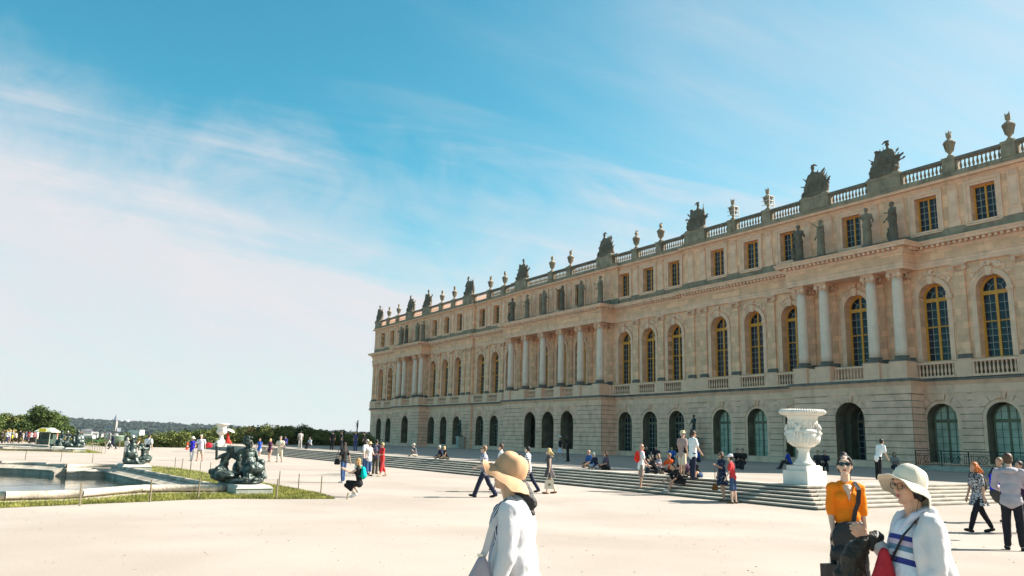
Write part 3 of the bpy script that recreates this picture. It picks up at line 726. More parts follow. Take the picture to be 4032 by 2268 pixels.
# archivolts, imposts, window joinery
def ringprism(cx, zc, r0, r1, y0, y1, n=14, a0=180, a1=0):
    mb = MB(); I = arcp(cx, zc, r0, a0, a1, n); O = arcp(cx, zc, r1, a0, a1, n)
    for k in range(n):
        q = [I[k], I[k+1], O[k+1], O[k]]; o = len(mb.v)
        mb.v += [(x, y0, z) for x, z in q]+[(x, y1, z) for x, z in q]
        mb.f += [(o, o+1, o+2, o+3), (o+2, o+6, o+7, o+3), (o, o+4, o+5, o+1)]
    for k, f in ((0, 0), (n, 1)):
        o = len(mb.v); mb.v += [(I[k][0], y0, I[k][1]), (O[k][0], y0, O[k][1]), (O[k][0], y1, O[k][1]), (I[k][0], y1, I[k][1])]; mb.f.append((o, o+1, o+2, o+3))
    return mb
ARV = ringprism(0, Z_SPR, AW+.001, AW+.17, -.10, .03); a2 = ringprism(0, Z_SPR, AW+.17, AW+.36, -.15, .03); ARV.add(a2.v, a2.f)
ARVM = ARV.mesh('archivolt', S_TRIM)
m = MB()
for s in (-1, 1):
    m.box(*sorted((s*(AW-.03), s*(AW+.40))), -.12, .02, 12.86, 12.98); m.box(*sorted((s*(AW-.05), s*(AW+.44))), -.16, .02, 12.982, 13.14)
    m.box(*sorted((s*(AW+.002), s*(AW+.36))), -.06, .02, Z_SILL, 12.858)
IMP = m.mesh('impost', S_TRIM)
m = MB(); m.prism([(-.16, 14.10), (.16, 14.10), (.24, 14.72), (-.24, 14.72)], -.26, 0); KEY1 = m.mesh('window_keystone', S_TRIM)
# carved relief in the spandrels
def spandrel(seed):
    rnd = random.Random(seed); b = Blob()
    for s in (-1, 1):
        for i in range(15):
            t = rnd.random(); a = R(35+50*t); r = AW+.42+rnd.random()*.36; x = s*(r*math.cos(a)); z = min(15.2, Z_SPR+r*math.sin(a)*1.08)
            b.ell((x, -.03, z), (rnd.uniform(.06, .15), .09, rnd.uniform(.05, .13)), n=6)
        b.cap((s*.25, -.04, 14.9), (s*.95, -.04, 14.62), .07, .05); b.cap((s*.95, -.04, 14.62), (s*1.25, -.04, 13.9), .06, .03)
    b.ell((0, -.16, 14.95), (.16, .13, .2), n=8).ell((0, -.1, 15.12), (.25, .1, .1), n=8)
    return b
SPB = [spandrel(i).make('spandrel_relief', S_TRIM, PAL, (WINX[i], plane(WINX[i]), 0), vox=.035, sm=1) for i in range(3)]
for i, x in enumerate(WINX):
    y = plane(x); obj('archivolt', ARVM, PAL, (x, y, 0)); obj('impost', IMP, PAL, (x, y, 0)); obj('window_keystone', KEY1, PAL, (x, y, 0))
    if i > 2: obj('spandrel_relief', SPB[i % 3].data, PAL, (x, y, 0))
def bars(m, x0, x1, z0, z1, nc, nr, w, y0, y1, skip=()):
    for i in range(1, nc):
        if i in skip: continue
        x = x0+(x1-x0)*i/nc; m.box(x-w, x+w, y0, y1, z0, z1)
    for j in range(1, nr): z = z0+(z1-z0)*j/nr; m.box(x0, x1, y0+.002, y1-.002, z-w, z+w)
# tall arched window
ZT0, ZT1, ZM = 12.86, 13.14, 10.98
m = MB(); f = .17
for s in (-1, 1): m.box(*sorted((s*AW, s*(AW-f))), 0, .1, Z_SILL, ZT0-.002)
m.box(-AW+f, AW-f, 0, .1, Z_SILL, Z_SILL+.1); m.box(-AW, AW, -.03, .1, ZT0, ZT1); m.box(-.09, .09, -.03, .1, Z_SILL+.102, ZT0-.002)
for s in (-1, 1): m.box(*sorted((s*.092, s*(AW-f-.002))), -.01, .09, ZM-.045, ZM+.045)
a2 = ringprism(0, ZT1+.002, AW-f, AW-.002, 0, .1); m.add(a2.v, a2.f); m.box(-.075, .075, -.02, .1, ZT1+.002, ZT1+AW-f)
WF = m.mesh('frame', GILT)
m = MB()
for s in (-1, 1):
    x0, x1 = sorted((s*.092, s*(AW-f-.002)))
    bars(m, x0, x1, Z_SILL+.1, ZM-.046, 2, 5, .014, .02, .07); bars(m, x0, x1, ZM+.046, ZT0, 2, 3, .014, .02, .07)
a2 = ringprism(0, ZT1+.002, .44, .47, .02, .07, 12); m.add(a2.v, a2.f)
for a in (45, 135): m.tube([(.47*math.cos(R(a)), .045, ZT1+.47*math.sin(R(a))), ((AW-f)*math.cos(R(a)), .045, ZT1+(AW-f)*math.sin(R(a)))], .016, 4)
WBARS = m.mesh('glazing_bars', PALEBAR)
def pane_box(x0, x1, z0, z1, y=.05):
    m = MB(); m.box(x0, x1, y, y+.008, z0, z1); return m
panes_lo = []
for s in (-1, 1):
    x0, x1 = sorted((s*.092, s*(AW-f-.002)))
    for z0, z1, nr in ((Z_SILL+.1, ZM-.046, 5), (ZM+.046, ZT0, 3)):
        for i in range(2):
            for j in range(nr): panes_lo.append((x0+(x1-x0)*i/2+.012, x0+(x1-x0)*(i+1)/2-.012, z0+(z1-z0)*j/nr+.012, z0+(z1-z0)*(j+1)/nr-.012))
def lun():                            # the half-round head glass
    m = MB()
    for r0, r1, n in ((0.02, .445, 6), (.465, AW-f, 8)):
        for a0, a1 in ((90, 180), (0, 90)) if r0 < .1 else ((135, 180), (90, 135), (45, 90), (0, 45)):
            I = arcp(0, ZT1, r0, a1-.8, a0+.8, 4); O = arcp(0, ZT1, r1, a1-.8, a0+.8, 4)
            for k in range(4): m.add([(I[k][0], .055, I[k][1]), (I[k+1][0], .055, I[k+1][1]), (O[k+1][0], .055, O[k+1][1]), (O[k][0], .055, O[k][1])], [(0, 1, 2, 3)])
    return m
LUNM = lun().mesh('fanlight_glass', GLASS)
def joined(panes, y=.05):
    m = MB()
    for p in panes: m.box(p[0], p[1], y, y+.008, p[2], p[3])
    return m
PJ = joined(panes_lo).mesh('panes', GLASS)
PMS = {}
def pane_mesh(w, h, mtl=GLASS):
    k = (round(w, 2), round(h, 2), mtl.name)
    if k not in PMS: m = MB(); m.box(-w/2, w/2, 0, .008, -h/2, h/2); PMS[k] = m.mesh('pane', mtl)
    return PMS[k]
DARKM = mat('dark room behind', (.012, .012, .016), .9, .3)
NEAR1 = [x for x in WX if x > 30]
for x in WINX:
    y = plane(x)+.60; w = obj('window', WF, PAL, (x, y, 0))
    obj('glazing_bars', WBARS, w); obj('fanlight_glass', LUNM, w)
    if x in NEAR1:
        for (a, b, c, d) in panes_lo:
            if abs(x-34.9) < .1 and False: continue
            obj('pane', pane_mesh(b-a, d-c), w, ((a+b)/2, .05, (c+d)/2))
    elif abs(x-20.04) < .01:          # this window has its lower right leaf standing open
        part('panes', joined([p for p in panes_lo if not (p[0] > 0 and p[3] < ZM)]), GLASS, w)['kind'] = 'stuff'
    else: obj('panes', PJ, w)['kind'] = 'stuff'
# attic windows
AX, AZ0, AZ1 = .74, 18.22, 20.74
m = MB()
for s in (-1, 1): m.box(*sorted((s*.86, s*AX)), 0, .1, 18.18, 20.82)
m.box(-AX, AX, 0, .1, 20.70, 20.82); m.box(-AX, AX, 0, .1, 18.18, 18.26); m.box(-.065, .065, -.02, .1, 18.262, 20.698)
AF = m.mesh('frame', GILT); m = MB(); ap = []
for s in (-1, 1):
    x0, x1 = sorted((s*.067, s*(AX-.002))); bars(m, x0, x1, 18.262, 20.698, 2, 5, .014, .02, .07)
    for i in range(2):
        for j in range(5): ap.append((x0+(x1-x0)*i/2+.012, x0+(x1-x0)*(i+1)/2-.012, 18.262+2.436*j/5+.012, 18.262+2.436*(j+1)/5-.012))
ABARS = m.mesh('glazing_bars', PALEBAR); APJ = joined(ap).mesh('panes', GLASS)
m = MB()                              # moulded stone surround with ears and a sill
for s in (-1, 1): m.box(*sorted((s*.862, s*1.0995)), -.07, .02, 18.05, 20.82); m.box(*sorted((s*1.10, s*1.30)), -.13, .02, 17.98, 21.22)
m.box(-1.10, 1.10, -.07, .02, 20.822, 21.0); m.box(-1.0999, 1.0999, -.13, .02, 21.002, 21.222); m.box(-1.22, 1.22, -.24, .02, 17.86, 17.978); m.box(-.86, .86, -.12, .45, 18.04, 18.18)
m.box(-.22, .22, -.16, -.002, 21.0, 21.25)
ASUR = m.mesh('window_surround', S_TRIM)
for x in WINX:
    y = plane(x)-(.28 if abs(x) < 11 else 0); w = obj('attic_window', AF, PAL, (x, y+.42, 0)); obj('glazing_bars', ABARS, w)
    if x > 26:
        for (a, b, c, d) in ap[::1] if x > 34 else []: obj('attic_pane', pane_mesh(b-a, d-c), w, ((a+b)/2, .05, (c+d)/2))
        if x < 34: obj('panes', APJ, w)['kind'] = 'stuff'
    else: obj('panes', APJ, w)['kind'] = 'stuff'
    obj('window_surround', ASUR, PAL, (x, y, 0))
# blind panels where the columns are coupled, and the forward step of the middle attic
for s in (-1, 1):
    x = s*7.72; m = MB()
    for a, b in ((-1.1, -.86), (.86, 1.1)): m.box(x+a, x+b, -.35, -.27, 18.05, 21.0)
    m.box(x-1.1, x+1.1, -.35, -.27, 21.002, 21.2); m.box(x-1.1, x+1.1, -.35, -.27, 17.86, 18.048); part('blind_panel', m, S_TRIM, PAL)
m = MB()
for a, b, cx in [(-11.2, -5.83, None), (-5.83, -1.965, -3.93), (-1.965, 1.965, 0.), (1.965, 5.83, 3.93), (5.83, 11.2, None)]: wall_bay(m, a, b, 17.0, 22.2, -.28, cx, .86, 0, 18.18, .7, rect=20.82)
for xx in (-11.2, 11.2): m.add([(xx, -.28, 17), (xx, 0, 17), (xx, 0, 22.2), (xx, -.28, 22.2)], [(0, 1, 2, 3)])
part('attic_wall', m, S_WALL, PAL)
# attic pilasters: panelled strips with a small carved head
m = MB(); m.box(-.46, .46, -.12, .02, 18.06, 18.5); m.box(-.40, .40, -.16, .02, 18.50, 18.60); m.box(-.36, .36, -.09, .02, 18.60, 20.86); m.box(-.25, .25, -.13, -.09, 18.75, 20.7)
m.box(-.34, .34, -.12, .02, 20.862, 21.25)
for i in range(4): m.box(-.30+.16*i, -.20+.16*i, -.17, -.12, 20.90, 21.2)
APM = m.mesh('attic_pilaster', S_TRIM)
for x in PILX: obj('attic_pilaster', APM, PAL, (x, plane(x)-(.28 if abs(x) < 11 else 0), 0))
# carved band under the attic cornice
rnd = random.Random(3); m = MB()
for x in WINX:
    y = plane(x)-(.28 if abs(x) < 11 else 0)
    for i in range(13):
        a = x-1.35+2.7*i/13; 
        if abs(a-x) < .3: continue
        m.box(a, a+.13, y-.05-rnd.random()*.03, y+.02, 21.245-.0, 21.298)
o = part('carved_band', m, S_TRIM, PAL); o['kind'] = 'stuff'
# roof balustrade
TROPH = [-58.3, -44.5, -38.0, -23.7, -9.0, 9.0, 23.7, 38.0, 44.5, 58.3]
URNX = [-53.95, -49.73, -32.79, -28.57, -18.04, -14.04, -2.0, 2.0, 14.04, 18.04, 28.57, 32.79, 49.73, 53.95]
BY = -.12
stops = [(-EX+.4, -EX+.4)]+sorted([(x-1.42, x+1.42) for x in TROPH[1:-1]]+[(-59.55, -57.0), (57.0, 59.55)]+[(x-.46, x+.46) for x in URNX])+[(EX-.4, EX-.4)]
def yq(x): return plane(x)-(.28 if abs(x) < 11.2 else 0)+.0
for a, b in stops[1:-1]:
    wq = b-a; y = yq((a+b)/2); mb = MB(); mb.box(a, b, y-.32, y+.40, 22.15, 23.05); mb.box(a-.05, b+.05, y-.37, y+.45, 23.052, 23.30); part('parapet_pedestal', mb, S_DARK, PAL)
for (a0, b0), (a1, b1) in zip(stops, stops[1:]):
    if a1-b0 < .6: continue
    y = yq((b0+a1)/2); n = max(2, int((a1-b0-.3)/.30))
    for xx in (b0, a1): 
        s = 1 if xx == b0 else -1; mb = MB(); mb.box(*sorted((xx+s*.004, xx+s*.14)), y-.14, y+.14, 22.2, 23.02); part('parapet_post', mb, S_DARK, PAL)
    for i in range(n): BALS.append((b0+.15+(a1-b0-.3)*(i+.5)/n, y, 22.20, .82/.80))
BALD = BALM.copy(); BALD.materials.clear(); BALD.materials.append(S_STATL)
BALS.sort(key=lambda b: (Vector(b[:3])-CL).length)
rest = MB(); bv = [tuple(v.co) for v in BALM.vertices]; bf = [tuple(p.vertices) for p in BALM.polygons]
for i, (x, y, z, s) in enumerate(BALS):
    if i < 298: o = obj('baluster', BALM if z < 15 else BALD, PAL, (x, y, z)); o.scale = (1 if z < 15 else 1.15, 1 if z < 15 else 1.15, s)
    else: rest.add([(x+v[0], y+v[1], z+v[2]*s) for v in bv], bf)
part('far_balusters', rest, S_TRIM, PAL, smooth=True)['kind'] = 'stuff'
# ground floor windows and doors, deep inside the arches
def ground_window(x, y, curtained):  # curtained windows get pale glass, the others dark glass
    gr = 1.05; m = MB(); mt = GREY_J
    for s in (-1, 1): m.box(*sorted((s*gr, s*(gr-.12))), 0, .1, TZ+.1, 4.0)
    m.box(-gr, gr, -.02, .1, 4.0, 4.22); m.box(-.07, .07, -.02, .1, TZ+.2, 3.998); m.box(-gr+.12, gr-.12, 0, .1, TZ+.1, TZ+.45 if not curtained else TZ+.3)
    a2 = ringprism(0, 4.222, gr-.12, gr, 0, .1, 10); m.add(a2.v, a2.f); m.box(-.06, .06, -.02, .1, 4.222, 4.22+gr-.12)
    w = part('ground_floor_window', m, mt, PAL, (x, y, 0)); m = MB()
    for s in (-1, 1):
        x0, x1 = sorted((s*.072, s*(gr-.122))); bars(m, x0, x1, TZ+.32 if curtained else TZ+.46, 3.998, 2, 6, .017, .02, .07)
        xx = (x0+x1)/2; m.box(xx-.017, xx+.017, .02, .07, 4.22, 4.22+.78)
    m.box(-.80, .80, .03, .06, 4.72, 4.75)
    part('glazing_bars', m, GREY_J if curtained else PALEBAR, w); m = MB(); m.box(-gr+.12, gr-.12, .055, .065, TZ+.3, 3.99)
    n = 10; P = arcp(0, 4.22, gr-.12, 180, 0, n)
    for k in range(n): m.add([(P[k][0], .06, 4.22), (P[k+1][0], .06, 4.22), (P[k+1][0], .06, P[k+1][1]), (P[k][0], .06, P[k][1])], [(0, 1, 2, 3)])
    part('window_glass', m, CURT if curtained else GLASS, w)
for x in WINX: ground_window(x, plane(x)+.78, curtained=(x > 22 and not is_port(x)))
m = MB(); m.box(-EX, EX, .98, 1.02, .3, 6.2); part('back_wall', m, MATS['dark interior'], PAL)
# ================================================================= figures
def rotm(yaw=0, pitch=0, roll=0): return Matrix.Rotation(yaw, 3, 'Z') @ Matrix.Rotation(pitch, 3, 'Y') @ Matrix.Rotation(roll, 3, 'X')
STAND = dict(lean=2, L=(2, 3), R=(-3, 3), AL=(8, 8, 12), AR=(4, 8, 12))
WALK = dict(lean=3, L=(24, 4), R=(-20, 14), AL=(-22, 8, 18), AR=(24, 8, 28))
SIT = dict(lean=14, L=(100, 72), R=(107, 85), AL=(38, 8, 50), AR=(34, 8, 55), sit=1)
class Skel:
    """joints of a figure 1.7 m tall facing +x, feet on z = 0 (seated: hips on z = 0)"""
    def __init__(s, pose, H=1.7, fem=False, wide=1.0):
        k = s.k = H/1.7; s.pose = p = pose; s.fem = fem; s.wide = wide
        hip = Vector((0, 0, 0)); T = rotm(p.get('twist', 0)*PI/180, R(p.get('lean', 2))); s.T = T; s.Ti = rotm(0, R(p.get('lean', 2))*.5)
        hw = (.085 if not fem else .09); sw = (.185 if not fem else .16)*(.5+.5*wide)
        J = {}
        J['pel'] = hip; J['waist'] = hip+T @ Vector((0, 0, .17)); J['chest'] = hip+T @ Vector((.005, 0, .36)); J['neck'] = hip+T @ Vector((-.01, 0, .525))
        hd = rotm(R(p.get('hyaw', 0)), R(p.get('hpitch', 0))); s.Hd = T @ hd if not p.get('hlevel', 1) else rotm(p.get('twist', 0)*PI/180) @ hd
        J['head'] = J['neck']+T @ Vector((.02, 0, .06+p.get('neckup', .018)))+s.Hd @ Vector((.012, 0, .105))
        for n, sg in (('L', 1), ('R', -1)):
            th, kn = p[n][:2]; out = p[n][2] if len(p[n]) > 2 else 3
            h = Vector((0, sg*hw, -.02)); J['hip'+n] = h
            d = Vector((math.sin(R(th)), sg*math.sin(R(out)), -math.cos(R(th)))).normalized(); J['knee'+n] = h+d*.43
            a2 = th-kn; d2 = Vector((math.sin(R(a2)), sg*math.sin(R(out*.4)), -math.cos(R(a2)))).normalized(); J['ank'+n] = J['knee'+n]+d2*.41
            fa = R(p.get('foot'+n, max(-55, min(25, a2*.55 if not p.get('sit') else 10)))); J['toe'+n] = J['ank'+n]+Vector((.17*math.cos(fa), sg*.03, .17*math.sin(fa)-.045)); J['heel'+n] = J['ank'+n]+Vector((-.045, 0, -.05))
            sh = J['neck']+T @ Vector((0, sg*sw, -.045)); J['sh'+n] = sh
            f, o, e = p['A'+n][:3]; inn = p['A'+n][3] if len(p['A'+n]) > 3 else 0
            d = T @ Vector((math.sin(R(f))*math.cos(R(o)), sg*math.sin(R(o)), -math.cos(R(f))*math.cos(R(o)))); J['el'+n] = sh+d*.285
            g = R(f+e); d2 = T @ Vector((math.sin(g)*math.cos(R(inn)), -sg*math.sin(R(inn))+sg*math.sin(R(o))*.3, -math.cos(g)*math.cos(R(inn)))).normalized(); J['wr'+n] = J['el'+n]+d2*.245; s.__dict__['fd'+n] = d2
        low = min(J['toe'+n].z for n in 'LR')-.03
        low = min(low, min(J['heel'+n].z for n in 'LR')-.02)
        off = -low if not p.get('sit') else .10
        for q in J: J[q] = (J[q]+Vector((0, 0, off)))*k
        s.J = J
    def body(s, b, arms=True, legs=True, hands=True, face=True, lo=False):
        J, k = s.J, s.k; f = s.fem; w = s.wide; n = 8
        b.ell(J['head']+s.Hd @ Vector((-.012, 0, .022))*k, (.094*k, .074*k, .098*k), s.Hd)
        b.ell(J['head']+s.Hd @ Vector((.028, 0, -.055))*k, (.062*k, .052*k, .062*k), s.Hd)
        if face:
            b.cap(J['head']+s.Hd @ Vector((.082, 0, .012))*k, J['head']+s.Hd @ Vector((.103, 0, -.028))*k, .010*k, .016*k, 6)
            b.ell(J['head']+s.Hd @ Vector((.084, 0, -.066))*k, (.013*k, .024*k, .011*k), s.Hd, 6); b.ell(J['head']+s.Hd @ Vector((.070, 0, -.102))*k, (.022*k, .026*k, .017*k), s.Hd, 6)
            for g in (-1, 1): b.ell(J['head']+s.Hd @ Vector((-.005, g*.075, -.012))*k, (.018*k, .010*k, .030*k), s.Hd, 6)
        b.cap(J['neck']+Vector((0, 0, -.04))*k, J['head']+s.Hd @ Vector((-.02, 0, -.05))*k, (.058 if not f else .048)*k, (.052 if not f else .043)*k)
        s.torso(b, -.008)
        for q in 'LR':
            if arms:
                r = (.048 if not f else .040)*(.4+.6*w); b.cap(J['sh'+q], J['el'+q], r*1.12*k, r*.82*k, n); b.cap(J['el'+q], J['wr'+q], r*.85*k, r*.56*k, n)
                if hands: s.hand(b, q, lo)
            if legs:
                r = (.082 if not f else .080)*(.4+.6*w); b.cap(J['hip'+q], J['knee'+q], r*k, r*.66*k, n); m = J['knee'+q].lerp(J['ank'+q], .35)
                b.cap(J['knee'+q], m, r*.64*k, r*.70*k, n); b.cap(m, J['ank'+q], r*.66*k, r*.44*k, n)
                b.cap(J['heel'+q], J['toe'+q], .034*k, .030*k, 6); b.cap(J['ank'+q], J['heel'+q], .036*k, .032*k, 6)
        return b
    def hand(s, b, q, lo=False):
        J, k = s.J, s.k; d = s.__dict__['fd'+q]; w = J['wr'+q]; sg = 1 if q == 'L' else -1
        side = d.cross(Vector((0, 1, 0))); side = side.normalized() if side.length > .1 else Vector((1, 0, 0)); nrm = d.cross(side).normalized()
        b.cap(w, w+d*.06*k, .026*k, .036*k, 6)
        for i, (t, l) in enumerate(((-1.5, .062), (-.5, .075), (.5, .07), (1.5, .055))):
            o = w+d*.075*k+side*(.0165*t*k); m = o+d*l*.55*k+nrm*sg*.006*k; b.cap(o, m, .011*k, .010*k, 6); b.cap(m, m+(d*.8+nrm*sg*.5)*l*.5*k, .010*k, .008*k, 6)
        o = w+d*.03*k-side*.03*k; b.cap(o, o+(d*.7-side*.7)*.05*k, .013*k, .010*k, 6)
    def torso(s, b, g=0., low=0):
        J, k, f, w = s.J, s.k, s.fem, s.wide
        b.ell(J['chest'], ((.105*w+g)*k, (.162 if not f else .142)*k*(.5+.5*w)+g*k, (.20+g)*k), s.T)
        b.ell(J['waist'], ((.098*w*w+g)*k, (.135 if not f else .115)*k*w+g*k, (.17+g)*k), s.T); b.ell(J['pel'], ((.112*w+g)*k, (.155 if not f else .162)*k*(.4+.6*w)+g*k, (.13+g)*k), s.Ti)
        b.cap(J['shL'], J['shR'], (.058+g)*k, (.058+g)*k); b.cap(J['neck'].lerp(J['shL'], .3)+Vector((0, 0, .0)), J['neck'].lerp(J['shR'], .3), (.055+g)*k)
        if f:
            for q in (-1, 1): b.ell(J['chest']+s.T @ Vector((.072, q*.062, .015))*k, ((.06+g)*k, (.06+g)*k, (.062+g)*k), s.T)
        return b
    def top(s, sleeve, hem=0, g=.014):
        b = Blob(); J, k, f, w = s.J, s.k, s.fem, s.wide; s.torso(b, g)
        b.cap(J['waist'], J['pel']+Vector((0, 0, -.03-hem))*k, (.10*w+g)*k, (.115*w+g)*k) if hem else None
        if hem:
            b.ell(J['pel']+Vector((0, 0, -.05-hem*.5))*k, ((.115*w+g)*k, (.165*(.4+.6*w)+g)*k, (.12+hem*.6)*k))
        for q in 'LR':
            r = (.050 if not f else .043)*(.4+.6*w)+g
            if sleeve == 'none': continue
            e = J['sh'+q].lerp(J['el'+q], .72 if sleeve == 'short' else 1); b.cap(J['sh'+q], e, (r*1.12)*k, (r*1.12 if sleeve == 'short' else r*.95)*k, 8)
            if sleeve == 'long': b.cap(J['el'+q], J['el'+q].lerp(J['wr'+q], .92), r*.98*k, r*.85*k, 8)
        return b
    def legs(s, kind, g=.012):
        b = Blob(); J, k, w = s.J, s.k, s.wide; f = s.fem; b.ell(J['pel']+Vector((0, 0, -.01))*k, ((.112*w+g)*k, (.158*(.4+.6*w)+g)*k, (.13)*k), s.Ti)
        r = .084*(.4+.6*w)
        for q in 'LR':
            H, K, A = J['hip'+q], J['knee'+q], J['ank'+q]
            if kind == 'shorts': b.cap(H, H.lerp(K, .92), (r+g)*k, (r*.86+g*1.6)*k, 8)
            elif kind == 'hot': b.cap(H, H.lerp(K, .42), (r+g)*k, (r*.92+g*1.4)*k, 8)
            elif kind == 'capri': b.cap(H, K, (r+g)*k, (r*.72+g)*k, 8); b.cap(K, K.lerp(A, .55), (r*.72+g)*k, (r*.74+g)*k, 8)
            elif kind == 'slim': b.cap(H, K, (r+g*.7)*k, (r*.70+g)*k, 8); b.cap(K, K.lerp(A, .96), (r*.74+g)*k, (r*.52+g)*k, 8)
            else: b.cap(H, K, (r+g)*k, (r*.74+g)*k, 8); b.cap(K, K.lerp(A, 1.06), (r*.74+g)*k, (r*.72+g)*k, 8)
        return b
    def skirt(s, z0, z1, flare, seed=0, sway=0., n=28):
        """draped skirt or dress bottom between heights z0 (hem) and z1"""
        rnd = random.Random(seed); J, k = s.J, s.k; m = MB(); rows = 9; ph = [rnd.uniform(0, 6.28) for _ in range(3)]
        c0 = J['pel']; kn = (J['kneeL']+J['kneeR'])/2
        for sgn, off in ((1, 0), (-1, .008)):
            o = len(m.v)
            for i in range(rows):
                t = i/(rows-1); z = z1+(z0-z1)*t
                for j in range(n):
                    a = 2*PI*j/n; fo = 1+t*(.10*math.sin(5*a+ph[0])+.06*math.sin(9*a+ph[1])); rx = (.125+flare*t)*fo-off; ry = (.165+flare*.9*t)*fo-off
                    m.v.append((c0.x+(rx*math.cos(a)-sway*t*t)*k, c0.y+ry*math.sin(a)*k, z))
            for i in range(rows-1):
                for j in range(n):
                    q = (o+i*n+j, o+(i+1)*n+j, o+(i+1)*n+(j+1) % n, o+i*n+(j+1) % n); m.f.append(q if sgn < 0 else q[::-1])
        return m
def hatmesh(kind, k=1.0):
    m = MB()
    if kind == 'sun': m.lathe([(.19, -.035), (.20, -.03), (.12, .015), (.105, .07), (.085, .115), (.04, .135), (.001, .138)], 20)
    elif kind == 'straw': m.lathe([(.155, -.0), (.155, .006), (.102, .012), (.096, .06), (.085, .095), (.05, .10), (.001, .085)], 20)
    else:
        m.lathe([(.098, -.005), (.103, .03), (.09, .075), (.055, .10), (.001, .106)], 16)
        m.prism([(.05, .012), (.185, -.005), (.19, .0), (.06, .03)], -.065, .065)
    m.v = [(a*k, b*k*(.86 if kind == 'cap' else 1), c*k) for a, b, c in m.v]; return m
SKIN = {c: mat('skin '+c, v, .5, .06, 6, .15, 60, spec=.35) for c, v in dict(pale=(.60, .40, .30), tan=(.46, .27, .185), olive=(.42, .27, .18), dark=(.10, .06, .045)).items()}
def cloth(name, col, **k): return mat('cloth '+name, col, .85, k.pop('var', .10), k.pop('scale', 6), .5, 45, spec=.12, **k)
def hairm(name): return mat('hair '+name, dict(black=(.012, .010, .010), brown=(.07, .035, .018), dark=(.03, .018, .012), blond=(.55, .38, .17), grey=(.30, .28, .26), white=(.62, .58, .52), red=(.52, .13, .02), light=(.24, .15, .08))[name], .6, .35, 8, .5, 60, stretch=(1, 1, .15))
def hair(s, kind):
    b = Blob(); J, k, Hd = s.J, s.k, s.Hd; h = J['head']; P = lambda x, y, z: h+Hd @ Vector((x, y, z))*k
    b.ell(P(-.026, 0, .036), (.096*k, .085*k, .097*k), Hd)
    if kind == 'short': b.ell(P(-.045, 0, -.01), (.070*k, .083*k, .075*k), Hd)
    if kind in ('bob', 'long', 'wind'):
        b.ell(P(-.055, 0, -.04), (.065*k, .095*k, .11*k), Hd)
        for g in (-1, 1): b.cap(P(-.01, g*.078, .02), P(-.02, g*.082, -.11), .028*k, .026*k)
    if kind == 'long':
        for y in (-.06, -.02, .02, .06): b.cap(P(-.075, y, -.08), P(-.115, y*1.1, -.33), .038*k, .016*k)
    if kind == 'wind':
        for y in (-.05, 0., .05): b.cap(P(-.07, y, -.0), P(-.23, y*1.2, -.13), .045*k, .012*k); b.cap(P(-.07, y, -.08), P(-.19, y*1.3, -.22), .04*k, .012*k)
    if kind == 'pony': b.cap(P(-.11, 0, .02), P(-.15, 0, -.2), .035*k, .018*k)
    if kind == 'bun': b.ell(P(-.06, 0, .135), .04*k); b.ell(P(-.045, 0, -.01), (.070*k, .083*k, .08*k), Hd)
    return b
NP = [0]
def person(label, at, face, H=1.7, pose=STAND, fem=False, wide=1.0, skin='pale', top=('white', (.75, .75, .75), 'short'), bot=('trousers', 'navy', (.02, .025, .05)),
           dress=None, hairk=('short', 'brown'), hat=None, glasses=False, shoes=('black', (.02, .02, .02)), group=None, vox=None, seat=False, hem=.0, extra=None):
    x, y, z = at; NP[0] += 1; dist = math.hypot(x-CL.x, y-CL.y)
    v = vox or (.012 if dist < 20 else .016 if dist < 32 else .022 if dist < 60 else .032)
    s = Skel(pose, H, fem, wide); t = thing('person', label, 'person', (x, y, z), WA(face), group); far = dist > 70
    b = Blob(); s.body(b, lo=far, hands=not far); b.make('body', SKIN[skin], t, vox=v, sm=1)
    if top: s.top(top[2], top[3] if len(top) > 3 else hem).make('shirt', top[1] if not isinstance(top[1], tuple) else cloth(top[0], top[1]), t, vox=v, sm=2, disp=.016, dsz=.10)
    if bot: s.legs(bot[0]).make(bot[0] if bot[0] not in ('slim', 'hot') else ('trousers' if bot[0] == 'slim' else 'shorts'), bot[2] if not isinstance(bot[2], tuple) else cloth(bot[1], bot[2]), t, vox=v, sm=2, disp=.016, dsz=.10)
    if dress:
        z1 = s.J['pel'].z+.05; part('skirt', s.skirt(dress[1], z1, dress[2], NP[0], dress[3] if len(dress) > 3 else 0), dress[0], t, smooth=True)
    if hairk: hair(s, hairk[0]).make('hair', hairm(hairk[1]), t, vox=v*.8, sm=1, disp=.010, dsz=.04)
    if hat:
        m = hatmesh(hat[0], s.k*1.02); c = s.J['head']+s.Hd @ Vector((-.015, 0, .052))*s.k; m.v = [tuple(c+s.Hd @ Vector(q)) for q in m.v]; part('hat', m, cloth('hat '+hat[1], hat[2]), t, smooth=hat[0] != 'cap')
    if glasses:
        m = MB(); c = s.J['head']
        for g in (-1, 1): m.box(.062, .098, g*.032-.027, g*.032+.027, -.012, .026)
        m.box(.085, .095, -.012, .012, .008, .02)
        for g in (-1, 1): m.box(-.01, .08, g*.076-.004, g*.076+.004, .008, .018)
        m.v = [tuple(c+s.Hd @ Vector(q)*s.k) for q in m.v]; part('sunglasses', m, mat('sunglasses', (.01, .01, .01), .15, .1, spec=.6), t)
    if shoes:
        b = Blob()
        for q in 'LR': b.cap(s.J['heel'+q], s.J['toe'+q], .043*s.k, .037*s.k, 8); b.cap(s.J['heel'+q], s.J['toe'+q]+Vector((-.06, 0, -.0)), .042*s.k, .042*s.k, 8)
        b.make('shoes', cloth('shoe '+shoes[0], shoes[1]), t, vox=max(.014, v), sm=1)
    return t, s
def world_of(t, p):
    a = t.rotation_euler.z; return Vector((t.location.x+p.x*math.cos(a)-p.y*math.sin(a), t.location.y+p.x*math.sin(a)+p.y*math.cos(a), t.location.z+p.z))
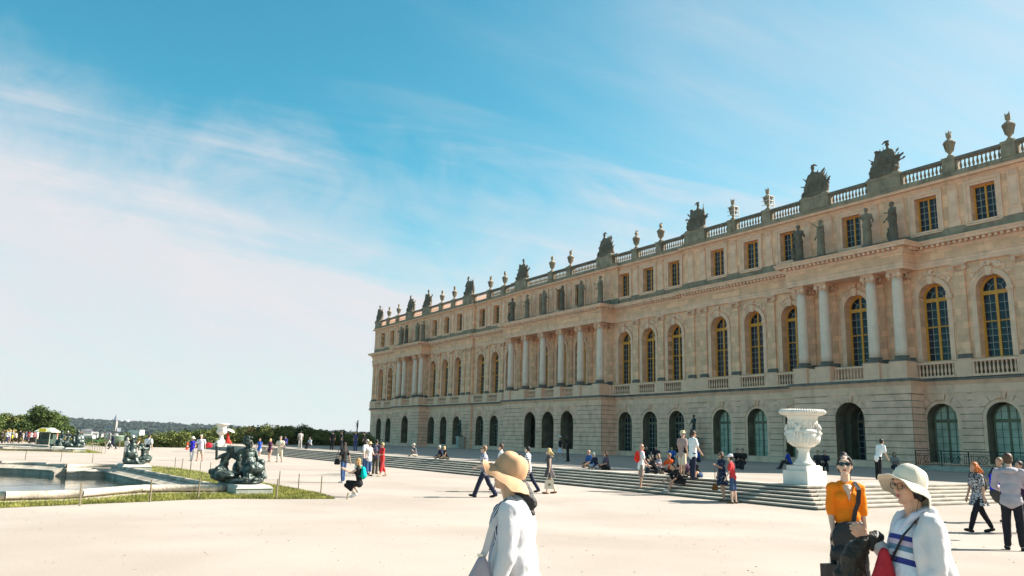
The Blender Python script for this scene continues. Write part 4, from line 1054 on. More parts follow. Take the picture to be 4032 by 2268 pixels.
def backpack(t, s, label, m, sz=1.0, group=None):
    c = s.J['chest']+s.T @ Vector((-.17, 0, -.04))*s.k; w = world_of(t, c); b = Blob(); k = s.k*sz
    b.ell((0, 0, -.03), (.10*k, .15*k, .20*k)); b.ell((.01, 0, .10), (.08*k, .12*k, .12*k)); b.ell((-.07, 0, -.08), (.05*k, .10*k, .09*k))
    o = thing('backpack', label, 'backpack', w, t.rotation_euler.z, group); b.make('bag_body', m, o, vox=.02, sm=2)
    mb = MB()
    for g in (-1, 1):
        P = [(.08*k, g*.10*k, -.14*k), (.16, g*.11*k, .0), (.255, g*.11*k, .10), (.29, g*.10*k, .19), (.24, g*.09*k, .26), (.14, g*.08*k, .25), (.06, g*.07*k, .17)]
        mb.tube(P, .014, 6)
    part('strap', mb, m, o); return o
def bag(at, rz, label, m, w=.3, h=.26, d=.12, strap=None, cat='bag', group=None, name='handbag'):
    o = thing(name, label, cat, at, rz, group); b = Blob()
    b.cap((-w*.33, 0, -h*.28), (w*.33, 0, -h*.28), d*.55, d*.55); b.cap((-w*.30, 0, h*.22), (w*.30, 0, h*.22), d*.38, d*.38); b.ell((0, 0, 0), (w*.5, d*.5, h*.5)); b.make('bag_body', m, o, vox=.014, sm=2)
    if strap: mb = MB(); mb.tube([Vector(p) for p in strap], .010, 6); part('strap', mb, m, o)
    return o
# ================================================================= sculpture on and around the palace
def ordn(i): return ['first', 'second', 'third', 'fourth', 'fifth', 'sixth', 'seventh', 'eighth', 'ninth', 'tenth', 'eleventh', 'twelfth', 'thirteenth', 'fourteenth'][i]
# flaming urns
m = MB(); m.box(-.24, .24, -.24, .24, 0, .12); m.lathe([(.20, .12), (.21, .2), (.11, .30), (.10, .36), (.14, .42), (.22, .52), (.27, .75), (.33, 1.0), (.37, 1.14), (.40, 1.20), (.40, 1.27), (.34, 1.31), (.24, 1.42), (.12, 1.50), (.09, 1.56), (.14, 1.60), (.10, 1.64)], 18)
for i in range(10): a = 2*PI*i/10; m.tube([(.25*math.cos(a), .25*math.sin(a), .55), (.36*math.cos(a), .36*math.sin(a), 1.1)], [.035, .05], 5); m.tube([(.39*math.cos(a), .39*math.sin(a), 1.22), (.42*math.cos(a), .42*math.sin(a), 1.12)], [.05, .03], 5)
URN = m.mesh('vase', S_DARK, False)
b = Blob(); rnd = random.Random(5)
for i in range(13):
    a = rnd.uniform(0, 6.28); r = rnd.uniform(.0, .10); h = rnd.uniform(.12, .36); b.cap((r*math.cos(a), r*math.sin(a), 1.66), (r*2.3*math.cos(a+.4), r*2.3*math.sin(a+.4), 1.88+h), .10, .015, 6)
b.ell((0, 0, 1.80), (.19, .19, .16))
near = [x for x in sorted(URNX, reverse=True)]
for i, x in enumerate(near):
    sc = x in (28.57, 32.79)
    lab = f'stone flame urn on the roof balustrade, {ordn(i)} urn from the right' if not sc else ('flame urn on the balustrade held by a white brace, nearer of two' if x > 30 else 'flame urn on the balustrade held by a white brace, farther of two')
    t = thing('flame_urn', lab, 'urn', (x, yq(x)+.04, 23.30), 0, 'flame urns along the roof balustrade'); t.rotation_euler.z = rnd.uniform(0, 6)
    obj('vase', URN, t)
    if i == 0: f0 = b.make('flame', S_DARK, t, vox=.035, sm=1)
    else: obj('flame', f0.data, t)
    if sc:
        m = MB()
        for yy in (-.30, .30): m.box(.40, .46, yy-.03, yy+.03, -.0, 1.32)
        for zz in (.42, .82, 1.24): m.box(.37, .46, -.36, .36, zz, zz+.05); m.box(-.40, .46, -.40, -.36, zz, zz+.05); m.box(-.40, .46, .36, .40, zz, zz+.05)
        o = part('brace', m, mat('white brace', (.62, .58, .52), .6), t); o.rotation_euler.z = -t.rotation_euler.z
# trophies of arms and seated figures
def trophy(x, seed, kind):
    r = random.Random(seed); y = yq(x)+.05
    b = Blob(); 
    b.ell((0, 0, .15), (1.25, .55, .28)); b.ell((0, .05, .95), (1.05, .50, 1.30)); b.ell((-.45*kind, 0, .8), (.75, .42, .85)); b.ell((.5*kind, 0, .7), (.8, .42, .8))
    for i in range(26):                   # shields, drums, bundles
        a = r.uniform(-1.2, 1.2); z = .1+max(0, 1-abs(a)/1.3)*1.7*r.random(); b.ell((a, r.uniform(-.38, .1), z+.15), (r.uniform(.10, .30), r.uniform(.1, .2), r.uniform(.10, .28)), rotm(r.uniform(0, 3), r.uniform(-.8, .8)), 7)
    cx = r.uniform(-.45, -.1)*kind        # cuirass with helmet and crest
    b.ell((cx, -.1, 1.85), (.34, .25, .46)); b.cap((cx-.38, -.1, 2.0), (cx-.62, -.2, 1.5), .13, .10); b.cap((cx+.38, -.1, 2.0), (cx+.6, -.2, 1.45), .13, .10)
    b.cap((cx, -.1, 2.2), (cx, -.1, 2.45), .11, .12); b.ell((cx, -.1, 2.62), (.17, .16, .19)); b.ell((cx+.05*kind, -.1, 2.84), (.26, .06, .12)); b.cap((cx+.2*kind, -.1, 2.9), (cx+.42*kind, -.1, 2.72), .08, .05)
    for i in range(12): a = R(r.uniform(-80, 80)); q = r.uniform(.9, 1.25); b.cap((math.sin(a)*q*.7, 0, .7+math.cos(a)*q*.7), (math.sin(a)*(q+.45), -.05, .75+math.cos(a)*(q+.55)), .12, .04, 6)
    for i in range(7):                    # flags, lances, fasces fanning out
        a = R(r.choice([-1, 1])*r.uniform(25, 72)); L_ = r.uniform(1.5, 2.5); ex = math.sin(a)*L_*.72; ez = .5+math.cos(a)*L_*.85; b.cap((0, .05, .6), (ex, .1, ez), .07, .05, 6); b.ell((ex, .1, ez), (.10, .05, .2), rotm(0, a), 6)
    if seed % 3 == 0: b.cap((.8, 0, .9), (1.0, 0, 2.75), .10, .03, 6); b.cap((.92, 0, 1.2), (.98, 0, 2.2), .26, .06, 8)
    if seed % 2: b.ell((.55*kind, -.1, 2.0), (.17, .17, .2)); b.ell((.55*kind, -.1, 1.65), (.25, .22, .35)); b.ell((.58*kind, -.1, 2.24), (.2, .16, .1))
    else: b.ell((.62*kind, -.05, 1.75), (.22, .2, .25)); b.cap((.6*kind, 0, 1.9), (.75*kind, 0, 2.25), .14, .06)
    rk = sorted(TROPH, reverse=True).index(x)
    t = thing('stone_trophy', f'carved stone armour and flags on the roofline, {ordn(rk)} group from the right', 'sculpture', (x, y, 23.30), 0, 'carved trophies along the roofline')
    b.make('carving', S_STAT, t, vox=.045 if x > 0 else .06, sm=1, disp=.10, dsz=.14)
    m = MB(); m.box(-1.3, 1.3, -.40, .45, 0, .12); part('plinth', m, S_DARK, t)
    if rk in (1, 2, 3, 4, 5): # pale protective netting caught on the carving of the two nearest groups
        pass
for i, x in enumerate(TROPH): trophy(x, i+3, 1 if i % 2 else -1)
# draped statues above the porticoes
def statue(at, rz, H, label, pose, seed, m, grp, name='statue', cat='statue', drape=True, fem=True, block=.18, vox=.035, blockm=None):
    r = random.Random(seed); t = thing(name, label, cat, at, rz, grp); s = Skel(pose, H, fem, 1.12 if H < 2.5 else 1.3); k = s.k; b = Blob(); s.body(b); J = s.J
    b.ell(J['head']+Vector((-.03, 0, .05))*k, (.11*k, .10*k, .10*k))
    if drape:
        s.torso(b, .03)
        for i in range(11):
            a = 2*PI*i/11; rr = .12*k; b.cap((J['pel'].x+rr*math.cos(a)*.9, J['pel'].y+rr*math.sin(a), J['pel'].z+.1*k), (J['pel'].x+(rr*1.22)*math.cos(a+.2), (rr*1.35)*math.sin(a+.2), .04), .055*k, .05*k, 6)
        b.ell((J['pel'].x, 0, .45*k), (.13*k, .16*k, .45*k))
        b.cap(J['shL'], J['pel']+Vector((.1, -.1, 0))*k, .06*k, .08*k); b.cap(J['shR']+Vector((-.05, 0, 0)), J['pel']+Vector((-.12, .05, -.4))*k, .06*k, .07*k)
    else: b.cap(J['pel']+Vector((0, -.12, .0))*k, (J['pel'].x-.05, -.2*k, .05), .07*k, .10*k)
    if seed % 3 == 0: b.ell((.05, -.28*k, .28*k), (.14*k, .13*k, .25*k)); b.ell((.05, -.28*k, .58*k), .09*k)
    b.make('figure', m, t, (0, 0, block), vox=vox, sm=2, disp=.05 if drape else 0, dsz=.09)
    mb = MB(); mb.box(-.36, .36, -.42, .42, 0, block-.002); mb.box(-.30, .30, -.34, .34, block-.002, block+.04); part('plinth', mb, blockm or m, t); return t, s
SP = [dict(lean=0, L=(8, 14), R=(-4, 4), AL=(25, 14, 70, 20), AR=(10, 18, 30)), dict(lean=2, L=(-2, 3), R=(10, 18), AL=(5, 22, 60, 10), AR=(35, 20, 90, 30)),
      dict(lean=-2, L=(6, 10), R=(-5, 5), AL=(60, 20, 60, 0), AR=(5, 25, 20)), dict(lean=3, L=(-4, 4), R=(12, 20), AL=(15, 25, 100, 30), AR=(-8, 14, 20))]
stx = [c for c in COLX[::-1]]; n = 0
for x in sorted([-c for c in COLX]+COLX+[-c for c in COLP]+COLP, reverse=True):
    w = 'near portico' if x > 20 else 'far portico' if x < -20 else 'middle portico'; k = n % 4 if abs(x) > 20 else (n-4) % 6
    pos = ordn(k); xx = x-.06
    big = MB()
    statue((xx, CY+.05, 17.40), R(-90+(25 if n % 2 else -30)), 2.95, f'grey draped stone statue standing over the {w}, {pos} from the right', SP[n % 4], n, S_STATL if n % 3 else S_STAT, f'statues standing over the {w}', block=.30, blockm=S_LEDGE)
    n += 1
# great marble vase on its pedestal at the corner of the steps
vc = G(3163, 1905, TZ)
_c = G(3181, 1911, TZ); VX, VY = _c.x-.54, _c.y+.54
t = thing('marble_vase', 'huge white marble vase with relief band on a square block by the steps', 'vase', (VX, VY, TZ)); t.scale = (.82, .82, .82)
S = 1.0; m = MB(); m.box(-.66, .66, -.66, .66, 0, .60); m2 = MB(); m2.box(-.54, .54, -.54, .54, .602, .80)
part('block', m, S_VASE, t); part('block', m2, S_VASE, t)
m = MB(); m.box(-.47, .47, -.47, .47, .802, .84); m.lathe([(.46, .84), (.48, .88), (.46, .93), (.40, .97), (.30, 1.10), (.24, 1.25), (.225, 1.40), (.24, 1.50), (.30, 1.55), (.31, 1.59), (.26, 1.62)], 40); part('foot', m, S_VASE, t, smooth=True)
m = MB(); m.lathe([(.20, 1.60), (.40, 1.64), (.56, 1.74), (.68, 1.90), (.73, 2.06), (.735, 2.18), (.70, 2.22), (.70, 2.26), (.73, 2.29), (.71, 2.36), (.66, 2.42)], 56)
for i in range(28): a = 2*PI*i/28; m.tube([(.42*math.cos(a), .42*math.sin(a), 1.655), (.66*math.cos(a), .66*math.sin(a), 1.87), (.72*math.cos(a), .72*math.sin(a), 2.1)], [.02, .045, .03], 5)
part('bowl', m, S_VASE, t, smooth=True)
m = MB(); m.lathe([(.60, 2.38), (.585, 2.50), (.59, 2.70), (.62, 2.86), (.68, 2.98), (.76, 3.05)], 56); part('neck', m, S_VASE, t, smooth=True)
b = Blob(); r = random.Random(11)
for i in range(16):                      # frieze of small figures
    a = 2*PI*i/16; R_ = .605; z0 = 2.46; q = Vector((math.cos(a), math.sin(a), 0)); sd = Vector((-q.y, q.x, 0)); h = r.uniform(.9, 1.1)
    b.ell(q*R_+Vector((0, 0, z0+.26)), (.06, .06, .09)); b.ell(q*(R_+.01)+Vector((0, 0, z0+.39)), .038)
    for sg in (-1, 1): b.cap(q*R_+sd*.03*sg+Vector((0, 0, z0+.2)), q*R_+sd*(.07*sg*r.random()+.03*sg)+Vector((0, 0, z0)), .032, .022, 6); b.cap(q*R_+sd*.05*sg+Vector((0, 0, z0+.32)), q*R_+sd*sg*r.uniform(.08, .13)+Vector((0, 0, z0+r.uniform(.15, .42))), .022, .018, 6)
b.make('relief_figures', S_VASE, t, vox=.014, sm=1)
m = MB(); m.lathe([(.70, 3.03), (.86, 3.06), (.97, 3.12), (1.0, 3.20), (.96, 3.27), (.86, 3.29), (.78, 3.22), (.60, 3.10)], 64)
for i in range(56): a = 2*PI*i/56; c_, s_ = math.cos(a), math.sin(a); m.add(*(lambda q: (q.v, q.f))(MB().tube([(.80*c_, .80*s_, 3.285), (.93*c_, .93*s_, 3.285), (1.005*c_, 1.005*s_, 3.20), (.95*c_, .95*s_, 3.10)], [.018, .032, .034, .02], 5)))
part('rim', m, S_VASE, t, smooth=True)
for i, a in enumerate((R(200), R(20), R(110), R(290))):
    q = Vector((math.cos(a), math.sin(a), 0)); sd = Vector((-q.y, q.x, 0)); b = Blob(); P = lambda r_, z, s_=0: q*r_+sd*s_+Vector((0, 0, z))
    if i < 2 or 1:
        b.ell(P(.72, 2.46), (.10, .10, .14)); b.ell(P(.80, 2.45), (.04, .04, .05)); b.ell(P(.76, 2.40), (.05, .05, .04))
        for sg in (-1, 1): b.cap(P(.71, 2.36, .10*sg), P(.74, 2.15, .14*sg), .05, .035); b.ell(P(.76, 2.24, .13*sg), (.06, .06, .06)); b.ell(P(.69, 2.57, .08*sg), (.06, .06, .09))
        b.cap(P(.74, 2.3), P(.66, 1.9), .05, .03)
    b.make('mask_handle', S_VASE, t, vox=.014, sm=1)
# smaller twin far away at the other end of the steps
p = G(868, 1757, TZ); t = thing('marble_vase', 'distant white marble vase on a tapering pedestal at the far left end of the steps', 'vase', (p.x, p.y, TZ-.05)); t.scale = (.72, .72, .72)
m = MB(); m.box(-.72, .72, -.72, .72, 0, .62); m.box(-.6, .6, -.6, .6, .62, .9); part('block', m, S_VASE, t)
m = MB(); m.lathe([(.50, .9), (.42, 1.05), (.28, 1.35), (.25, 1.5), (.30, 1.66), (.30, 1.72)], 24); part('foot', m, S_VASE, t, smooth=True)
m = MB(); m.lathe([(.22, 1.7), (.45, 1.76), (.68, 1.98), (.74, 2.2), (.70, 2.36), (.62, 2.46), (.60, 2.75), (.66, 3.0), (.80, 3.12), (.98, 3.16), (1.0, 3.3), (.9, 3.36)], 32); part('bowl', m, S_VASE, t, smooth=True)
for sg in (-1, 1): b = Blob(); b.ell((.7*sg, 0, 2.45), (.14, .12, .2)); b.make('mask_handle', S_VASE, t, vox=.03, sm=1)
# ---------------------------------------------------------------- bronzes
BRZ = mat('green bronze', (.030, .046, .041), .42, .3, 5, .4, 16, metal=.4, spec=.45, col2=(.20, .26, .225), thresh=(.42, .85))
BRD = mat('dark bronze', (.018, .030, .030), .42, .3, 5, .4, 20, metal=.5, col2=(.05, .08, .075))
def bronze_group(at, rz, label, scale, vox, grp=None, flip=1):
    t = thing('bronze_group', label, 'sculpture', at, rz, grp); k = scale; b = Blob(); V = lambda x, y, z: Vector((x*k, y*flip*k, z*k)); c = lambda p, q, r0, r1=None: b.cap(V(*p), V(*q), r0*k, (r1 if r1 else r0)*k); e = lambda p, r: b.ell(V(*p), tuple(x*k for x in r))
    # rocky base with reeds and shells (x: depth along the plinth, y: across, z: up)
    e((0, 0, .08), (1.15, .62, .14)); e((-.5, -.3, .14), (.6, .35, .16)); e((.3, .35, .12), (.5, .3, .14)); e((-.9, -.1, .08), (.5, .5, .12))
    r = random.Random(4)
    for i in range(26): a = r.uniform(0, 6.28); x, y = 1.05*math.cos(a), .58*math.sin(a); e((x, y, .14+.1*r.random()), (r.uniform(.05, .10), r.uniform(.05, .10), r.uniform(.04, .09)))
    # river nymph seated on the near side, head turned away, hair and garland
    e((.1, .22, .42), (.36, .34, .26)); e((.02, .18, .72), (.24, .26, .26)); e((-.02, .16, .98), (.20, .24, .24)); e((-.02, .16, 1.16), (.17, .25, .12))
    c((-.02, .16, 1.2), (-.04, .12, 1.36), .08, .07); e((-.05, .10, 1.47), (.13, .115, .15)); c((-.14, .04, 1.45), (-.17, .02, 1.43), .03, .02)
    for i in range(34): a = r.uniform(0, 6.28); z = r.uniform(-.1, .15); e((-.03+.13*math.cos(a), .12+.13*math.sin(a), 1.5+z), (.045, .045, .05))
    for i in range(14): e((.06+.05*r.random(), .16+.10*r.random(), 1.45-.03*i), (.05, .055, .05))
    c((-.02, .40, 1.16), (.10, .50, .86), .085, .07); c((.10, .50, .86), (.22, .42, .58), .07, .05)
    c((-.04, -.08, 1.14), (-.22, -.26, .98), .08, .065); c((-.22, -.26, .98), (-.34, -.30, 1.18), .06, .045)
    c((.12, .35, .46), (.42, .52, .74), .17, .14); c((.42, .52, .74), (.40, .60, .26), .125, .09); c((.10, .12, .42), (.50, .12, .56), .17, .14); c((.50, .12, .56), (.46, .05, .18), .12, .08)
    # heavy drapery over the knees
    for i in range(12):
        a = i/11; c((.30+.18*math.sin(a*3), -.02+.60*a, .74-.12*abs(a-.5)), (.52+.08*math.sin(a*9), -.10+.78*a, .22), .06, .05)
    e((.40, .30, .52), (.22, .36, .26))
    # a putto on the far side lifting a shell
    e((-.35, -.62, .42), (.26, .24, .24)); e((-.33, -.56, .70), (.16, .16, .22)); e((-.32, -.52, .92), (.16, .19, .15)); e((-.30, -.40, 1.14), (.12, .12, .13))
    for i in range(18): a = r.uniform(0, 6.28); e((-.30+.10*math.cos(a), -.40+.10*math.sin(a), 1.2+r.uniform(-.06, .06)), (.045, .045, .045))
    c((-.32, -.62, .98), (-.30, -.86, .86), .07, .06); c((-.30, -.86, .86), (-.28, -.90, 1.22), .055, .04); e((-.28, -.90, 1.28), (.05, .06, .07)); c((-.28, -.92, 1.3), (-.28, -.97, 1.40), .022, .014); c((-.28, -.87, 1.3), (-.28, -.86, 1.41), .020, .014); c((-.28, -.90, 1.3), (-.26, -.91, 1.43), .020, .012)
    c((-.30, -.38, .98), (-.15, -.2, .86), .07, .055)
    c((-.35, -.55, .42), (-.15, -.85, .50), .13, .10); c((-.15, -.85, .50), (-.20, -.95, .22), .09, .06); c((-.40, -.6, .40), (-.30, -.98, .42), .12, .10); e((-.3, -1.02, .40), (.09, .09, .11))
    e((-.2, -.55, .26), (.55, .5, .2))
    # a second child behind
    e((-.70, .10, .50), (.22, .22, .28)); e((-.70, .12, .84), (.13, .15, .2)); e((-.70, .14, 1.08), (.11, .11, .12)); c((-.70, .28, .94), (-.55, .45, 1.1), .06, .04)
    b.make('figures', BRZ, t, vox=vox, sm=1, disp=.026*k, dsz=.05); return t
def plinth(at, rz, label, L_, Wd, h, sink, grp=None):
    t = thing('bronze_pedestal', label, 'pedestal', at, rz, grp); m = MB(); m.box(-L_, L_, -Wd, Wd, -sink, h-.10); part('pedestal_block', m, S_VASEG, t)
    m = MB(); x0, x1, y0, y1 = -L_-.02, L_+.02, -Wd-.02, Wd+.02; q = .10
    m.add([(x0, y0, h-.098), (x1, y0, h-.098), (x1, y1, h-.098), (x0, y1, h-.098), (x0+q, y0+q, h), (x1-q, y0+q, h), (x1-q, y1-q, h), (x0+q, y1-q, h)], [(4, 5, 6, 7), (0, 1, 5, 4), (1, 2, 6, 5), (2, 3, 7, 6), (3, 0, 4, 7), (3, 2, 1, 0)]); part('pedestal_cap', m, S_VASEG, t); return t
S_VASEG = stone_mat('green stained marble', (.38, .39, .34), None, .16, .35, .5, .8)
p1 = (51.55, -50.15, 0)
plinth(p1, 0, 'low pale marble pedestal on the grass carrying the nearest bronze group', 1.45, .60, .30, .4)
bronze_group((51.35, -50.2, .285), R(6), 'dark green bronze group of seated nymph and children, nearest, on the grass corner', .97, .018)
plinth((35.0, -51.6, 0), 0, 'marble pedestal rising from the water at the far corner of the near basin', 1.3, .66, .34, 1.0)
bronze_group((35.0, -51.6, .335), R(5), 'bronze group with bushy curls on the far corner pedestal of the near basin', .82, .03, flip=-1)
pp = G(297, 1779, 0); plinth((pp.x-1.2, pp.y, 0), 0, 'low marble pedestal at the corner of the farther basin', 1.3, .85, .36, .3); bronze_group((pp.x-1.3, pp.y, .35), R(20), 'dark bronze group at the near corner of the farther basin', 1.0, .05)
pp = G(236, 1757, .3); plinth((pp.x, pp.y, 0), 0, 'far pedestal of the farther basin', 1.3, .8, .3, .5); bronze_group((pp.x, pp.y, .3), R(-60), 'pale green bronze group at the far corner of the farther basin', .95, .06)
# bronze statues on stone blocks against the palace wall
def wall_statue(x, y, label, lab2, seed, H=1.95, ph=1.35, rz=-90, wide=1.0):
    t = thing('stone_pedestal', lab2, 'pedestal', (x, y, TZ)); m = MB(); m.box(-.52, .52, -.52, .52, 0, .22); m.box(-.42, .42, -.42, .42, .222, ph-.16); m.box(-.52, .52, -.52, .52, ph-.158, ph); part('block', m, S_VASEG, t)
    statue((x, y, TZ+ph), R(rz), H, label, SP[seed % 4], seed, BRD, None, 'bronze_statue', 'statue', False, False, .08, .03)
def at_wall(u, y): d = ray(u, 1700); tt = (y-CL.y)/d.y; return CL.x+d.x*tt
wall_statue(at_wall(2733, -1.2), -1.2, 'dark bronze standing nude statue against the wall right of the middle portico', 'stone block under the bronze statue nearest the vase', 0, 2.1, 1.9)
wall_statue(at_wall(1812, -1.2), -1.2, 'dark bronze statue leaning on a stump left of the middle portico', 'blue grey stone block under the bronze statue left of the middle portico', 3, 2.2, 1.7)
wall_statue(-61.5, -2.2, 'dark bronze statue with raised arm at the far left corner of the palace', 'stone block under the bronze statue at the far left palace corner', 2, 2.2, 1.9)
# wrought iron railing on a stone kerb in front of the near pavilion
t = thing('iron_railing', 'black wrought iron railing with scrolls on a stone kerb by the palace', 'railing', (54, -2.9, TZ)); IRON = mat('black iron', (.012, .012, .012), .5, .2)
m = MB(); m.box(-7.2, 9.5, -.35, 2.4, 0, .28); m.box(-7.5, 9.8, -.75, -.352, 0, .14); part('stone_kerb', m, S_STEP, t)
for i in range(9):
    x0 = -7+1.85*i; m = MB(); m.box(x0, x0+.05, -.03, .03, .28, 1.34); m.box(x0+.052, x0+1.85, -.03, .03, 1.28, 1.34); m.box(x0+.052, x0+1.85, -.02, .02, .36, .40); m.box(x0+.052, x0+1.85, -.02, .02, 1.10, 1.13)
    cx = x0+.95; m.tube([(cx+.34*math.cos(a), 0, .76+.28*math.sin(a)) for a in [2*PI*k/16 for k in range(17)]], .016, 4)
    for sg in (-1, 1):
        m.tube([(cx+sg*(.38+.16*math.cos(a)), 0, .62+.18*math.sin(a)) for a in [PI*1.6*k/10 for k in range(11)]], .014, 4); m.tube([(cx+sg*(.38+.13*math.cos(a)), 0, .92+.12*math.sin(a)) for a in [-PI*1.6*k/10 for k in range(11)]], .014, 4)
        for q in (.62, .76): m.box(cx+sg*q-.012, cx+sg*q+.012, -.012, .012, .40, 1.10)
    m.tube([(cx-.2, 0, .56), (cx, 0, .98), (cx+.2, 0, .56)], .014, 4); m.tube([(cx-.2, 0, .96), (cx, 0, .54), (cx+.2, 0, .96)], .014, 4); part('iron_panel', m, IRON, t)
# wooden stakes with a thin wire round the lawns
WOOD = mat('grey stake wood', (.20, .165, .11), .9, .3, 3, .4, 30, stretch=(1, 1, .1))
def stake(x, y, h, i, lab, grp): 
    t = thing('wooden_stake', lab, 'stake', (x, y, 0), random.uniform(0, 3), grp); m = MB(); l = random.uniform(-.02, .03)
    m.add([(-.022, -.016, -.02), (.022, -.016, -.02), (.022, .016, -.02), (-.022, .016, -.02), (-.018+l, -.013, h), (.018+l, -.013, h), (.018+l, .013, h), (-.018+l, .013, h)], [(0, 3, 2, 1), (4, 5, 6, 7), (0, 1, 5, 4), (1, 2, 6, 5), (2, 3, 7, 6), (3, 0, 4, 7)]); part('post', m, WOOD, t)
    return Vector((x+l, y, h-.04))
ST1 = [G(*p) for p in [(314, 1993), (590, 1977), (779, 1964), (1088, 1964)]]; ST2 = [G(*p) for p in [(1263, 1946), (1174, 1931), (1098, 1917), (1031, 1896)]]
ST3 = [G(*p) for p in [(874, 1877), (826, 1868), (787, 1861), (750, 1854), (716, 1847), (688, 1841)]]; ST4 = [G(*p) for p in [(363, 1824), (239, 1818), (99, 1811)]]
w = []
for i, p in enumerate(ST1): w.append(stake(p.x, p.y, .62, i, f'wooden stake at the grass edge before the near basin, {ordn(i)} from left', 'stakes along the near lawn'))
p = G(1366, 1966); stake(p.x, p.y, .20, 9, 'short stump of a stake just right of the grass tip', None)
for i, p in enumerate(ST2): stake(p.x, p.y, .60, i, f'wooden stake right of the nearest bronze group, {ordn(i)} from the right', 'stakes right of the nearest bronze')
for i, p in enumerate(ST3): stake(p.x, p.y, .58, i, f'wooden stake on the grass behind the nearest bronze, {ordn(i)} from right', 'stakes behind the nearest bronze')
for i, p in enumerate(ST4): stake(p.x, p.y, .58, i, f'wooden stake beyond the near basin, {ordn(i)} from the right', 'stakes beyond the near basin')
for i, (u, v) in enumerate([(413, 1788), (400, 1783), (391, 1780), (382, 1778), (372, 1776), (363, 1774), (354, 1772), (346, 1771), (338, 1769), (331, 1767), (323, 1765), (316, 1763)]):
    p = G(u, v); stake(p.x, p.y, .62, i, f'thin stake beside the farther basin lawn, {ordn(i)} from the right', 'stakes beside the farther lawn')
for i, (u, v) in enumerate([(54, 1775), (145, 1778), (211, 1779)]): p = G(u, v); stake(p.x, p.y, .8, i, f'stake in front of the farther basin, {ordn(i)} from the left', 'stakes in front of the farther basin')
m = MB()
m.tube([Vector((57.2, -58, .58))]+w, .004, 4); o = thing('guard_wire', 'thin wire strung between the stakes at the near grass edge', 'wire', (0, 0, 0), data=m.mesh('guard_wire', IRON))
# ================================================================= people
def P0(u, v): p = GG(u, v); return (p.x, p.y, gz(p.x, p.y))
def PT(u, v, z=TZ): p = G(u, v, z); return (p.x, p.y, z)
def step_z(y): return min(TZ, max(0, (math.floor((y-SY)/TR)+1)*RI)) if y > SY else 0
def pm(**k): d = dict(STAND); d.update(k); return d
# a patterned cloth: light and dark blots, or stripes
def blotch(name, c1, c2, sc=14, t=(.46, .54)): return mat('cloth '+name, c1, .85, 0, sc, .4, 45, col2=c2, thresh=t, spec=.12, detail=2)
def stripes(name, cols, per, axis=2, rot=(0, 0, 0)):
    n = 'cloth '+name
    if n in MATS: return MATS[n]
    m = mat(n, cols[0][1], .85, 0, 5, .4, 45, spec=.12); N, L = nodes(m); b = N['Principled BSDF']; tc = N.new('ShaderNodeTexCoord'); mp = N.new('ShaderNodeMapping'); mp.inputs[2].default_value = rot; L.new(tc.outputs['Object'], mp.inputs[0])
    sx = N.new('ShaderNodeSeparateXYZ'); L.new(mp.outputs[0], sx.inputs[0]); a = N.new('ShaderNodeMath'); a.operation = 'DIVIDE'; L.new(sx.outputs[axis], a.inputs[0]); a.inputs[1].default_value = per
    f = N.new('ShaderNodeMath'); f.operation = 'FRACT'; L.new(a.outputs[0], f.inputs[0]); cr = N.new('ShaderNodeValToRGB'); cr.color_ramp.interpolation = 'CONSTANT'; e = cr.color_ramp.elements
    while len(e) < len(cols): e.new(.5)
    for i, (p, c) in enumerate(cols): e[i].position = p; e[i].color = (*c, 1)
    L.new(f.outputs[0], cr.inputs[0]); L.new(cr.outputs[0], b.inputs['Base Color']); return m
WHT, BLK, NVY = (.74, .73, .71), (.018, .018, .020), (.022, .030, .065)
JEAN, KHK, CRM = (.045, .085, .19), (.20, .165, .11), (.62, .54, .42)
# --- on the gravel in the middle
t, s = person('man in a floral short sleeved shirt and navy trousers striding left', P0(1905, 1959), 180, 1.76, dict(WALK, AL=(10, 6, 62, 10), AR=(6, 6, 70, 10)), wide=1.15, top=('floral', blotch('floral', (.045, .05, .09), (.62, .60, .66), 26), 'short'), hairk=('short', 'light'), glasses=True, hem=.03)
person('man in a plain white t-shirt walking left behind the man in the floral shirt', P0(1972, 1937), 178, 1.80, dict(WALK, L=(-16, 14), R=(20, 4)), skin='pale', hairk=('short', 'brown'), glasses=True, hem=.05, bot=('shorts', 'stone', KHK))
person('man in a white and navy checked shirt seen partly behind the tan hat', P0(2078, 1938), 160, 1.74, WALK, top=('white navy check', stripes('white navy check', [(0, (.70, .72, .74)), (.62, NVY)], .085), 'short'), hairk=('short', 'black'), hem=.05)
t, s = person('blonde woman in a short grey dress walking left with a tote bag', P0(2162, 1944), 187, 1.66, dict(WALK, L=(10, 5), R=(-14, 8), AL=(2, 4, 6), AR=(-6, 12, 10)), True, .95, 'pale', ('grey dress', (.085, .075, .08), 'none'), None, (cloth('grey dress', (.085, .075, .08)), .62, .10, .04), ('wind', 'blond'), glasses=True, shoes=('tan', (.18, .09, .05)))
w = world_of(t, s.J['wrL']+Vector((0, 0, -.05))); o = thing('tote_bag', 'cream cloth tote bag with a small dark emblem held by the blonde woman', 'bag', w, t.rotation_euler.z); TOTE = cloth('cream canvas', (.62, .55, .45)); m = MB()
m.add([(-.18, -.03, -.62), (.18, -.03, -.62), (.18, .03, -.62), (-.18, .03, -.62), (-.16, -.06, -.28), (.16, -.06, -.28), (.16, .06, -.28), (-.16, .06, -.28)], [(0, 3, 2, 1), (0, 1, 5, 4), (1, 2, 6, 5), (2, 3, 7, 6), (3, 0, 4, 7)]); part('bag_body', m, TOTE, o)
m = MB()
for y in (-.05, .05): m.tube([(-.09, y, -.28), (-.05, y*.4, -.1), (0, 0, .02), (.05, y*.4, -.1), (.09, y, -.28)], .012, 5)
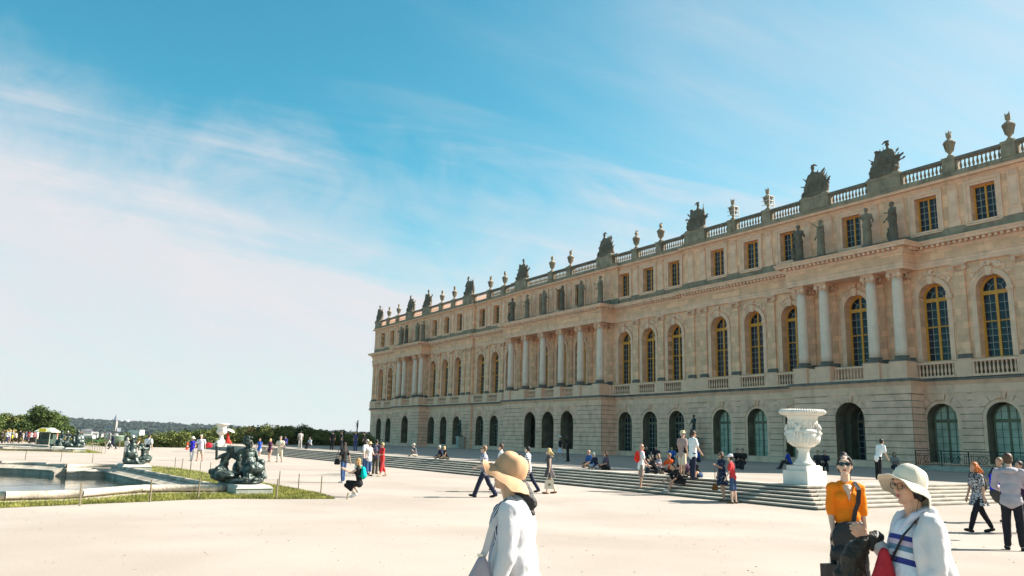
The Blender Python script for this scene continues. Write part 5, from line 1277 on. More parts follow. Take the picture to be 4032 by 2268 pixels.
part('handle', m, TOTE, o); m = MB(); m.box(-.03, .0, .058, .064, -.5, -.42); m.box(.01, .03, .058, .064, -.5, -.42); m.box(-.04, .04, .058, .064, -.465, -.455); part('emblem', m, cloth('emblem', (.08, .05, .04)), o)
# squatting photographer
SQ = dict(lean=8, L=(84, 138, 8), R=(96, 148, 6), AL=(66, 10, 62, 8), AR=(60, 12, 66, 10), footL=-28, footR=-28, hpitch=0)
t, s = person('woman with long fair hair squatting to take a picture, black jumpsuit', P0(1412, 1958), 180, 1.68, SQ, True, .95, 'pale', ('black jumpsuit', BLK, 'none'), ('capri', 'black jumpsuit', BLK), None, ('long', 'red' if 0 else 'light'), glasses=False, shoes=('white', (.66, .64, .60)), vox=.012)
hairm('light'); 
for c in t.children:
    if c.name.startswith('hair'): c.data.materials[0] = mat('hair copper blond', (.50, .25, .09), .4, .3, 8, .5, 60, stretch=(1, 1, .15))
bpk = backpack(t, s, 'bright turquoise backpack on the squatting woman', cloth('turquoise nylon', (.0, .42, .38)), .95)
w = world_of(t, (s.J['wrL']+s.J['wrR'])/2+Vector((.09, 0, .05))); o = thing('phone', 'phone held up by the squatting woman', 'phone', w, t.rotation_euler.z); m = MB(); m.box(-.006, .006, -.075, .075, -.035, .04); part('phone_case', m, mat('black plastic', (.02, .02, .02), .3), o)
# group of five left of the squatting woman's line
t, s = person('woman in black top and blue jeans with dark wind blown hair, back turned', P0(1349, 1901), 150, 1.66, pm(L=(-4, 2), R=(8, 8), AL=(14, 10, 20), AR=(-20, 16, 10)), True, .95, 'tan', ('black', BLK, 'short'), ('slim', 'jeans', JEAN), None, ('long', 'dark'), shoes=('white', (.66, .64, .6)))
bag(world_of(t, s.J['wrL']+Vector((0, 0, -.02))), t.rotation_euler.z, 'black handbag at the hip of the woman in jeans', cloth('black leather', BLK), .30, .26, .12, [(-.1, 0, .1), (-.02, -.02, .5), (.1, 0, .1)])
person('grey haired man in a white t-shirt and blue jeans', P0(1438, 1869), 330, 1.78, pm(), wide=1.15, top=('white', WHT, 'short'), bot=('trousers', 'jeans', JEAN), hairk=('short', 'grey'), glasses=True, hem=.05)
person('woman in a white sleeveless top and straw hat beside the man in white', P0(1448, 1874), 320, 1.64, pm(AL=(24, 8, 60, 20)), True, 1.1, 'pale', ('white', WHT, 'none'), ('capri', 'jeans', JEAN), hairk=('short', 'blond'), hat=('straw', 'straw', (.55, .44, .26)), glasses=True, hem=.06)
t, s = person('dark haired man in olive trousers seen from behind, next to the red dressed woman', P0(1476, 1867), 80, 1.78, pm(L=(6, 6), R=(-6, 4)), wide=1.1, skin='tan', top=('violet grey', (.07, .06, .10), 'short'), bot=('trousers', 'olive', (.085, .075, .055)), hairk=('short', 'black'), shoes=('brown', (.10, .06, .035)), hem=.03)
backpack(t, s, 'dark patterned backpack on the man in olive trousers', blotch('dark print', (.02, .02, .035), (.16, .16, .22), 18), 1.05)
person('woman with cropped fair hair in a red top and red capri trousers', P0(1502, 1876), 215, 1.66, dict(WALK, L=(12, 4), R=(-16, 10), AL=(20, 10, 80, 30), AR=(15, 12, 80, 25)), True, 1.0, 'tan', ('red top', (.50, .035, .035), 'short'), ('capri', 'red capri', (.62, .05, .05)), hairk=('short', 'blond'), glasses=True, shoes=('sand', (.40, .30, .2)))
q = P0(1508, 1873); o = thing('cardigan', 'long black cardigan carried over the arm of the woman in red', 'cardigan', (q[0], q[1], .55), WA(215)); b = Blob()
for i in range(5): b.cap((.16, -.14+.06*i, .45), (.14+.02*math.sin(i), -.17+.075*i, -.28+.06*(i % 2)), .035, .05, 6)
b.make('cloth', cloth('black knit', BLK), o, vox=.016)
# couples farther off
person('woman in a white sun hat, cobalt vest and white trousers', P0(752, 1815), 275, 1.64, WALK, True, 1.1, 'tan', ('cobalt vest', (.03, .03, .42), 'none'), ('trousers', 'white trousers', (.64, .62, .60)), hairk=('bob', 'grey'), hat=('sun', 'ivory', (.68, .64, .52)), glasses=True, hem=.08)
person('stout man in a pale polo shirt, cap and beige shorts beside the woman in cobalt', P0(785, 1816), 272, 1.76, dict(WALK, L=(-10, 8), R=(12, 4)), wide=1.35, skin='tan', top=('lilac polo', stripes('lilac polo', [(0, (.62, .58, .64)), (.80, (.10, .10, .28)), (.9, (.62, .58, .64))], .42), 'short'), bot=('shorts', 'beige', (.50, .42, .32)), hairk=('short', 'grey'), hat=('cap', 'stone cap', (.42, .38, .30)), shoes=('brown', (.10, .06, .035)), hem=.07)
person('blonde woman in a purple and black top and dark shorts', P0(1059, 1818), 272, 1.66, WALK, True, 1.0, 'tan', ('purple black', blotch('purple black', BLK, (.13, .035, .10), 9), 'none'), ('hot', 'rose shorts', (.40, .24, .20)), hairk=('bob', 'blond'), hem=.04)
t, s = person('man in cream shirt and shorts, flat cap and grey shoulder bag', P0(1099, 1820), 270, 1.78, dict(WALK, L=(-8, 6), R=(10, 3), AL=(10, 8, 70, 20)), wide=1.25, skin='tan', top=('cream', CRM, 'short'), bot=('capri', 'cream shorts', (.58, .50, .40)), hairk=('short', 'grey'), hat=('cap', 'grey cap', (.22, .20, .18)), hem=.1)
bag(world_of(t, s.J['shL']+Vector((-.02, .1, -.35))), t.rotation_euler.z, 'grey shoulder bag hanging from the man in cream', cloth('grey canvas', (.13, .12, .12)), .26, .3, .12, [(-.08, 0, .12), (0, -.06, .36), (.08, 0, .12)])
person('woman in a blue halter top and white shorts half hidden by the nearest bronze', P0(1018, 1812), 268, 1.66, WALK, True, 1.0, 'tan', ('royal blue', (.03, .10, .45), 'none'), ('hot', 'white shorts', (.60, .62, .68)), hairk=('bob', 'brown'), hem=.02)
person('tall pale haired visitor with head showing just left of the nearest bronze', P0(978, 1806), 250, 1.74, WALK, skin='tan', top=('sand', (.40, .34, .28), 'short'), bot=('shorts', 'sand shorts', (.36, .3, .22)), hairk=('short', 'light'))
t, s = person('woman in a long red dress under a white parasol by the distant vase', PT(894, 1759), 205, 1.64, WALK, True, .95, 'olive', ('red dress', (.60, .04, .03), 'short'), None, (cloth('red dress', (.60, .04, .03)), .34, .22, .14), ('bun', 'black'))
w = world_of(t, s.J['head']+Vector((-.25, 0, .16))); o = thing('parasol', 'white parasol tilted over the woman in the red dress', 'parasol', w, t.rotation_euler.z); o.rotation_euler.y = R(-18); m = MB(); m.lathe([(.50, -.16), (.42, -.06), (.26, .03), (.01, .09)], 10); part('canopy', m, cloth('white parasol', (.70, .70, .74)), o); m = MB(); m.tube([(0, 0, -.75), (0, 0, .12)], .012, 5); part('handle', m, IRON, o)
def cone(u, v, lab, h=.75):
    p = GG(u, v); t = thing('traffic_cone', lab, 'traffic cone', (p.x, p.y, 0)); m = MB(); m.box(-.22, .22, -.22, .22, 0, .04); m.lathe([(.17, .04), (.03, h)], 14); part('cone_body', m, mat('orange plastic', (.72, .06, .02), .5), t); m = MB(); m.lathe([(.115, h*.40), (.078, h*.64)], 14); m.v = [(x*1.03, y*1.03, z) for x, y, z in m.v]; part('band', m, mat('white band', (.8, .78, .75), .5), t)
cone(736, 1771, 'orange traffic cone with a white band before the hedge', .95)
bag(tuple(G(822, 1759, TZ)+Vector((0, 0, .18))), WA(20), 'bright red bag lying on the top step left of the distant vase', cloth('red nylon', (.65, .03, .05)), .5, .42, .3, name='red_bag')
# around the basin corner
BW = pm(AL=(38, 10, 95, 20), AR=(38, 12, 95, 20))
person('white haired woman in black standing behind the far basin corner', P0(512, 1829), 70, 1.68, BW, True, 1.15, 'pale', ('black', BLK, 'short'), ('trousers', 'black', BLK), hairk=('bob', 'white'), hem=.1)
person('shorter visitor in a pale blouse left of the woman in black', P0(492, 1818), 80, 1.50, BW, True, 1.1, 'pale', ('pale blouse', (.60, .56, .54), 'short'), ('trousers', 'stone', KHK), hairk=('bob', 'grey'), hem=.1)
t, s = person('dark haired man in a white shirt with a black sling bag, back turned', P0(576, 1822), 75, 1.74, pm(), wide=1.25, top=('white', WHT, 'short'), bot=('trousers', 'sand', (.52, .42, .30)), skin='olive', hairk=('short', 'black'), hem=.05)
w = world_of(t, s.J['pel']+Vector((-.16, -.10, .12))); bag(w, t.rotation_euler.z+PI/2, 'black sling bag across the back of the man in white', cloth('black leather', BLK), .34, .2, .1, [(.1, 0, .02), (-.05, 0, .25), (-.22, .03, .50), (-.24, .12, .52)], name='sling_bag')
person('man in dark blue walking on the gravel beyond the basin', P0(441, 1769), 200, 1.72, WALK, top=('dark blue', (.03, .035, .07), 'long'), bot=('trousers', 'navy', NVY), skin='olive', hairk=('short', 'black'))
person('companion in grey just left of the man in dark blue', P0(428, 1762), 200, 1.62, WALK, True, top=('grey', (.15, .15, .17), 'short'), bot=('trousers', 'pale', (.5, .48, .45)), hairk=('bob', 'dark'))
# queue near the kiosk
Q = [(6, (.03, .03, .04), 'black', 'trousers', BLK, 'short', 'black', 1.6), (24, WHT, 'white', 'trousers', NVY, 'bob', 'blond', 1.66), (35, (.62, .62, .60), 'off white', 'shorts', (.35, .25, .3), 'bob', 'blond', 1.68), (46, (.25, .23, .2), 'brown grey', 'trousers', BLK, 'bob', 'light', 1.66), (60, (.5, .45, .4), 'beige', 'shorts', BLK, 'short', 'brown', 1.5),
     (73, BLK, 'black', 'trousers', BLK, 'short', 'black', 1.72), (88, (.45, .42, .42), 'ash', 'shorts', (.3, .25, .2), 'bob', 'brown', 1.55), (99, (.03, .05, .14), 'navy', 'trousers', NVY, 'short', 'dark', 1.7), (112, (.60, .03, .04), 'red', 'shorts', (.35, .2, .2), 'bob', 'dark', 1.66), (119, WHT, 'white', 'trousers', BLK, 'pony', 'dark', 1.6),
     (131, (.35, .12, .14), 'dusky pink', 'trousers', BLK, 'bob', 'brown', 1.68), (143, WHT, 'white', 'trousers', (.50, .42, .32), 'short', 'grey', 1.75), (161, (.52, .50, .54), 'pale grey', 'trousers', (.06, .09, .14), 'short', 'light', 1.76), (175, (.60, .60, .66), 'ice blue', 'trousers', (.45, .45, .5), 'bob', 'grey', 1.6), (186, (.28, .30, .27), 'sage', 'trousers', (.3, .32, .3), 'short', 'light', 1.62),
     (219, (.66, .05, .03), 'bright red', 'trousers', (.45, .35, .3), 'bob', 'light', 1.68), (262, (.06, .07, .10), 'slate', 'shorts', (.15, .17, .22), 'short', 'grey', 1.74)]
for i, (u, c, cn, bk, bc, hk, hc, H) in enumerate(Q):
    p = G(u, 1747-(i % 3)*1.2+(2 if u > 200 else 0))
    person(f'distant visitor in a {cn} top, {["first", "second", "third", "fourth", "fifth", "sixth", "seventh", "eighth", "ninth", "tenth", "eleventh", "twelfth", "thirteenth", "fourteenth", "fifteenth", "sixteenth", "seventeenth"][i]} from the left by the kiosk', (p.x, p.y, 0), [200, 250, 90, 300, 180, 60, 220][i % 7], H, [STAND, WALK, BW][i % 3], hk != 'short', 1.0+.1*(i % 3), ['pale', 'tan', 'olive'][i % 3], (cn+' q', c, 'short'), (bk, 'q'+str(i), bc), hairk=(hk, hc), group='visitors queueing near the kiosk', hat=('cap', 'white q', WHT) if u in (262, 143) else None, shoes=None)
p = G(34, 1748); bag((p.x, p.y+.3, .9), 0, 'yellow bag carried in the queue at the far left', cloth('yellow nylon', (.62, .60, .02)), .32, .5, .16, name='yellow_bag')
# dark silhouettes in the palace shade at the far end of the terrace
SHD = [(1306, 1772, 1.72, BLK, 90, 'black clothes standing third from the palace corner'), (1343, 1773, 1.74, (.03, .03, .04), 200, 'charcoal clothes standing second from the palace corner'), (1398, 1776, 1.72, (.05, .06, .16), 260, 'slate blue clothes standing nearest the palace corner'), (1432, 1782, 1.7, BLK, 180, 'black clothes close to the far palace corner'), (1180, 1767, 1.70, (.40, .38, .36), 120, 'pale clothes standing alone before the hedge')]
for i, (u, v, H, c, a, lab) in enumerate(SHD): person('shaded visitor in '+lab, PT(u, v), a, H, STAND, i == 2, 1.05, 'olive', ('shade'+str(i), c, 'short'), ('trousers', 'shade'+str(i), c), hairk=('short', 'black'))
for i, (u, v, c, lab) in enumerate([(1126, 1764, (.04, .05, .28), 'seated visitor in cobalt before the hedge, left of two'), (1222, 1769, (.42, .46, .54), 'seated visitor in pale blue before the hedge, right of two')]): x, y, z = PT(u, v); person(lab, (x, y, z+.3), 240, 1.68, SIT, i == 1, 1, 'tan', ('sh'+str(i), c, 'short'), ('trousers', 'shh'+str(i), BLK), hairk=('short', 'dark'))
# --- sitting and standing on the steps
def seat(u, v, face, H, lab, **k):      # hips on the top step edge
    p = G(u, v, TZ); return person(lab, (p.x, p.y, TZ), face, H, k.pop('pose', SIT), **k)
t, s = seat(1637, 1797, 215, 1.72, 'man in a pale cap sitting alone on the top step, chin in hand', top=('slate polo', (.14, .14, .16), 'short'), bot=('trousers', 'stone grey', (.42, .37, .30)), hairk=('short', 'grey'), hat=('cap', 'ivory cap', (.62, .58, .5)), pose=dict(SIT, AL=(30, 8, 118, 10), lean=18, L=(96, 60), R=(106, 84)))
seat(1762, 1809, 205, 1.66, 'woman in a black vest sitting on the steps leaning to her companion', fem=True, top=('black vest', BLK, 'none'), bot=('slim', 'olive trousers', (.09, .085, .06)), skin='tan', hairk=('bob', 'blond'), glasses=True, shoes=('white', (.66, .64, .6)), pose=dict(SIT, lean=26, L=(98, 64), R=(104, 80)))
seat(1743, 1808, 200, 1.72, 'grey haired man sitting on the steps behind the woman in the black vest', top=('navy', NVY, 'short'), bot=('shorts', 'charcoal', (.04, .04, .045)), skin='tan', hairk=('short', 'white'), glasses=True, pose=dict(SIT, lean=24))
t, s = seat(2331, 1842, 205, 1.76, 'bald man in a blue polo shirt sitting on the steps', top=('blue polo', (.03, .10, .30), 'short'), bot=('shorts', 'brown shorts', (.10, .08, .05)), skin='tan', hairk=None, wide=1.15, pose=dict(SIT, AL=(50, 8, 30), lean=18))
bag(world_of(t, Vector((.55, .15, -.20))), WA(200), 'red rucksack at the feet of the bald man', cloth('red bag', (.50, .02, .02)), .34, .32, .2, name='red_rucksack')
seat(2352, 1846, 215, 1.62, 'woman with a white scarf on her hair sitting beside the bald man', fem=True, top=('navy', NVY, 'long'), bot=('shorts', 'pale shorts', (.60, .60, .66)), skin='tan', hairk=('bob', 'white'), shoes=('white', (.66, .64, .6)), pose=dict(SIT, lean=26, L=(96, 58), R=(104, 78)))
t, s = seat(2394, 1850, 200, 1.64, 'brown haired woman sitting on the steps, right end of the group of three', fem=True, top=('violet', (.09, .07, .10), 'short'), bot=('shorts', 'black', BLK), skin='tan', hairk=('bob', 'brown'), pose=dict(SIT, lean=12, L=(92, 46), R=(98, 62)))
bag(world_of(t, Vector((.16, -.05, .16))), WA(200), 'black bag on the lap of the brown haired woman', cloth('black leather', BLK), .34, .26, .18)
g_ = G(2524, 1926, RI*1); t, s = person('bald man in white t-shirt and khaki shorts standing on the lowest step, looking right', (g_.x, g_.y, RI), 10, 1.78, pm(L=(4, 4), R=(-3, 3), AL=(12, 8, 34, 10), AR=(12, 8, 34, 10)), top=('white', WHT, 'short'), bot=('shorts', 'khaki', (.33, .24, .19)), skin='tan', hairk=None, glasses=True, shoes=('olive grey', (.22, .20, .16)), hem=.06)
backpack(t, s, 'red drawstring backpack on the bald man in white', cloth('scarlet nylon', (.72, .035, .02)), 1.05)
# two men standing on the terrace behind the seated circle
p = G(2688, 1879, TZ); t, s = person('man in a straw fedora and mauve shirt standing behind the seated circle', (p.x, p.y, TZ), 35, 1.80, pm(AR=(-4, 8, 20)), top=('mauve shirt', (.36, .26, .24), 'short'), bot=('shorts', 'cream', CRM), skin='tan', hairk=('short', 'grey'), hat=('straw', 'pale straw', (.66, .56, .34)), hem=.05)
w = world_of(t, s.J['pel']+Vector((.02, -.17, .12))); bag(w, t.rotation_euler.z, 'black camera bag on the hip of the man in the fedora', cloth('black leather', BLK), .16, .24, .12, [(0, 0, .1), (-.05, .1, .35), (-.03, .34, .52)], name='camera_bag')
p = G(2730, 1885, TZ); person('dark haired man in a white shirt and sunglasses beside the man in the fedora', (p.x, p.y, TZ), 15, 1.82, pm(AR=(14, 8, 24)), wide=1.15, top=('white', WHT, 'short'), bot=('trousers', 'navy', NVY), skin='tan', hairk=('short', 'dark'), glasses=True, hem=.08)
# the seated circle
seat(2600, 1862, 195, 1.64, 'woman with long brown hair photographing with both hands raised, seated', fem=True, top=('pale print', blotch('pale print', (.10, .10, .16), (.50, .46, .48), 20), 'short'), bot=('slim', 'black', BLK), skin='pale', hairk=('long', 'light'), pose=dict(SIT, lean=10, AL=(60, 10, 80), AR=(60, 20, 80)))
seat(2582, 1864, 200, 1.60, 'woman in black sitting at the left edge of the circle', fem=True, top=('black', BLK, 'short'), bot=('slim', 'charcoal', (.04, .04, .045)), skin='pale', hairk=('bob', 'dark'), pose=dict(SIT, lean=22, AL=(60, 10, 70)))
seat(2642, 1866, 200, 1.72, 'boy in an orange t-shirt sitting in the middle of the circle', top=('orange', (.72, .10, .02), 'short'), bot=('shorts', 'black', BLK), skin='tan', hairk=('short', 'light'), pose=dict(SIT, lean=8, AL=(58, 20, 20), AR=(50, 20, 40)))
seat(2691, 1868, 190, 1.66, 'dark haired woman in a navy top and sunglasses seated on the circle', fem=True, top=('dark navy', (.03, .03, .05), 'short'), bot=('slim', 'black', BLK), skin='tan', hairk=('bob', 'dark'), glasses=True, pose=dict(SIT, lean=16))
p = G(2688, 1905, RI*4); t, s = person('dark haired young man in black crouched forward with one leg stretched down the steps', (p.x, p.y, RI*4), 195, 1.78, dict(SIT, lean=42, L=(92, 52), R=(108, 98), AL=(62, 8, 40), AR=(60, 8, 50)), top=('black', BLK, 'short'), bot=('shorts', 'black', BLK), skin='tan', hairk=('short', 'black'), shoes=('white', (.68, .66, .62)))
bag(tuple(G(2640, 1902, RI*3)+Vector((0, 0, .18))), WA(200), 'black rucksack with white marks standing on the steps in the seated circle', blotch('black rucksack', BLK, (.05, .05, .05), 8), .42, .50, .26, name='black_rucksack', cat='backpack')
bag(tuple(G(2590, 1888, RI*4)+Vector((0, 0, .12))), WA(160), 'pale print bag by the knees of the woman with raised hands', blotch('pale bag', (.5, .46, .46), (.12, .10, .2), 14), .3, .24, .16)
seat(2755, 1880, 215, 1.62, 'girl with long brown hair hugging her bare knees, right edge of the circle', fem=True, top=('black', BLK, 'short'), bot=('hot', 'denim shorts', JEAN), skin='tan', hairk=('long', 'brown'), shoes=('white', (.68, .66, .62)), pose=dict(SIT, lean=36, L=(116, 112), R=(114, 108), AL=(66, 8, 40, 30), AR=(66, 8, 40, 30)))
seat(2715, 1874, 175, 1.64, 'girl in dark clothes seated behind the one hugging her knees', fem=True, top=('plum', (.08, .04, .08), 'short'), bot=('slim', 'charcoal', (.04, .04, .045)), skin='pale', hairk=('long', 'dark'), pose=dict(SIT, lean=20))
# two women talking at the foot of the steps
t, s = person('woman in a dark blue floral dress with curly brown hair, one hand raised', P0(2846, 1974), 195, 1.68, pm(L=(4, 5), R=(-6, 6), AL=(42, 12, 70, -10), AR=(4, 10, 12)), True, 1.15, 'tan', ('night floral', blotch('night floral', (.012, .018, .045), (.30, .34, .42), 22, (.60, .66)), 'short'), None, (blotch('night floral', BLK, BLK), .58, .09), ('bob', 'brown'), glasses=True, shoes=('sandal', (.12, .07, .04)))
w = world_of(t, s.J['wrL']+s.fdL*.06+Vector((0, 0, -.78))); bag(w, t.rotation_euler.z, 'small brown leather bag swinging from a long strap', cloth('brown leather', (.17, .075, .03)), .22, .24, .10, [(-.03, 0, .1), (0, 0, .78), (.03, 0, .1)], name='brown_bag')
person('woman in a red t-shirt, denim shorts and white cap, back to the viewer', P0(2888, 1983), 150, 1.60, pm(L=(3, 4), R=(-3, 3), AL=(14, 8, 20), lean=6), True, 1.05, 'pale', ('raspberry', (.55, .045, .05), 'short'), ('shorts', 'denim', (.05, .085, .16)), hairk=('short', 'dark'), hat=('cap', 'white cap', (.72, .72, .74)), shoes=('brown', (.08, .045, .03)))
# --- in the shade by the wall
SH2 = [(2207, 1816, 180, 1.68, 'woman', (.035, .035, .04), 'skirt'), (2236, 1818, 200, 1.72, 'man', (.03, .028, .03), None)]
t, s = person('woman in a black top and white skirt walking in the shade before the open arches', PT(2206, 1815), 175, 1.66, WALK, True, 1, 'tan', ('black', BLK, 'short'), None, (cloth('white skirt', (.55, .56, .66)), .55, .10), ('short', 'dark'), hat=('cap', 'white cap2', (.6, .6, .62)), shoes=('white', (.6, .6, .6)))
person('man in black beside the woman with the white skirt', PT(2235, 1817), 175, 1.72, STAND, top=('black', BLK, 'short'), bot=('trousers', 'black', BLK), skin='dark', hairk=('short', 'black'))
t, s = person('man in a white t-shirt bending forward in the shade by the near portico', PT(3462, 1888), 20, 1.78, pm(lean=24, AL=(30, 8, 20), AR=(24, 8, 30)), top=('white', WHT, 'short'), bot=('trousers', 'black', BLK), skin='olive', hairk=('short', 'black'), hem=.05)
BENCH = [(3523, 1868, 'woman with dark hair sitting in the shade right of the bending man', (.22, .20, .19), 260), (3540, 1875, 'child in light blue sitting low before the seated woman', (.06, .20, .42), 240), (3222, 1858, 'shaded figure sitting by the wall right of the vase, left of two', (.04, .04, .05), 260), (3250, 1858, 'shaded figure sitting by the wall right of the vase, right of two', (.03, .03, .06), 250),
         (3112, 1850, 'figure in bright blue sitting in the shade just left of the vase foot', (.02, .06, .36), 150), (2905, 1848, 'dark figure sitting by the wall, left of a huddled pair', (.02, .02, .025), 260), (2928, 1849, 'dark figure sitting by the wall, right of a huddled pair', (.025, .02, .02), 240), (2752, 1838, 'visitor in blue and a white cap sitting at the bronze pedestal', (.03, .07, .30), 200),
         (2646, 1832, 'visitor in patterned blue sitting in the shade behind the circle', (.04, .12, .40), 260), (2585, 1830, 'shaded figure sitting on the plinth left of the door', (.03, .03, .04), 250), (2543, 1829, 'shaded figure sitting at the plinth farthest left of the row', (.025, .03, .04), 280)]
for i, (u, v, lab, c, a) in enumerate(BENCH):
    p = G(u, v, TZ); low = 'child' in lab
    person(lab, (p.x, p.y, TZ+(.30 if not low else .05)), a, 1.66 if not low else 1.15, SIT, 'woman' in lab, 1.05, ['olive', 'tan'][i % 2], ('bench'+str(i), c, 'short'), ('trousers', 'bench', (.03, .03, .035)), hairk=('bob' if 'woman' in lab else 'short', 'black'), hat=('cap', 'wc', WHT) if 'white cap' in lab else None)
# --- right edge
t, s = person('red haired woman in a black and white print tunic striding left', P0(3862, 2098), 186, 1.70, dict(WALK, L=(28, 8), R=(-24, 8), AL=(-4, 5, 8), AR=(8, 12, 14)), True, 1.05, 'tan', ('zebra tunic', blotch('zebra tunic', (.03, .03, .035), (.42, .41, .43), 30), 'short'), ('slim', 'black leggings', (.015, .015, .02)), (blotch('zebra tunic', BLK, BLK), .66, .08, 0), ('wind', 'red'), shoes=('black', BLK), vox=.013)
bp2 = backpack(t, s, 'black and grey backpack worn on the front side of the red haired woman', cloth('black grey pack', (.05, .045, .045)), .9)
bp2.location = bp2.location+Vector((0, 0, -.02))
t, s = person('person in a black top and dark shorts carrying a huge blue bag', P0(3957, 2058), 200, 1.76, pm(L=(10, 6), R=(-10, 8), AL=(6, 20, 20), AR=(20, 20, 60)), wide=1.1, top=('black', BLK, 'short'), bot=('shorts', 'dark denim', (.03, .045, .09)), skin='tan', hairk=('short', 'light'), shoes=('sandal', (.12, .07, .04)))
q = atd(3926, 1918, 18.2); o = thing('shopping_bag', 'large bright blue carrier bag with a black lower part', 'bag', q, WA(0)); b = Blob(); b.cap((-.10, 0, .24), (.14, 0, -.08), .06, .11); b.cap((-.10, 0, .24), (-.06, 0, -.10), .06, .10); b.make('bag_body', cloth('blue plastic', (.01, .02, .50)), o, vox=.02, sm=2); b = Blob(); b.cap((-.06, 0, -.12), (-.02, 0, -.26), .12, .09); b.make('lower_part', cloth('black plastic', (.05, .05, .05)), o, vox=.02)
t, s = person('man in a grey lilac hoodie and black jeans, back turned, at the right edge', P0(4000, 2168), 60, 1.80, pm(L=(4, 3), R=(-2, 2), AL=(20, 12, 60, 20), AR=(24, 14, 70, 20)), wide=1.15, top=('lilac hoodie', (.36, .33, .37), 'long', .025), bot=('slim', 'black jeans', (.02, .02, .025), .02), hairk=('short', 'brown'), hem=.10, shoes=('black boots', BLK), vox=.012)
b = Blob(); J = s.J; b.ell(J['neck']+Vector((-.11, 0, -.02)), (.09, .15, .07)); b.cap(J['neck']+Vector((-.06, -.11, .0)), J['neck']+Vector((-.06, .11, .0)), .05); b.make('hood', cloth('lilac hoodie', BLK), t, vox=.012, sm=3)
person('dark haired person just behind the man in the hoodie', P0(4040, 2100), 200, 1.70, STAND, top=('mauve dark', (.06, .03, .06), 'short'), bot=('trousers', 'black', BLK), skin='tan', hairk=('short', 'dark'))
# ================================================================= the three women near the viewer
def near_person(label, u, v, dist, face, H, pose, skin, wide=1.0):
    """placed so that the head comes at that point of the view; feet on the gravel"""
    h = CL+ray(u, v)*dist; z = gz(h.x, h.y); s = Skel(pose, H, True, wide); H = H*(h.z-z)/s.J['head'].z; s = Skel(pose, H, True, wide); a = WA(face); j = s.J['head']
    x = h.x-(j.x*math.cos(a)-j.y*math.sin(a)); y = h.y-(j.x*math.sin(a)+j.y*math.cos(a))
    t = thing('person', label, 'person', (x, y, z), a); return t, s
def headpart(s, b, fine=True):
    J, k, Hd = s.J, s.k, s.Hd; h = J['head']; P = lambda x, y, z: h+Hd @ Vector((x, y, z))*k; n = 14
    b.ell(P(-.014, 0, .024), (.094*k, .073*k, .096*k), Hd, n); b.ell(P(.020, 0, -.03), (.066*k, .060*k, .075*k), Hd, n); b.ell(P(.030, 0, -.075), (.048*k, .042*k, .040*k), Hd, n)
    b.ell(P(.074, 0, .040), (.020*k, .050*k, .022*k), Hd, 8)
    b.cap(P(.084, 0, .020), P(.104, 0, -.020), .0075*k, .012*k, 8); b.ell(P(.100, 0, -.026), (.014*k, .017*k, .010*k), Hd, 8)
    for g in (-1, 1): b.ell(P(.046, g*.038, -.022), (.034*k, .026*k, .032*k), Hd, 8); b.ell(P(-.008, g*.074, -.006), (.020*k, .009*k, .032*k), Hd, 8); b.ell(P(-.012, g*.080, .006), (.014*k, .008*k, .020*k), Hd, 8)
    b.ell(P(.082, 0, -.054), (.014*k, .026*k, .008*k), Hd, 8); b.ell(P(.080, 0, -.067), (.013*k, .022*k, .008*k), Hd, 8); b.ell(P(.068, 0, -.098), (.020*k, .024*k, .018*k), Hd, 8)
    b.cap(J['neck']+Vector((0, 0, -.05))*k, P(-.03, 0, -.05), .056*k, .046*k, 14); b.cap(J['neck']+Vector((.0, 0, -.04))*k, P(.02, 0, -.09), .045*k, .036*k, 12)
def lips(s, t, col=(.42, .10, .09)):
    b = Blob(); k = s.k; P = lambda x, y, z: s.J['head']+s.Hd @ Vector((x, y, z))*k
    b.ell(P(.0885, 0, -.0545), (.009*k, .022*k, .0052*k), s.Hd, 8); b.ell(P(.087, 0, -.0655), (.009*k, .019*k, .0058*k), s.Hd, 8); b.make('lips', mat('lips', col, .4, .05), t, vox=.0028, sm=1)
def finehand(s, b, q, curl=.5):
    k = s.k; d = s.__dict__['fd'+q]; w = s.J['wr'+q]; sg = 1 if q == 'L' else -1; side = d.cross(Vector((0, 1, 0))).normalized(); nrm = -d.cross(side).normalized()*sg
    b.cap(w, w+d*.02*k, .025*k, .027*k, 10)
    for t_, l in ((-1.5, .068), (-.5, .082), (.5, .077), (1.5, .060)):
        o = w+d*.075*k+side*(.0185*t_*k); b.cap(w+d*.015*k+side*(.010*t_*k), o, .016*k, .0125*k, 8)
        m = o+(d*math.cos(curl*.5)+nrm*math.sin(curl*.5))*l*.48*k; e = m+(d*math.cos(curl*1.5)+nrm*math.sin(curl*1.5))*l*.34*k; f = e+(d*math.cos(curl*2.4)+nrm*math.sin(curl*2.4))*l*.24*k
        b.cap(o, m, .0098*k, .0090*k, 8); b.cap(m, e, .0090*k, .0082*k, 8); b.cap(e, f, .0082*k, .0070*k, 8)
    o = w+d*.025*k-side*.022*k; m = o+(d*.75-side*.5+nrm*.3).normalized()*.045*k; b.cap(o, m, .0135*k, .0112*k, 8); b.cap(m, m+(d*.9+nrm*.35).normalized()*.035*k, .0108*k, .0085*k, 8)
def limb(b, s, q, sl, r0, r1, r2, rel=.95):
    b.cap(s.J['sh'+q], s.J['el'+q], r0*s.k, r1*s.k, 12); 
    if rel: b.cap(s.J['el'+q], s.J['el'+q].lerp(s.J['wr'+q], rel), r1*s.k, r2*s.k, 12)
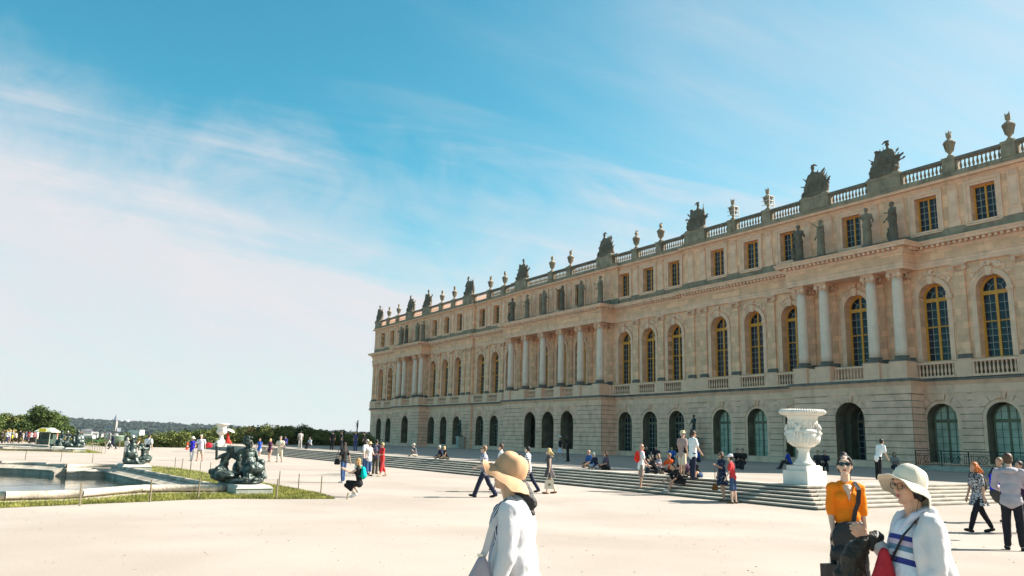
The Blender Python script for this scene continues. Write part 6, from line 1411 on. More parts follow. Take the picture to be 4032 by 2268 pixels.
def brimhat(s, t, m_out, m_in, cr, ch, w, droop, tilt, off=(0, 0, .05), wav=.012, seed=0, crushed=.3, stretch=1.15, wf=lambda a: 1.0):
    """soft hat: crown and a wide brim whose slope changes round the head; droop(a) in degrees, a = 0 in front"""
    k = s.k; n = 72; c = s.J['head']+s.Hd @ (Vector(off)*k); Rt = s.Hd @ rotm(0, R(tilt)); r_ = random.Random(seed); ph = [r_.uniform(0, 6) for _ in range(5)]
    m = MB(); rows = 12
    for i in range(rows+1):
        q = i/rows; rr = cr*max(.02, math.cos(q*PI/2))**.48; z = ch*math.sin(q*PI/2)
        for j in range(n):
            a = 2*PI*j/n; e = 1+.035*math.sin(3*a+ph[0]+q*2)*q+.02*math.sin(7*a+ph[1]); m.v.append((rr*stretch*math.cos(a)*e, rr*math.sin(a)*e, z+crushed*.02*math.sin(2*a+ph[2])*q*q))
    for i in range(rows):
        for j in range(n): m.f.append((i*n+j, i*n+(j+1) % n, (i+1)*n+(j+1) % n, (i+1)*n+j))
    m.f.append(tuple(rows*n+j for j in range(n))); m.v = [tuple(c+Rt @ Vector(q)*k) for q in m.v]; crown = part('crown', m, m_out, t, smooth=True)
    def brim(o, sgn):
        m = MB(); rows = 10
        for i in range(rows+1):
            q = i/rows
            for j in range(n):
                a = 2*PI*j/n; d = R(droop(a))*(.55+.45*q) ; ww = w*q*wf(a)*(1+.05*math.sin(2*a+ph[3])); x = cr*stretch*math.cos(a)+ww*math.cos(d)*math.cos(a); y = cr*math.sin(a)+ww*math.cos(d)*math.sin(a)
                z = -ww*math.sin(d)+wav*q*q*math.sin(5*a+ph[4])+wav*.4*q*math.sin(11*a+ph[1]); m.v.append((x, y, z+o))
        for i in range(rows):
            for j in range(n): f = (i*n+j, i*n+(j+1) % n, (i+1)*n+(j+1) % n, (i+1)*n+j); m.f.append(f[::-1] if sgn > 0 else f)
        m.v = [tuple(c+Rt @ Vector(q)*k) for q in m.v]; return m
    part('brim', brim(0, 1), m_out, t, smooth=True); part('brim_lining', brim(-.004, -1), m_in, t, smooth=True)
    m = MB(); pts = []
    for j in range(n+1):
        a = 2*PI*j/n; d = R(droop(a)); ww = w*wf(a)*(1+.05*math.sin(2*a+ph[3])); pts.append(c+Rt @ Vector((cr*stretch*math.cos(a)+ww*math.cos(d)*math.cos(a), cr*math.sin(a)+ww*math.cos(d)*math.sin(a), -ww*math.sin(d)+wav*math.sin(5*a+ph[4])+wav*.4*math.sin(11*a+ph[1])-.002))*k)
    m.tube(pts, .0035, 6); part('brim_edge', m, m_out, t, smooth=True)
def linen(name, col, bump=.35):
    m = mat('cloth '+name, col, .85, .03, 9, .2, 60, spec=.12, stretch=(1, 1, .3)); return m
# ---- left: tan hat
POSE = dict(neckup=.035, lean=3, L=(10, 6), R=(-10, 8), AL=(2, 9, 22, 6), AR=(12, 8, 30, 10), hpitch=-4)
tA, sA = near_person('woman in a wide tan sun hat and long white cardigan, seen from the side', 2004, 1860, 5.15, 170, 1.66, POSE, 'tan', 1.08)
b = Blob(); headpart(sA, b)
J = sA.J; k = sA.k
sA.torso(b, -.01)
for q in 'LR': limb(b, sA, q, 0, .040, .034, .022); finehand(sA, b, q, .35); b.cap(J['hip'+q], J['knee'+q], .085*k, .055*k); b.cap(J['knee'+q], J['ank'+q], .055*k, .036*k); b.cap(J['heel'+q], J['toe'+q], .034*k, .03*k)
SKA = mat('skin warm', (.55, .325, .20), .45, .06, 6, .15, 60, spec=.35); b.make('body', SKA, tA, vox=.0065, sm=2); lips(sA, tA, (.36, .07, .07))
b = Blob(); P = lambda x, y, z: J['head']+sA.Hd @ Vector((x, y, z))*k; b.ell(P(-.03, 0, -.01), (.088*k, .078*k, .08*k), sA.Hd, 14); b.ell(P(-.075, 0, -.075), (.055*k, .072*k, .075*k), sA.Hd, 12); b.cap(P(-.09, 0, -.09), P(-.175, .01, -.19), .060*k, .042*k, 10)
for i in range(7): b.cap(P(-.11, -.03+.01*i, -.09), P(-.185-.008*i % .02, -.02+.008*i, -.26), .024*k, .008*k, 8)
b.make('hair', hairm('black'), tA, vox=.007, sm=1, disp=.012, dsz=.03)
STR = stripes('navy pinstripe', [(0, (.55, .56, .60)), (.55, (.03, .035, .09))], .0125, 1, (0, 0, 0)); STR2 = stripes('navy scarf stripe', [(0, (.58, .58, .62)), (.5, (.02, .022, .06))], .014, 0, (0, R(35), 0))
b = Blob(); b.ell(J['chest']+Vector((.045, 0, -.02))*k, (.10*k, .125*k, .20*k), sA.T, 12); b.ell(J['waist']+Vector((.05, 0, -.05))*k, (.115*k, .14*k, .25*k), sA.T, 12); b.cap(J['waist'], J['pel']+Vector((.02, 0, -.10))*k, .13*k, .15*k, 12)
b.make('striped_dress', STR, tA, vox=.008, sm=2, disp=.022, dsz=.11)
b = Blob(); nk = J['neck']
for i in range(9): a = -1.9+3.8*i/8; b.cap(nk+Vector((.02+.072*math.cos(a), .072*math.sin(a), -.01+.035*math.cos(a)*-1+.02*abs(math.sin(a))))*1, nk+Vector((.035+.065*math.cos(a+.4), .08*math.sin(a+.4), -.045))*1, .026, .026, 8)
b.cap(nk+Vector((.07, .03, -.05)), nk+Vector((.105, .02, -.22)), .030, .020); b.cap(nk+Vector((.05, -.03, -.05)), nk+Vector((.10, -.02, -.26)), .030, .02); b.make('striped_scarf', STR2, tA, vox=.007, sm=1, disp=.014, dsz=.04)
CARD = linen('white cardigan', (.56, .545, .56)); b = Blob(); o = Vector((-.045, 0, 0))*k
b.ell(J['chest']+o, (.125*k, .180*k, .225*k), sA.T, 14); b.ell(J['waist']+o*1.1+Vector((0, 0, -.03)), (.125*k, .170*k, .25*k), sA.T, 14); b.ell(J['pel']+o*1.2+Vector((0, 0, -.08)), (.150*k, .205*k, .27*k), None, 14); b.ell(J['pel']+o*1.3+Vector((0, 0, -.32)), (.155*k, .215*k, .24*k), None, 14)
b.cap(J['shL']+o*.4, J['shR']+o*.4, .068*k, None, 12); b.cap(J['neck']+o*1.1+Vector((0, .05, -.02)), J['neck']+o*1.1+Vector((0, -.05, -.02)), .055*k, None, 10)
limb(b, sA, 'L', 0, .072, .064, .052, .98); limb(b, sA, 'R', 0, .072, .064, .052, .98)
b.cap(J['neck']+Vector((.02, .085, -.02)), J['waist']+Vector((.075, .125, .02)), .030, .034, 10); b.cap(J['waist']+Vector((.075, .125, .02)), J['pel']+Vector((.10, .15, -.30)), .034, .036, 10)
b.make('cardigan', CARD, tA, vox=.009, sm=5, disp=.022, dsz=.17)
TAN = mat('cloth tan felt', (.50, .285, .155), .85, .14, 4, .12, 60, col2=(.60, .375, .225), spec=.15); TANL = mat('cloth dark hat lining', (.13, .05, .018), .7, .1); 
def drA(a):
    c = math.cos(a); return 44-30*max(0, c)**2 if c > 0 else 44-4*(-c)
brimhat(sA, tA, TAN, TANL, .108, .132, .100, drA, -23, (-.004, 0, .000), .010, 4, stretch=1.1, wf=lambda a: 1-.22*max(0, math.cos(a)))
w_ = world_of(tA, Vector((.20, .22, J['pel'].z+.10))); o = thing('shoulder_bag', 'grey lilac leather shoulder bag hanging in front of the woman in the tan hat', 'bag', w_, tA.rotation_euler.z); LIL = mat('grey lilac leather', (.30, .265, .30), .5, .08, 8, .3, 50); b = Blob()
b.cap((.07, .0, -.24), (-.09, .0, -.25), .06, .06, 12); b.cap((-.04, 0, .06), (.05, 0, -.18), .03, .06, 12); b.cap((-.05, 0, .05), (-.09, 0, -.2), .03, .06, 12); b.make('bag_body', LIL, o, vox=.010, sm=3)
def band(pts, wd, th, m, parent, name='strap', side=Vector((0, 1, 0))):
    mb = MB(); pts = [Vector(p) for p in pts]
    for i, p in enumerate(pts):
        t_ = (pts[min(i+1, len(pts)-1)]-pts[max(0, i-1)]).normalized(); u = t_.cross(side).normalized(); 
        mb.v += [tuple(p+u*wd/2+side*th), tuple(p-u*wd/2+side*th), tuple(p-u*wd/2-side*th), tuple(p+u*wd/2-side*th)]
    for i in range(len(pts)-1):
        a = i*4
        for j in range(4): mb.f.append((a+j, a+(j+1) % 4, a+4+(j+1) % 4, a+4+j))
    mb.f.append((3, 2, 1, 0)); q = (len(pts)-1)*4; mb.f.append((q, q+1, q+2, q+3)); return part(name, mb, m, parent, smooth=False)
lp = lambda v: Vector(v)-Vector((.20, .22, J['pel'].z+.10))
band([lp(J['neck']+Vector((-.02, .085, .035))), lp(J['neck']+Vector((.03, .15, -.03))), lp(J['chest']+Vector((.085, .19, .02))), lp(J['chest']+Vector((.12, .20, -.12))), lp(J['waist']+Vector((.15, .205, .02))), lp(J['pel']+Vector((.175, .215, .15)))], .040, .004, mat('strap lilac', (.50, .46, .46), .6, .05), o)
m = MB(); q = lp(J['pel']+Vector((.170, .225, .19))); m.box(q.x-.020, q.x+.016, q.y-.006, q.y+.004, q.z-.008, q.z+.008); part('buckle', m, mat('pale metal', (.6, .57, .5), .3, .05, metal=.8), o)
# ---- orange blouse
POSE = dict(neckup=.04, lean=-1, L=(4, 4), R=(-4, 4), AL=(-2, 6, 10, 0), AR=(4, 6, 14, 2), hyaw=-16, hpitch=-8, twist=0)
tB, sB = near_person('woman in an orange blouse and black trousers with dark sunglasses', 3326, 1834, 8.6, 262, 1.70, POSE, 'pale', .86)
b = Blob(); headpart(sB, b); J = sB.J; k = sB.k; sB.torso(b, -.01)
for q in 'LR': limb(b, sB, q, 0, .042, .036, .023); finehand(sB, b, q, .4); b.cap(J['hip'+q], J['knee'+q], .085*k, .055*k); b.cap(J['knee'+q], J['ank'+q], .055*k, .036*k); b.cap(J['heel'+q], J['toe'+q], .034*k, .03*k)
b.make('body', mat('skin light', (.60, .39, .28), .45, .06, 6, .15, 60, spec=.35), tB, vox=.0075, sm=2); lips(sB, tB, (.50, .06, .05))
b = Blob(); P = lambda x, y, z: J['head']+sB.Hd @ Vector((x, y, z))*k; b.ell(P(-.030, 0, .034), (.094*k, .083*k, .095*k), sB.Hd, 14); b.ell(P(-.055, 0, -.02), (.060*k, .080*k, .085*k), sB.Hd, 12); b.ell(P(-.065, -.01, .135), (.038*k, .040*k, .032*k)); b.cap(P(-.08, .02, -.06), P(-.07, .05, -.16), .03*k, .014*k)
for g in (-1, 1): b.cap(P(.045, g*.05, .078), P(.0, g*.078, .01), .018*k, .014*k, 8)
b.make('hair', hairm('black'), tB, vox=.008, sm=1, disp=.008, dsz=.03)
m = MB(); c = J['head']
for g in (-1, 1):
    pts = [(.0+.030*math.cos(a), .021*math.sin(a)*(1.1 if math.sin(a) < 0 else .9)) for a in [2*PI*i/18 for i in range(18)]]
    m.add([(.094-.22*abs(g*.034+y)**1.5, g*.034+y, .010+z) for y, z in pts]+[(.101-.22*abs(g*.034+y)**1.5, g*.034+y, .010+z) for y, z in pts], [tuple(range(18))[::-1], tuple(range(18, 36))]+[(i, (i+1) % 18, (i+1) % 18+18, i+18) for i in range(18)])
    m.box(-.01, .090, g*.079-.003, g*.079+.003, .008, .020)
m.box(.094, .100, -.010, .010, .012, .020); m.v = [tuple(c+sB.Hd @ Vector(q)*k) for q in m.v]; part('sunglasses', m, mat('sunglasses', (.01, .01, .01), .15, .1, spec=.6), tB, smooth=False)
ORG = linen('orange blouse', (.82, .205, .012)); b = Blob(); sB.torso(b, .010); b.ell(J['waist'], (.12*k, .145*k, .15*k), sB.T, 12)
for q in 'LR': b.cap(J['sh'+q], J['sh'+q].lerp(J['el'+q], .5), .054*k, .062*k, 12); b.cap(J['sh'+q].lerp(J['el'+q], .5), J['sh'+q].lerp(J['el'+q], .92), .062*k, .054*k, 12)
b.make('blouse', ORG, tB, vox=.009, sm=3, disp=.018, dsz=.10)
b = Blob(); nk = J['neck']
for g in (-1, 1): b.cap(nk+Vector((-.045, g*.055, .022)), nk+Vector((.062, g*.062, -.012)), .018, .020, 8); b.cap(nk+Vector((.062, g*.062, -.012)), nk+Vector((.112, g*.035, -.12)), .022, .012, 8)
b.make('collar', ORG, tB, vox=.007, sm=1)
m = MB(); V = [nk+Vector(q) for q in ((.072, .05, -.025), (.072, -.05, -.025), (.126, 0, -.17))]
b = Blob(); b.ell(nk+Vector((.062, 0, -.042)), (.046, .062, .050), rotm(0, R(25)), 10); b.cap(nk+Vector((.085, 0, -.05)), nk+Vector((.140, 0, -.160)), .040, .006, 10); b.make('neckline', MATS['skin light'], tB, vox=.007, sm=1)
for i in range(4): m = MB(); m.lathe([(.0055, 0), (.0055, .004)], 8); m.v = [tuple(J['chest']+Vector((.150-.012*i, .0, .06-.07*i))+Vector((z, x, y))) for x, y, z in m.v]; part('button', m, mat('amber button', (.55, .18, .02), .3), tB)
b = Blob(); b.ell(J['pel'], (.130*k, .178*k, .15*k), None, 12); b.cap(J['waist']+Vector((0, 0, -.06)), J['pel'], .118*k, .14*k, 12)
for q in 'LR': b.cap(J['hip'+q], J['knee'+q], .102*k, .090*k, 12); b.cap(J['knee'+q], J['ank'+q], .090*k, .095*k, 12)
b.make('trousers', cloth('black crepe', (.010, .010, .011)), tB, vox=.010, sm=2, disp=.02, dsz=.1)
b = Blob(); [b.cap(J['heel'+q], J['toe'+q], .043, .037) for q in 'LR']; b.make('shoes', cloth('black leather', BLK), tB, vox=.014)
org = Vector((.185, -.045, J['pel'].z-.02)); o = thing('black_bag', 'large black leather crossbody bag hanging in front of the woman in orange', 'bag', world_of(tB, org), tB.rotation_euler.z); BL = mat('soft black leather', (.012, .012, .013), .55, .2, 6, .3, 40); b = Blob()
b.cap((0, -.11, -.17), (0, .11, -.12), .085, .085, 12); b.cap((.0, -.08, .10), (.0, .12, .12), .035, .035, 12); b.cap((0, -.15, -.20), (0, .02, -.22), .05, .05); b.ell((0, .0, -.02), (.055, .17, .17), None, 12); b.make('bag_body', BL, o, vox=.010, sm=3)
lp = lambda v: Vector(v)-org
pts = [lp(J['shL']+Vector((-.03, -.05, .075))), lp(J['shL']+Vector((.045, -.055, .065))), lp(J['chest']+Vector((.135, .095, .11))), lp(J['chest']+Vector((.165, .075, -.02))), lp(J['waist']+Vector((.155, .045, .08))), lp(J['waist']+Vector((.16, .02, -.03))), lp(J['pel']+Vector((.17, .0, .10)))]
band(pts, .045, .004, BL, o, side=Vector((1, 0, 0))); m = MB(); q = pts[-2]; m.lathe([(.012, 0), (.012, .006)], 10); m.v = [(q.x+.01+z, q.y+x, q.z-.04+y) for x, y, z in m.v]; part('buckle', m, MATS['pale metal'], o)
w_ = world_of(tB, J['wrR']+Vector((.02, -.02, -.28))); o = thing('paper_bag', 'stiff black paper carrier bag held low by the woman in orange', 'bag', w_, tB.rotation_euler.z+R(25)); m = MB(); m.box(-.05, .05, -.13, .13, -.30, 0); part('bag_body', m, BL, o); m = MB(); m.tube([(0, -.05, 0), (0, -.02, .17), (0, .02, .17), (0, .05, 0)], .003, 5); part('handle', m, mat('pale cord', (.4, .38, .35), .7), o)
# ---- right: cream bucket hat, striped shirt, white linen jacket
POSE = dict(neckup=.03, lean=5, L=(8, 6), R=(-8, 8), AL=(6, 8, 44, 4), AR=(26, 0, 108, 8), hpitch=2, hyaw=8)
tC, sC = near_person('woman in a cream floppy hat, glasses, striped shirt and white linen jacket', 3576, 1916, 5.1, 186, 1.60, POSE, 'tan', 1.06)
b = Blob(); headpart(sC, b); J = sC.J; k = sC.k; sC.torso(b, -.01)
for q in 'LR': limb(b, sC, q, 0, .046, .038, .026); finehand(sC, b, q, .85 if q == 'R' else .4); b.cap(J['hip'+q], J['knee'+q], .095*k, .06*k); b.cap(J['knee'+q], J['ank'+q], .06*k, .04*k); b.cap(J['heel'+q], J['toe'+q], .034*k, .03*k)
b.make('body', mat('skin rosy', (.54, .30, .20), .45, .07, 6, .15, 60, spec=.35), tC, vox=.0046, sm=1); lips(sC, tC, (.40, .09, .08))
b = Blob(); P = lambda x, y, z: J['head']+sC.Hd @ Vector((x, y, z))*k; b.ell(P(-.030, 0, -.018), (.086*k, .078*k, .075*k), sC.Hd, 14); b.ell(P(-.055, 0, -.03), (.060*k, .083*k, .085*k), sC.Hd, 12)
for g in (-1, 1): b.cap(P(.050, g*.058, .045), P(-.005, g*.080, -.035), .020*k, .020*k, 8); b.cap(P(-.015, g*.080, -.02), P(-.025, g*.078, -.075), .022*k, .016*k, 8)
b.make('hair', hairm('black'), tC, vox=.008, sm=1, disp=.008, dsz=.03)
FR = mat('dark spectacle frame', (.02, .016, .014), .3, .1); m = MB(); c = J['head']
for g in (-1, 1):
    pts = [(.026*math.copysign(abs(math.cos(a))**.7, math.cos(a)), .020*math.copysign(abs(math.sin(a))**.7, math.sin(a))) for a in [2*PI*i/20 for i in range(21)]]
    m.tube([c+sC.Hd @ Vector((.098-.25*abs(g*.034+y)**1.5, g*.034+y, .008+z))*k for y, z in pts], .0020, 6); m.tube([c+sC.Hd @ Vector(q)*k for q in ((.082, g*.061, .016), (.03, g*.079, .014), (-.012, g*.082, .008))], .0022, 6)
m.tube([c+sC.Hd @ Vector(q)*k for q in ((.099, -.009, .014), (.103, 0, .016), (.099, .009, .014))], .0018, 6); part('spectacles', m, FR, tC)
m = MB()
for g in (-1, 1): e_ = Blob(); e_.ell(c+sC.Hd @ Vector((.0765, g*.033, .009))*k, (.007*k, .0115*k, .0042*k), sC.Hd, 8); m.add(e_.m.v, e_.m.f)
part('eyes', m, mat('dark eye', (.03, .02, .015), .2, .1), tC, smooth=True)
CREAM = linen('cream cotton', (.64, .58, .47)); CRL = linen('cream lining', (.56, .49, .38))
def drC(a): c_ = math.cos(a); s_ = abs(math.sin(a)); return 34-36*max(0, c_)**2+34*max(0, -c_)+14*s_
brimhat(sC, tC, CREAM, CRL, .110, .132, .085, drC, -24, (-.006, 0, .012), .010, 2, stretch=1.1, wf=lambda a: 1+.45*max(0, -math.cos(a)))
m = MB(); 
SHC = stripes('bold summer stripe', [(0, (.66, .68, .74)), (.30, (.04, .05, .22)), (.42, (.66, .68, .74)), (.55, (.12, .22, .32)), (.66, (.55, .42, .52)), (.76, (.04, .05, .22)), (.86, (.66, .68, .74))], .30, 2, (0, R(14), 0))
b = Blob(); b.ell(J['chest']+Vector((.055, 0, -.05))*k, (.13*k, .145*k, .20*k), sC.T, 14); b.ell(J['waist']+Vector((.06, 0, -.06))*k, (.15*k, .17*k, .24*k), sC.T, 14); b.cap(J['waist'], J['pel']+Vector((.02, 0, -.1)), .16*k, .18*k, 12)
b.make('striped_shirt', SHC, tC, vox=.008, sm=3, disp=.022, dsz=.10)
COL_ = linen('lilac collar', (.62, .60, .68)); b = Blob(); nk = J['neck']
for g in (-1, 1): b.cap(nk+Vector((-.065, g*.05, .045)), nk+Vector((.055, g*.065, .0)), .022, .026, 8); b.cap(nk+Vector((.055, g*.065, .0)), nk+Vector((.135, g*.04, -.085)), .026, .014, 8)
b.make('collar', COL_, tC, vox=.007, sm=1)
LIN = linen('white linen', (.60, .58, .58)); b = Blob(); o_ = Vector((-.055, 0, 0))*k
b.ell(J['chest']+o_, (.140*k, .185*k, .235*k), sC.T, 14); b.ell(J['waist']+o_*1.2+Vector((0, 0, -.04)), (.150*k, .185*k, .26*k), sC.T, 14); b.ell(J['pel']+o_*1.3+Vector((-.01, 0, -.10)), (.170*k, .22*k, .28*k), None, 14); b.ell(J['pel']+o_*1.6+Vector((-.02, 0, -.34)), (.18*k, .24*k, .25*k), None, 14)
b.cap(J['shL']+o_*.3, J['shR']+o_*.3, .068*k, None, 12); b.cap(J['neck']+o_*1.3+Vector((0, .06, .02)), J['neck']+o_*1.3+Vector((0, -.06, .02)), .050*k, None, 10)
limb(b, sC, 'L', 0, .074, .068, .058, .96); limb(b, sC, 'R', 0, .066, .060, .052, .70)
b.cap(J['neck']+Vector((.0, .09, .0)), J['chest']+Vector((.10, .155, .02)), .030, .032, 10); b.cap(J['chest']+Vector((.10, .155, .02)), J['pel']+Vector((.10, .19, -.1)), .032, .036, 10)
b.make('linen_jacket', LIN, tC, vox=.009, sm=5, disp=.024, dsz=.15)
org = Vector((.26, .0, J['waist'].z+.0)); o = thing('red_bag', 'dark red cloth bag carried before the woman in the cream hat', 'bag', world_of(tC, org), tC.rotation_euler.z); RED = mat('crimson cloth', (.40, .012, .022), .7, .1, 6, .4, 60); b = Blob()
b.cap((.0, 0, .10), (.09, .0, -.20), .03, .06); b.cap((.0, 0, .08), (-.04, 0, -.26), .035, .07); b.cap((.09, 0, -.18), (-.04, 0, -.28), .06, .065); b.ell((.02, 0, -.12), (.08, .05, .16)); b.make('bag_body', RED, o, vox=.009, sm=3, disp=.01, dsz=.08)
org = Vector((.30, -.13, J['waist'].z+.10)); o = thing('dark_jacket', 'crumpled dark olive jacket draped over the arm of the woman in the cream hat', 'jacket', world_of(tC, org), tC.rotation_euler.z); o.scale = (.78, .78, .78); b = Blob(); r = random.Random(6)
b.cap((-.10, 0, .10), (.02, 0, .07), .055, .06); b.cap((.02, 0, .07), (.14, 0, -.06), .06, .085); b.cap((.14, 0, -.06), (.17, 0, -.30), .085, .075); b.cap((.05, 0, .0), (.12, 0, -.26), .06, .07); b.cap((.10, -.05, .02), (.22, -.04, -.22), .05, .06)
for i in range(14): a = r.uniform(0, 1); p_ = Vector((-.06+.24*a, .05*r.choice([-1, 1]), .10-.30*a*a)); b.cap(p_, p_+Vector((r.uniform(-.02, .06), r.uniform(-.01, .01), -r.uniform(.05, .14))), .022, .014, 8)
b.make('cloth', mat('cloth dark olive nylon', (.022, .018, .012), .5, .3, 8, .5, 45, spec=.35), o, vox=.008, sm=1, disp=.035, dsz=.06)
band([J['neck']+Vector((-.02, .06, .045)), J['neck']+Vector((.06, .085, -.03)), J['chest']+Vector((.155, .10, .04)), J['chest']+Vector((.19, .03, -.10)), J['waist']+Vector((.20, -.03, .02))], .016, .003, BL, tC, 'bag_strap', Vector((1, 0, 0)))
m = MB(); m.tube([P(-.01, .082, -.01), P(.0, .085, -.09), J['neck']+Vector((.06, .07, -.06)), J['chest']+Vector((.16, .08, .0)), J['chest']+Vector((.19, .0, -.10))], .0018, 5); part('earphone_wire', m, BL, tC)
HAZE = .00005
# ================================================================= trees, hedge, town, hill
LEAF = {}
def leafm(name, c1, c2):
    m = mat(name, c1, .75, .3, .9, col2=c2, thresh=(.35, .62), spec=.15, detail=6); return m
L_DK = leafm('dark foliage', (.045, .075, .022), (.10, .14, .035)); L_MD = leafm('hornbeam foliage', (.070, .105, .030), (.17, .19, .05)); L_LT = leafm('dry foliage', (.12, .105, .03), (.24, .19, .055))
BARK = mat('bark', (.06, .045, .03), .9, .3, 3, .6, 20)
def foliage(clumps, per, size, rnd, noise=.45):
    """leaf-sized faces spread on and inside the clumps (x, y, z, rx, ry, rz)"""
    vs = []; fs = []
    for (cx, cy, cz, rx, ry, rz) in clumps:
        n = int(per*(rx*ry+ry*rz+rx*rz)/3)
        for _ in range(n):
            u = rnd.uniform(-1, 1); a = rnd.uniform(0, 6.283); q = math.sqrt(1-u*u); rr = (rnd.random()**.28)*(1+noise*.4*rnd.uniform(-1, 1))
            p = Vector((cx+rx*q*math.cos(a)*rr, cy+ry*q*math.sin(a)*rr, cz+rz*u*rr)); s = size*rnd.uniform(.5, 1.5)
            A = Vector((rnd.uniform(-1, 1), rnd.uniform(-1, 1), rnd.uniform(-.6, .6))).normalized()*s; B = A.cross(Vector((rnd.uniform(-1, 1), rnd.uniform(-1, 1), rnd.uniform(-1, 1)))).normalized()*s*.7
            o = len(vs); vs += [p-A, p+B, p+A, p-B]; fs.append((o, o+1, o+2, o+3))
    m = MB(); m.v = [tuple(v) for v in vs]; m.f = fs; return m
def tree(p, h, w, label, lm, seed, grp, z0=-1.2, per=150, size=.20, conic=0):
    r = random.Random(seed); t = thing('tree', label, 'tree', (p.x, p.y, z0), r.uniform(0, 6), grp); m = MB(); m.tube([(0, 0, 0), (.1, .05, h*.3), (0, .1, h*.6)], [w*.05, w*.035, w*.02], 8)
    for i in range(7): a = r.uniform(0, 6.28); z = h*r.uniform(.2, .5); m.tube([(0, 0, z), (w*.3*math.cos(a), w*.3*math.sin(a), z+h*.25)], [w*.02, w*.008], 5)
    part('trunk', m, BARK, t); cl = []
    for i in range(34):
        a = r.uniform(0, 6.28); zz = r.uniform(.18, .95); rad = (w*.5*math.sin(PI*min(1, .18+.80*zz))**.7)*(1-conic*zz) ; d = rad*r.uniform(.2, .95); s = w*r.uniform(.10, .20)
        cl.append((d*math.cos(a), d*math.sin(a), h*zz, s, s, s*.8))
    part('crown', foliage(cl, per, size, r), lm, t); return t
def at_px(u, v, dist, z=None):
    d = ray(u, v); q = CL+d*dist; return q
def ground_px(u, dist): p = CL+ray(u, 1700)*dist; return Vector((p.x, p.y, 0))
# big bushy trees at the far left
TR = [(-60, 9.5, 9, L_DK, 'rounded green tree cut by the left edge of the picture'), (35, 9.8, 11, L_MD, 'broad green tree second from the left edge, lighter than its neighbour'), (92, 9.3, 8, L_DK, 'dark tree between the two tallest trees on the left'), (150, 11.2, 10, L_DK, 'tall dark tree with a pointed crown behind the kiosk'),
      (198, 9.4, 10, L_DK, 'dark rounded tree just right of the kiosk roof'), (240, 7.4, 9, L_DK, 'low olive tree sloping down at the right end of the left grove')]
for i, (u, h, w, lm, lab) in enumerate(TR): tree(ground_px(u, 135+6*(i % 3)), h*.77, w*.85, lab, lm, 40+i, 'trees at the far left', z0=-3.2, per=330, size=.15)
for i, (u, lab) in enumerate([(10, 'yellowing bush under the leftmost trees'), (58, 'dry golden bush behind the queue, left of the kiosk'), (268, 'yellowish bush at the right foot of the left grove'), (292, 'small dry shrub right of the left grove')]):
    p = ground_px(u, 122); r = random.Random(i); t = thing('shrub', lab, 'shrub', (p.x, p.y, -2), 0, 'dry bushes at the far left'); part('leaves', foliage([(r.uniform(-1.6, 1.6), r.uniform(-1, 1), r.uniform(.8, 3.2 if i < 3 else 2.4), 1.1, 1.1, .9) for _ in range(9)], 150, .16, r), L_LT, t)
    m = MB(); m.tube([(0, 0, 0), (0, 0, 1.6)], .12, 6); part('stem', m, BARK, t)
# the long clipped grove behind the court: each hornbeam its own plant, from left to right
HB = []
edge = [(300, 1742), (360, 1741), (430, 1739), (500, 1738), (560, 1728), (610, 1722), (660, 1714), (710, 1708), (760, 1702), (815, 1697), (870, 1692), (925, 1688), (980, 1684), (1030, 1680), (1080, 1679), (1130, 1681), (1180, 1684), (1230, 1690), (1280, 1696), (1330, 1702), (1380, 1708), (1430, 1714)]
rr = random.Random(9); WORDS = 'one two three four five six seven eight nine ten eleven twelve thirteen fourteen fifteen sixteen seventeen eighteen nineteen twenty twentyone twentytwo'.split()
for i, (u, v) in enumerate(edge):
    dist = 104+3*math.sin(i*1.7)+(u-300)*.010; p = ground_px(u, dist); top = (CL+ray(u, v-(7 if u > 560 else 0))*dist).z; zb = -2.0; h = top-zb
    low = u < 540; lm = L_MD if i % 4 else L_LT if i % 8 == 4 else L_DK
    t = thing('hornbeam', f'leafy hornbeam in the front rank of the long hedge, number {WORDS[i]} from the left', 'hedge plant', (p.x, p.y, zb), rr.uniform(0, 6), 'hornbeams in the long hedge')
    cl = [(rr.uniform(-1.5, 1.5), rr.uniform(-1.5, 1.5), h*rr.uniform(.12, .93), rr.uniform(.5, 1.0), rr.uniform(.5, 1.0), rr.uniform(.4, .75)) for _ in range(26)]
    part('leaves', foliage(cl, 320, .11, rr), lm, t); m = MB(); m.tube([(0, 0, 0), (0, 0, h*.6)], .12, 6); part('stem', m, BARK, t)
    if u < 1440 and not low:               # a second rank fills behind it
        q = ground_px(u+24, dist+5); t = thing('hornbeam', f'hornbeam in the rear rank of the long hedge, number {WORDS[i]} from the left', 'hedge plant', (q.x, q.y, zb), rr.uniform(0, 6), 'hornbeams in the rear rank')
        cl = [(rr.uniform(-1.6, 1.6), rr.uniform(-1.5, 1.5), h*rr.uniform(.1, .9), .9, .9, .7) for _ in range(20)]; part('leaves', foliage(cl, 150, .16, rr), L_DK, t)
# green mesh barrier with posts
t = thing('mesh_barrier', 'low green netting barrier on posts in front of the left hedge', 'barrier', tuple(G(300, 1757)), 0); GRN = mat('green netting', (.03, .22, .10), .7, .1)
P = [G(u, v) for u, v in ((300, 1757), (362, 1759), (414, 1760), (470, 1762))]
for a in P: m = MB(); m.box(-.06, .06, -.06, .06, 0, .95); part('post', m, WOOD, t, a-P[0])
m = MB()
for a, b in zip(P, P[1:]):
    pts = [(a-P[0]).lerp(b-P[0], q/6)+Vector((0, 0, .86-.16*math.sin(PI*q/6))) for q in range(7)]; m.tube(pts, .035, 6)
part('rope', m, GRN, t)
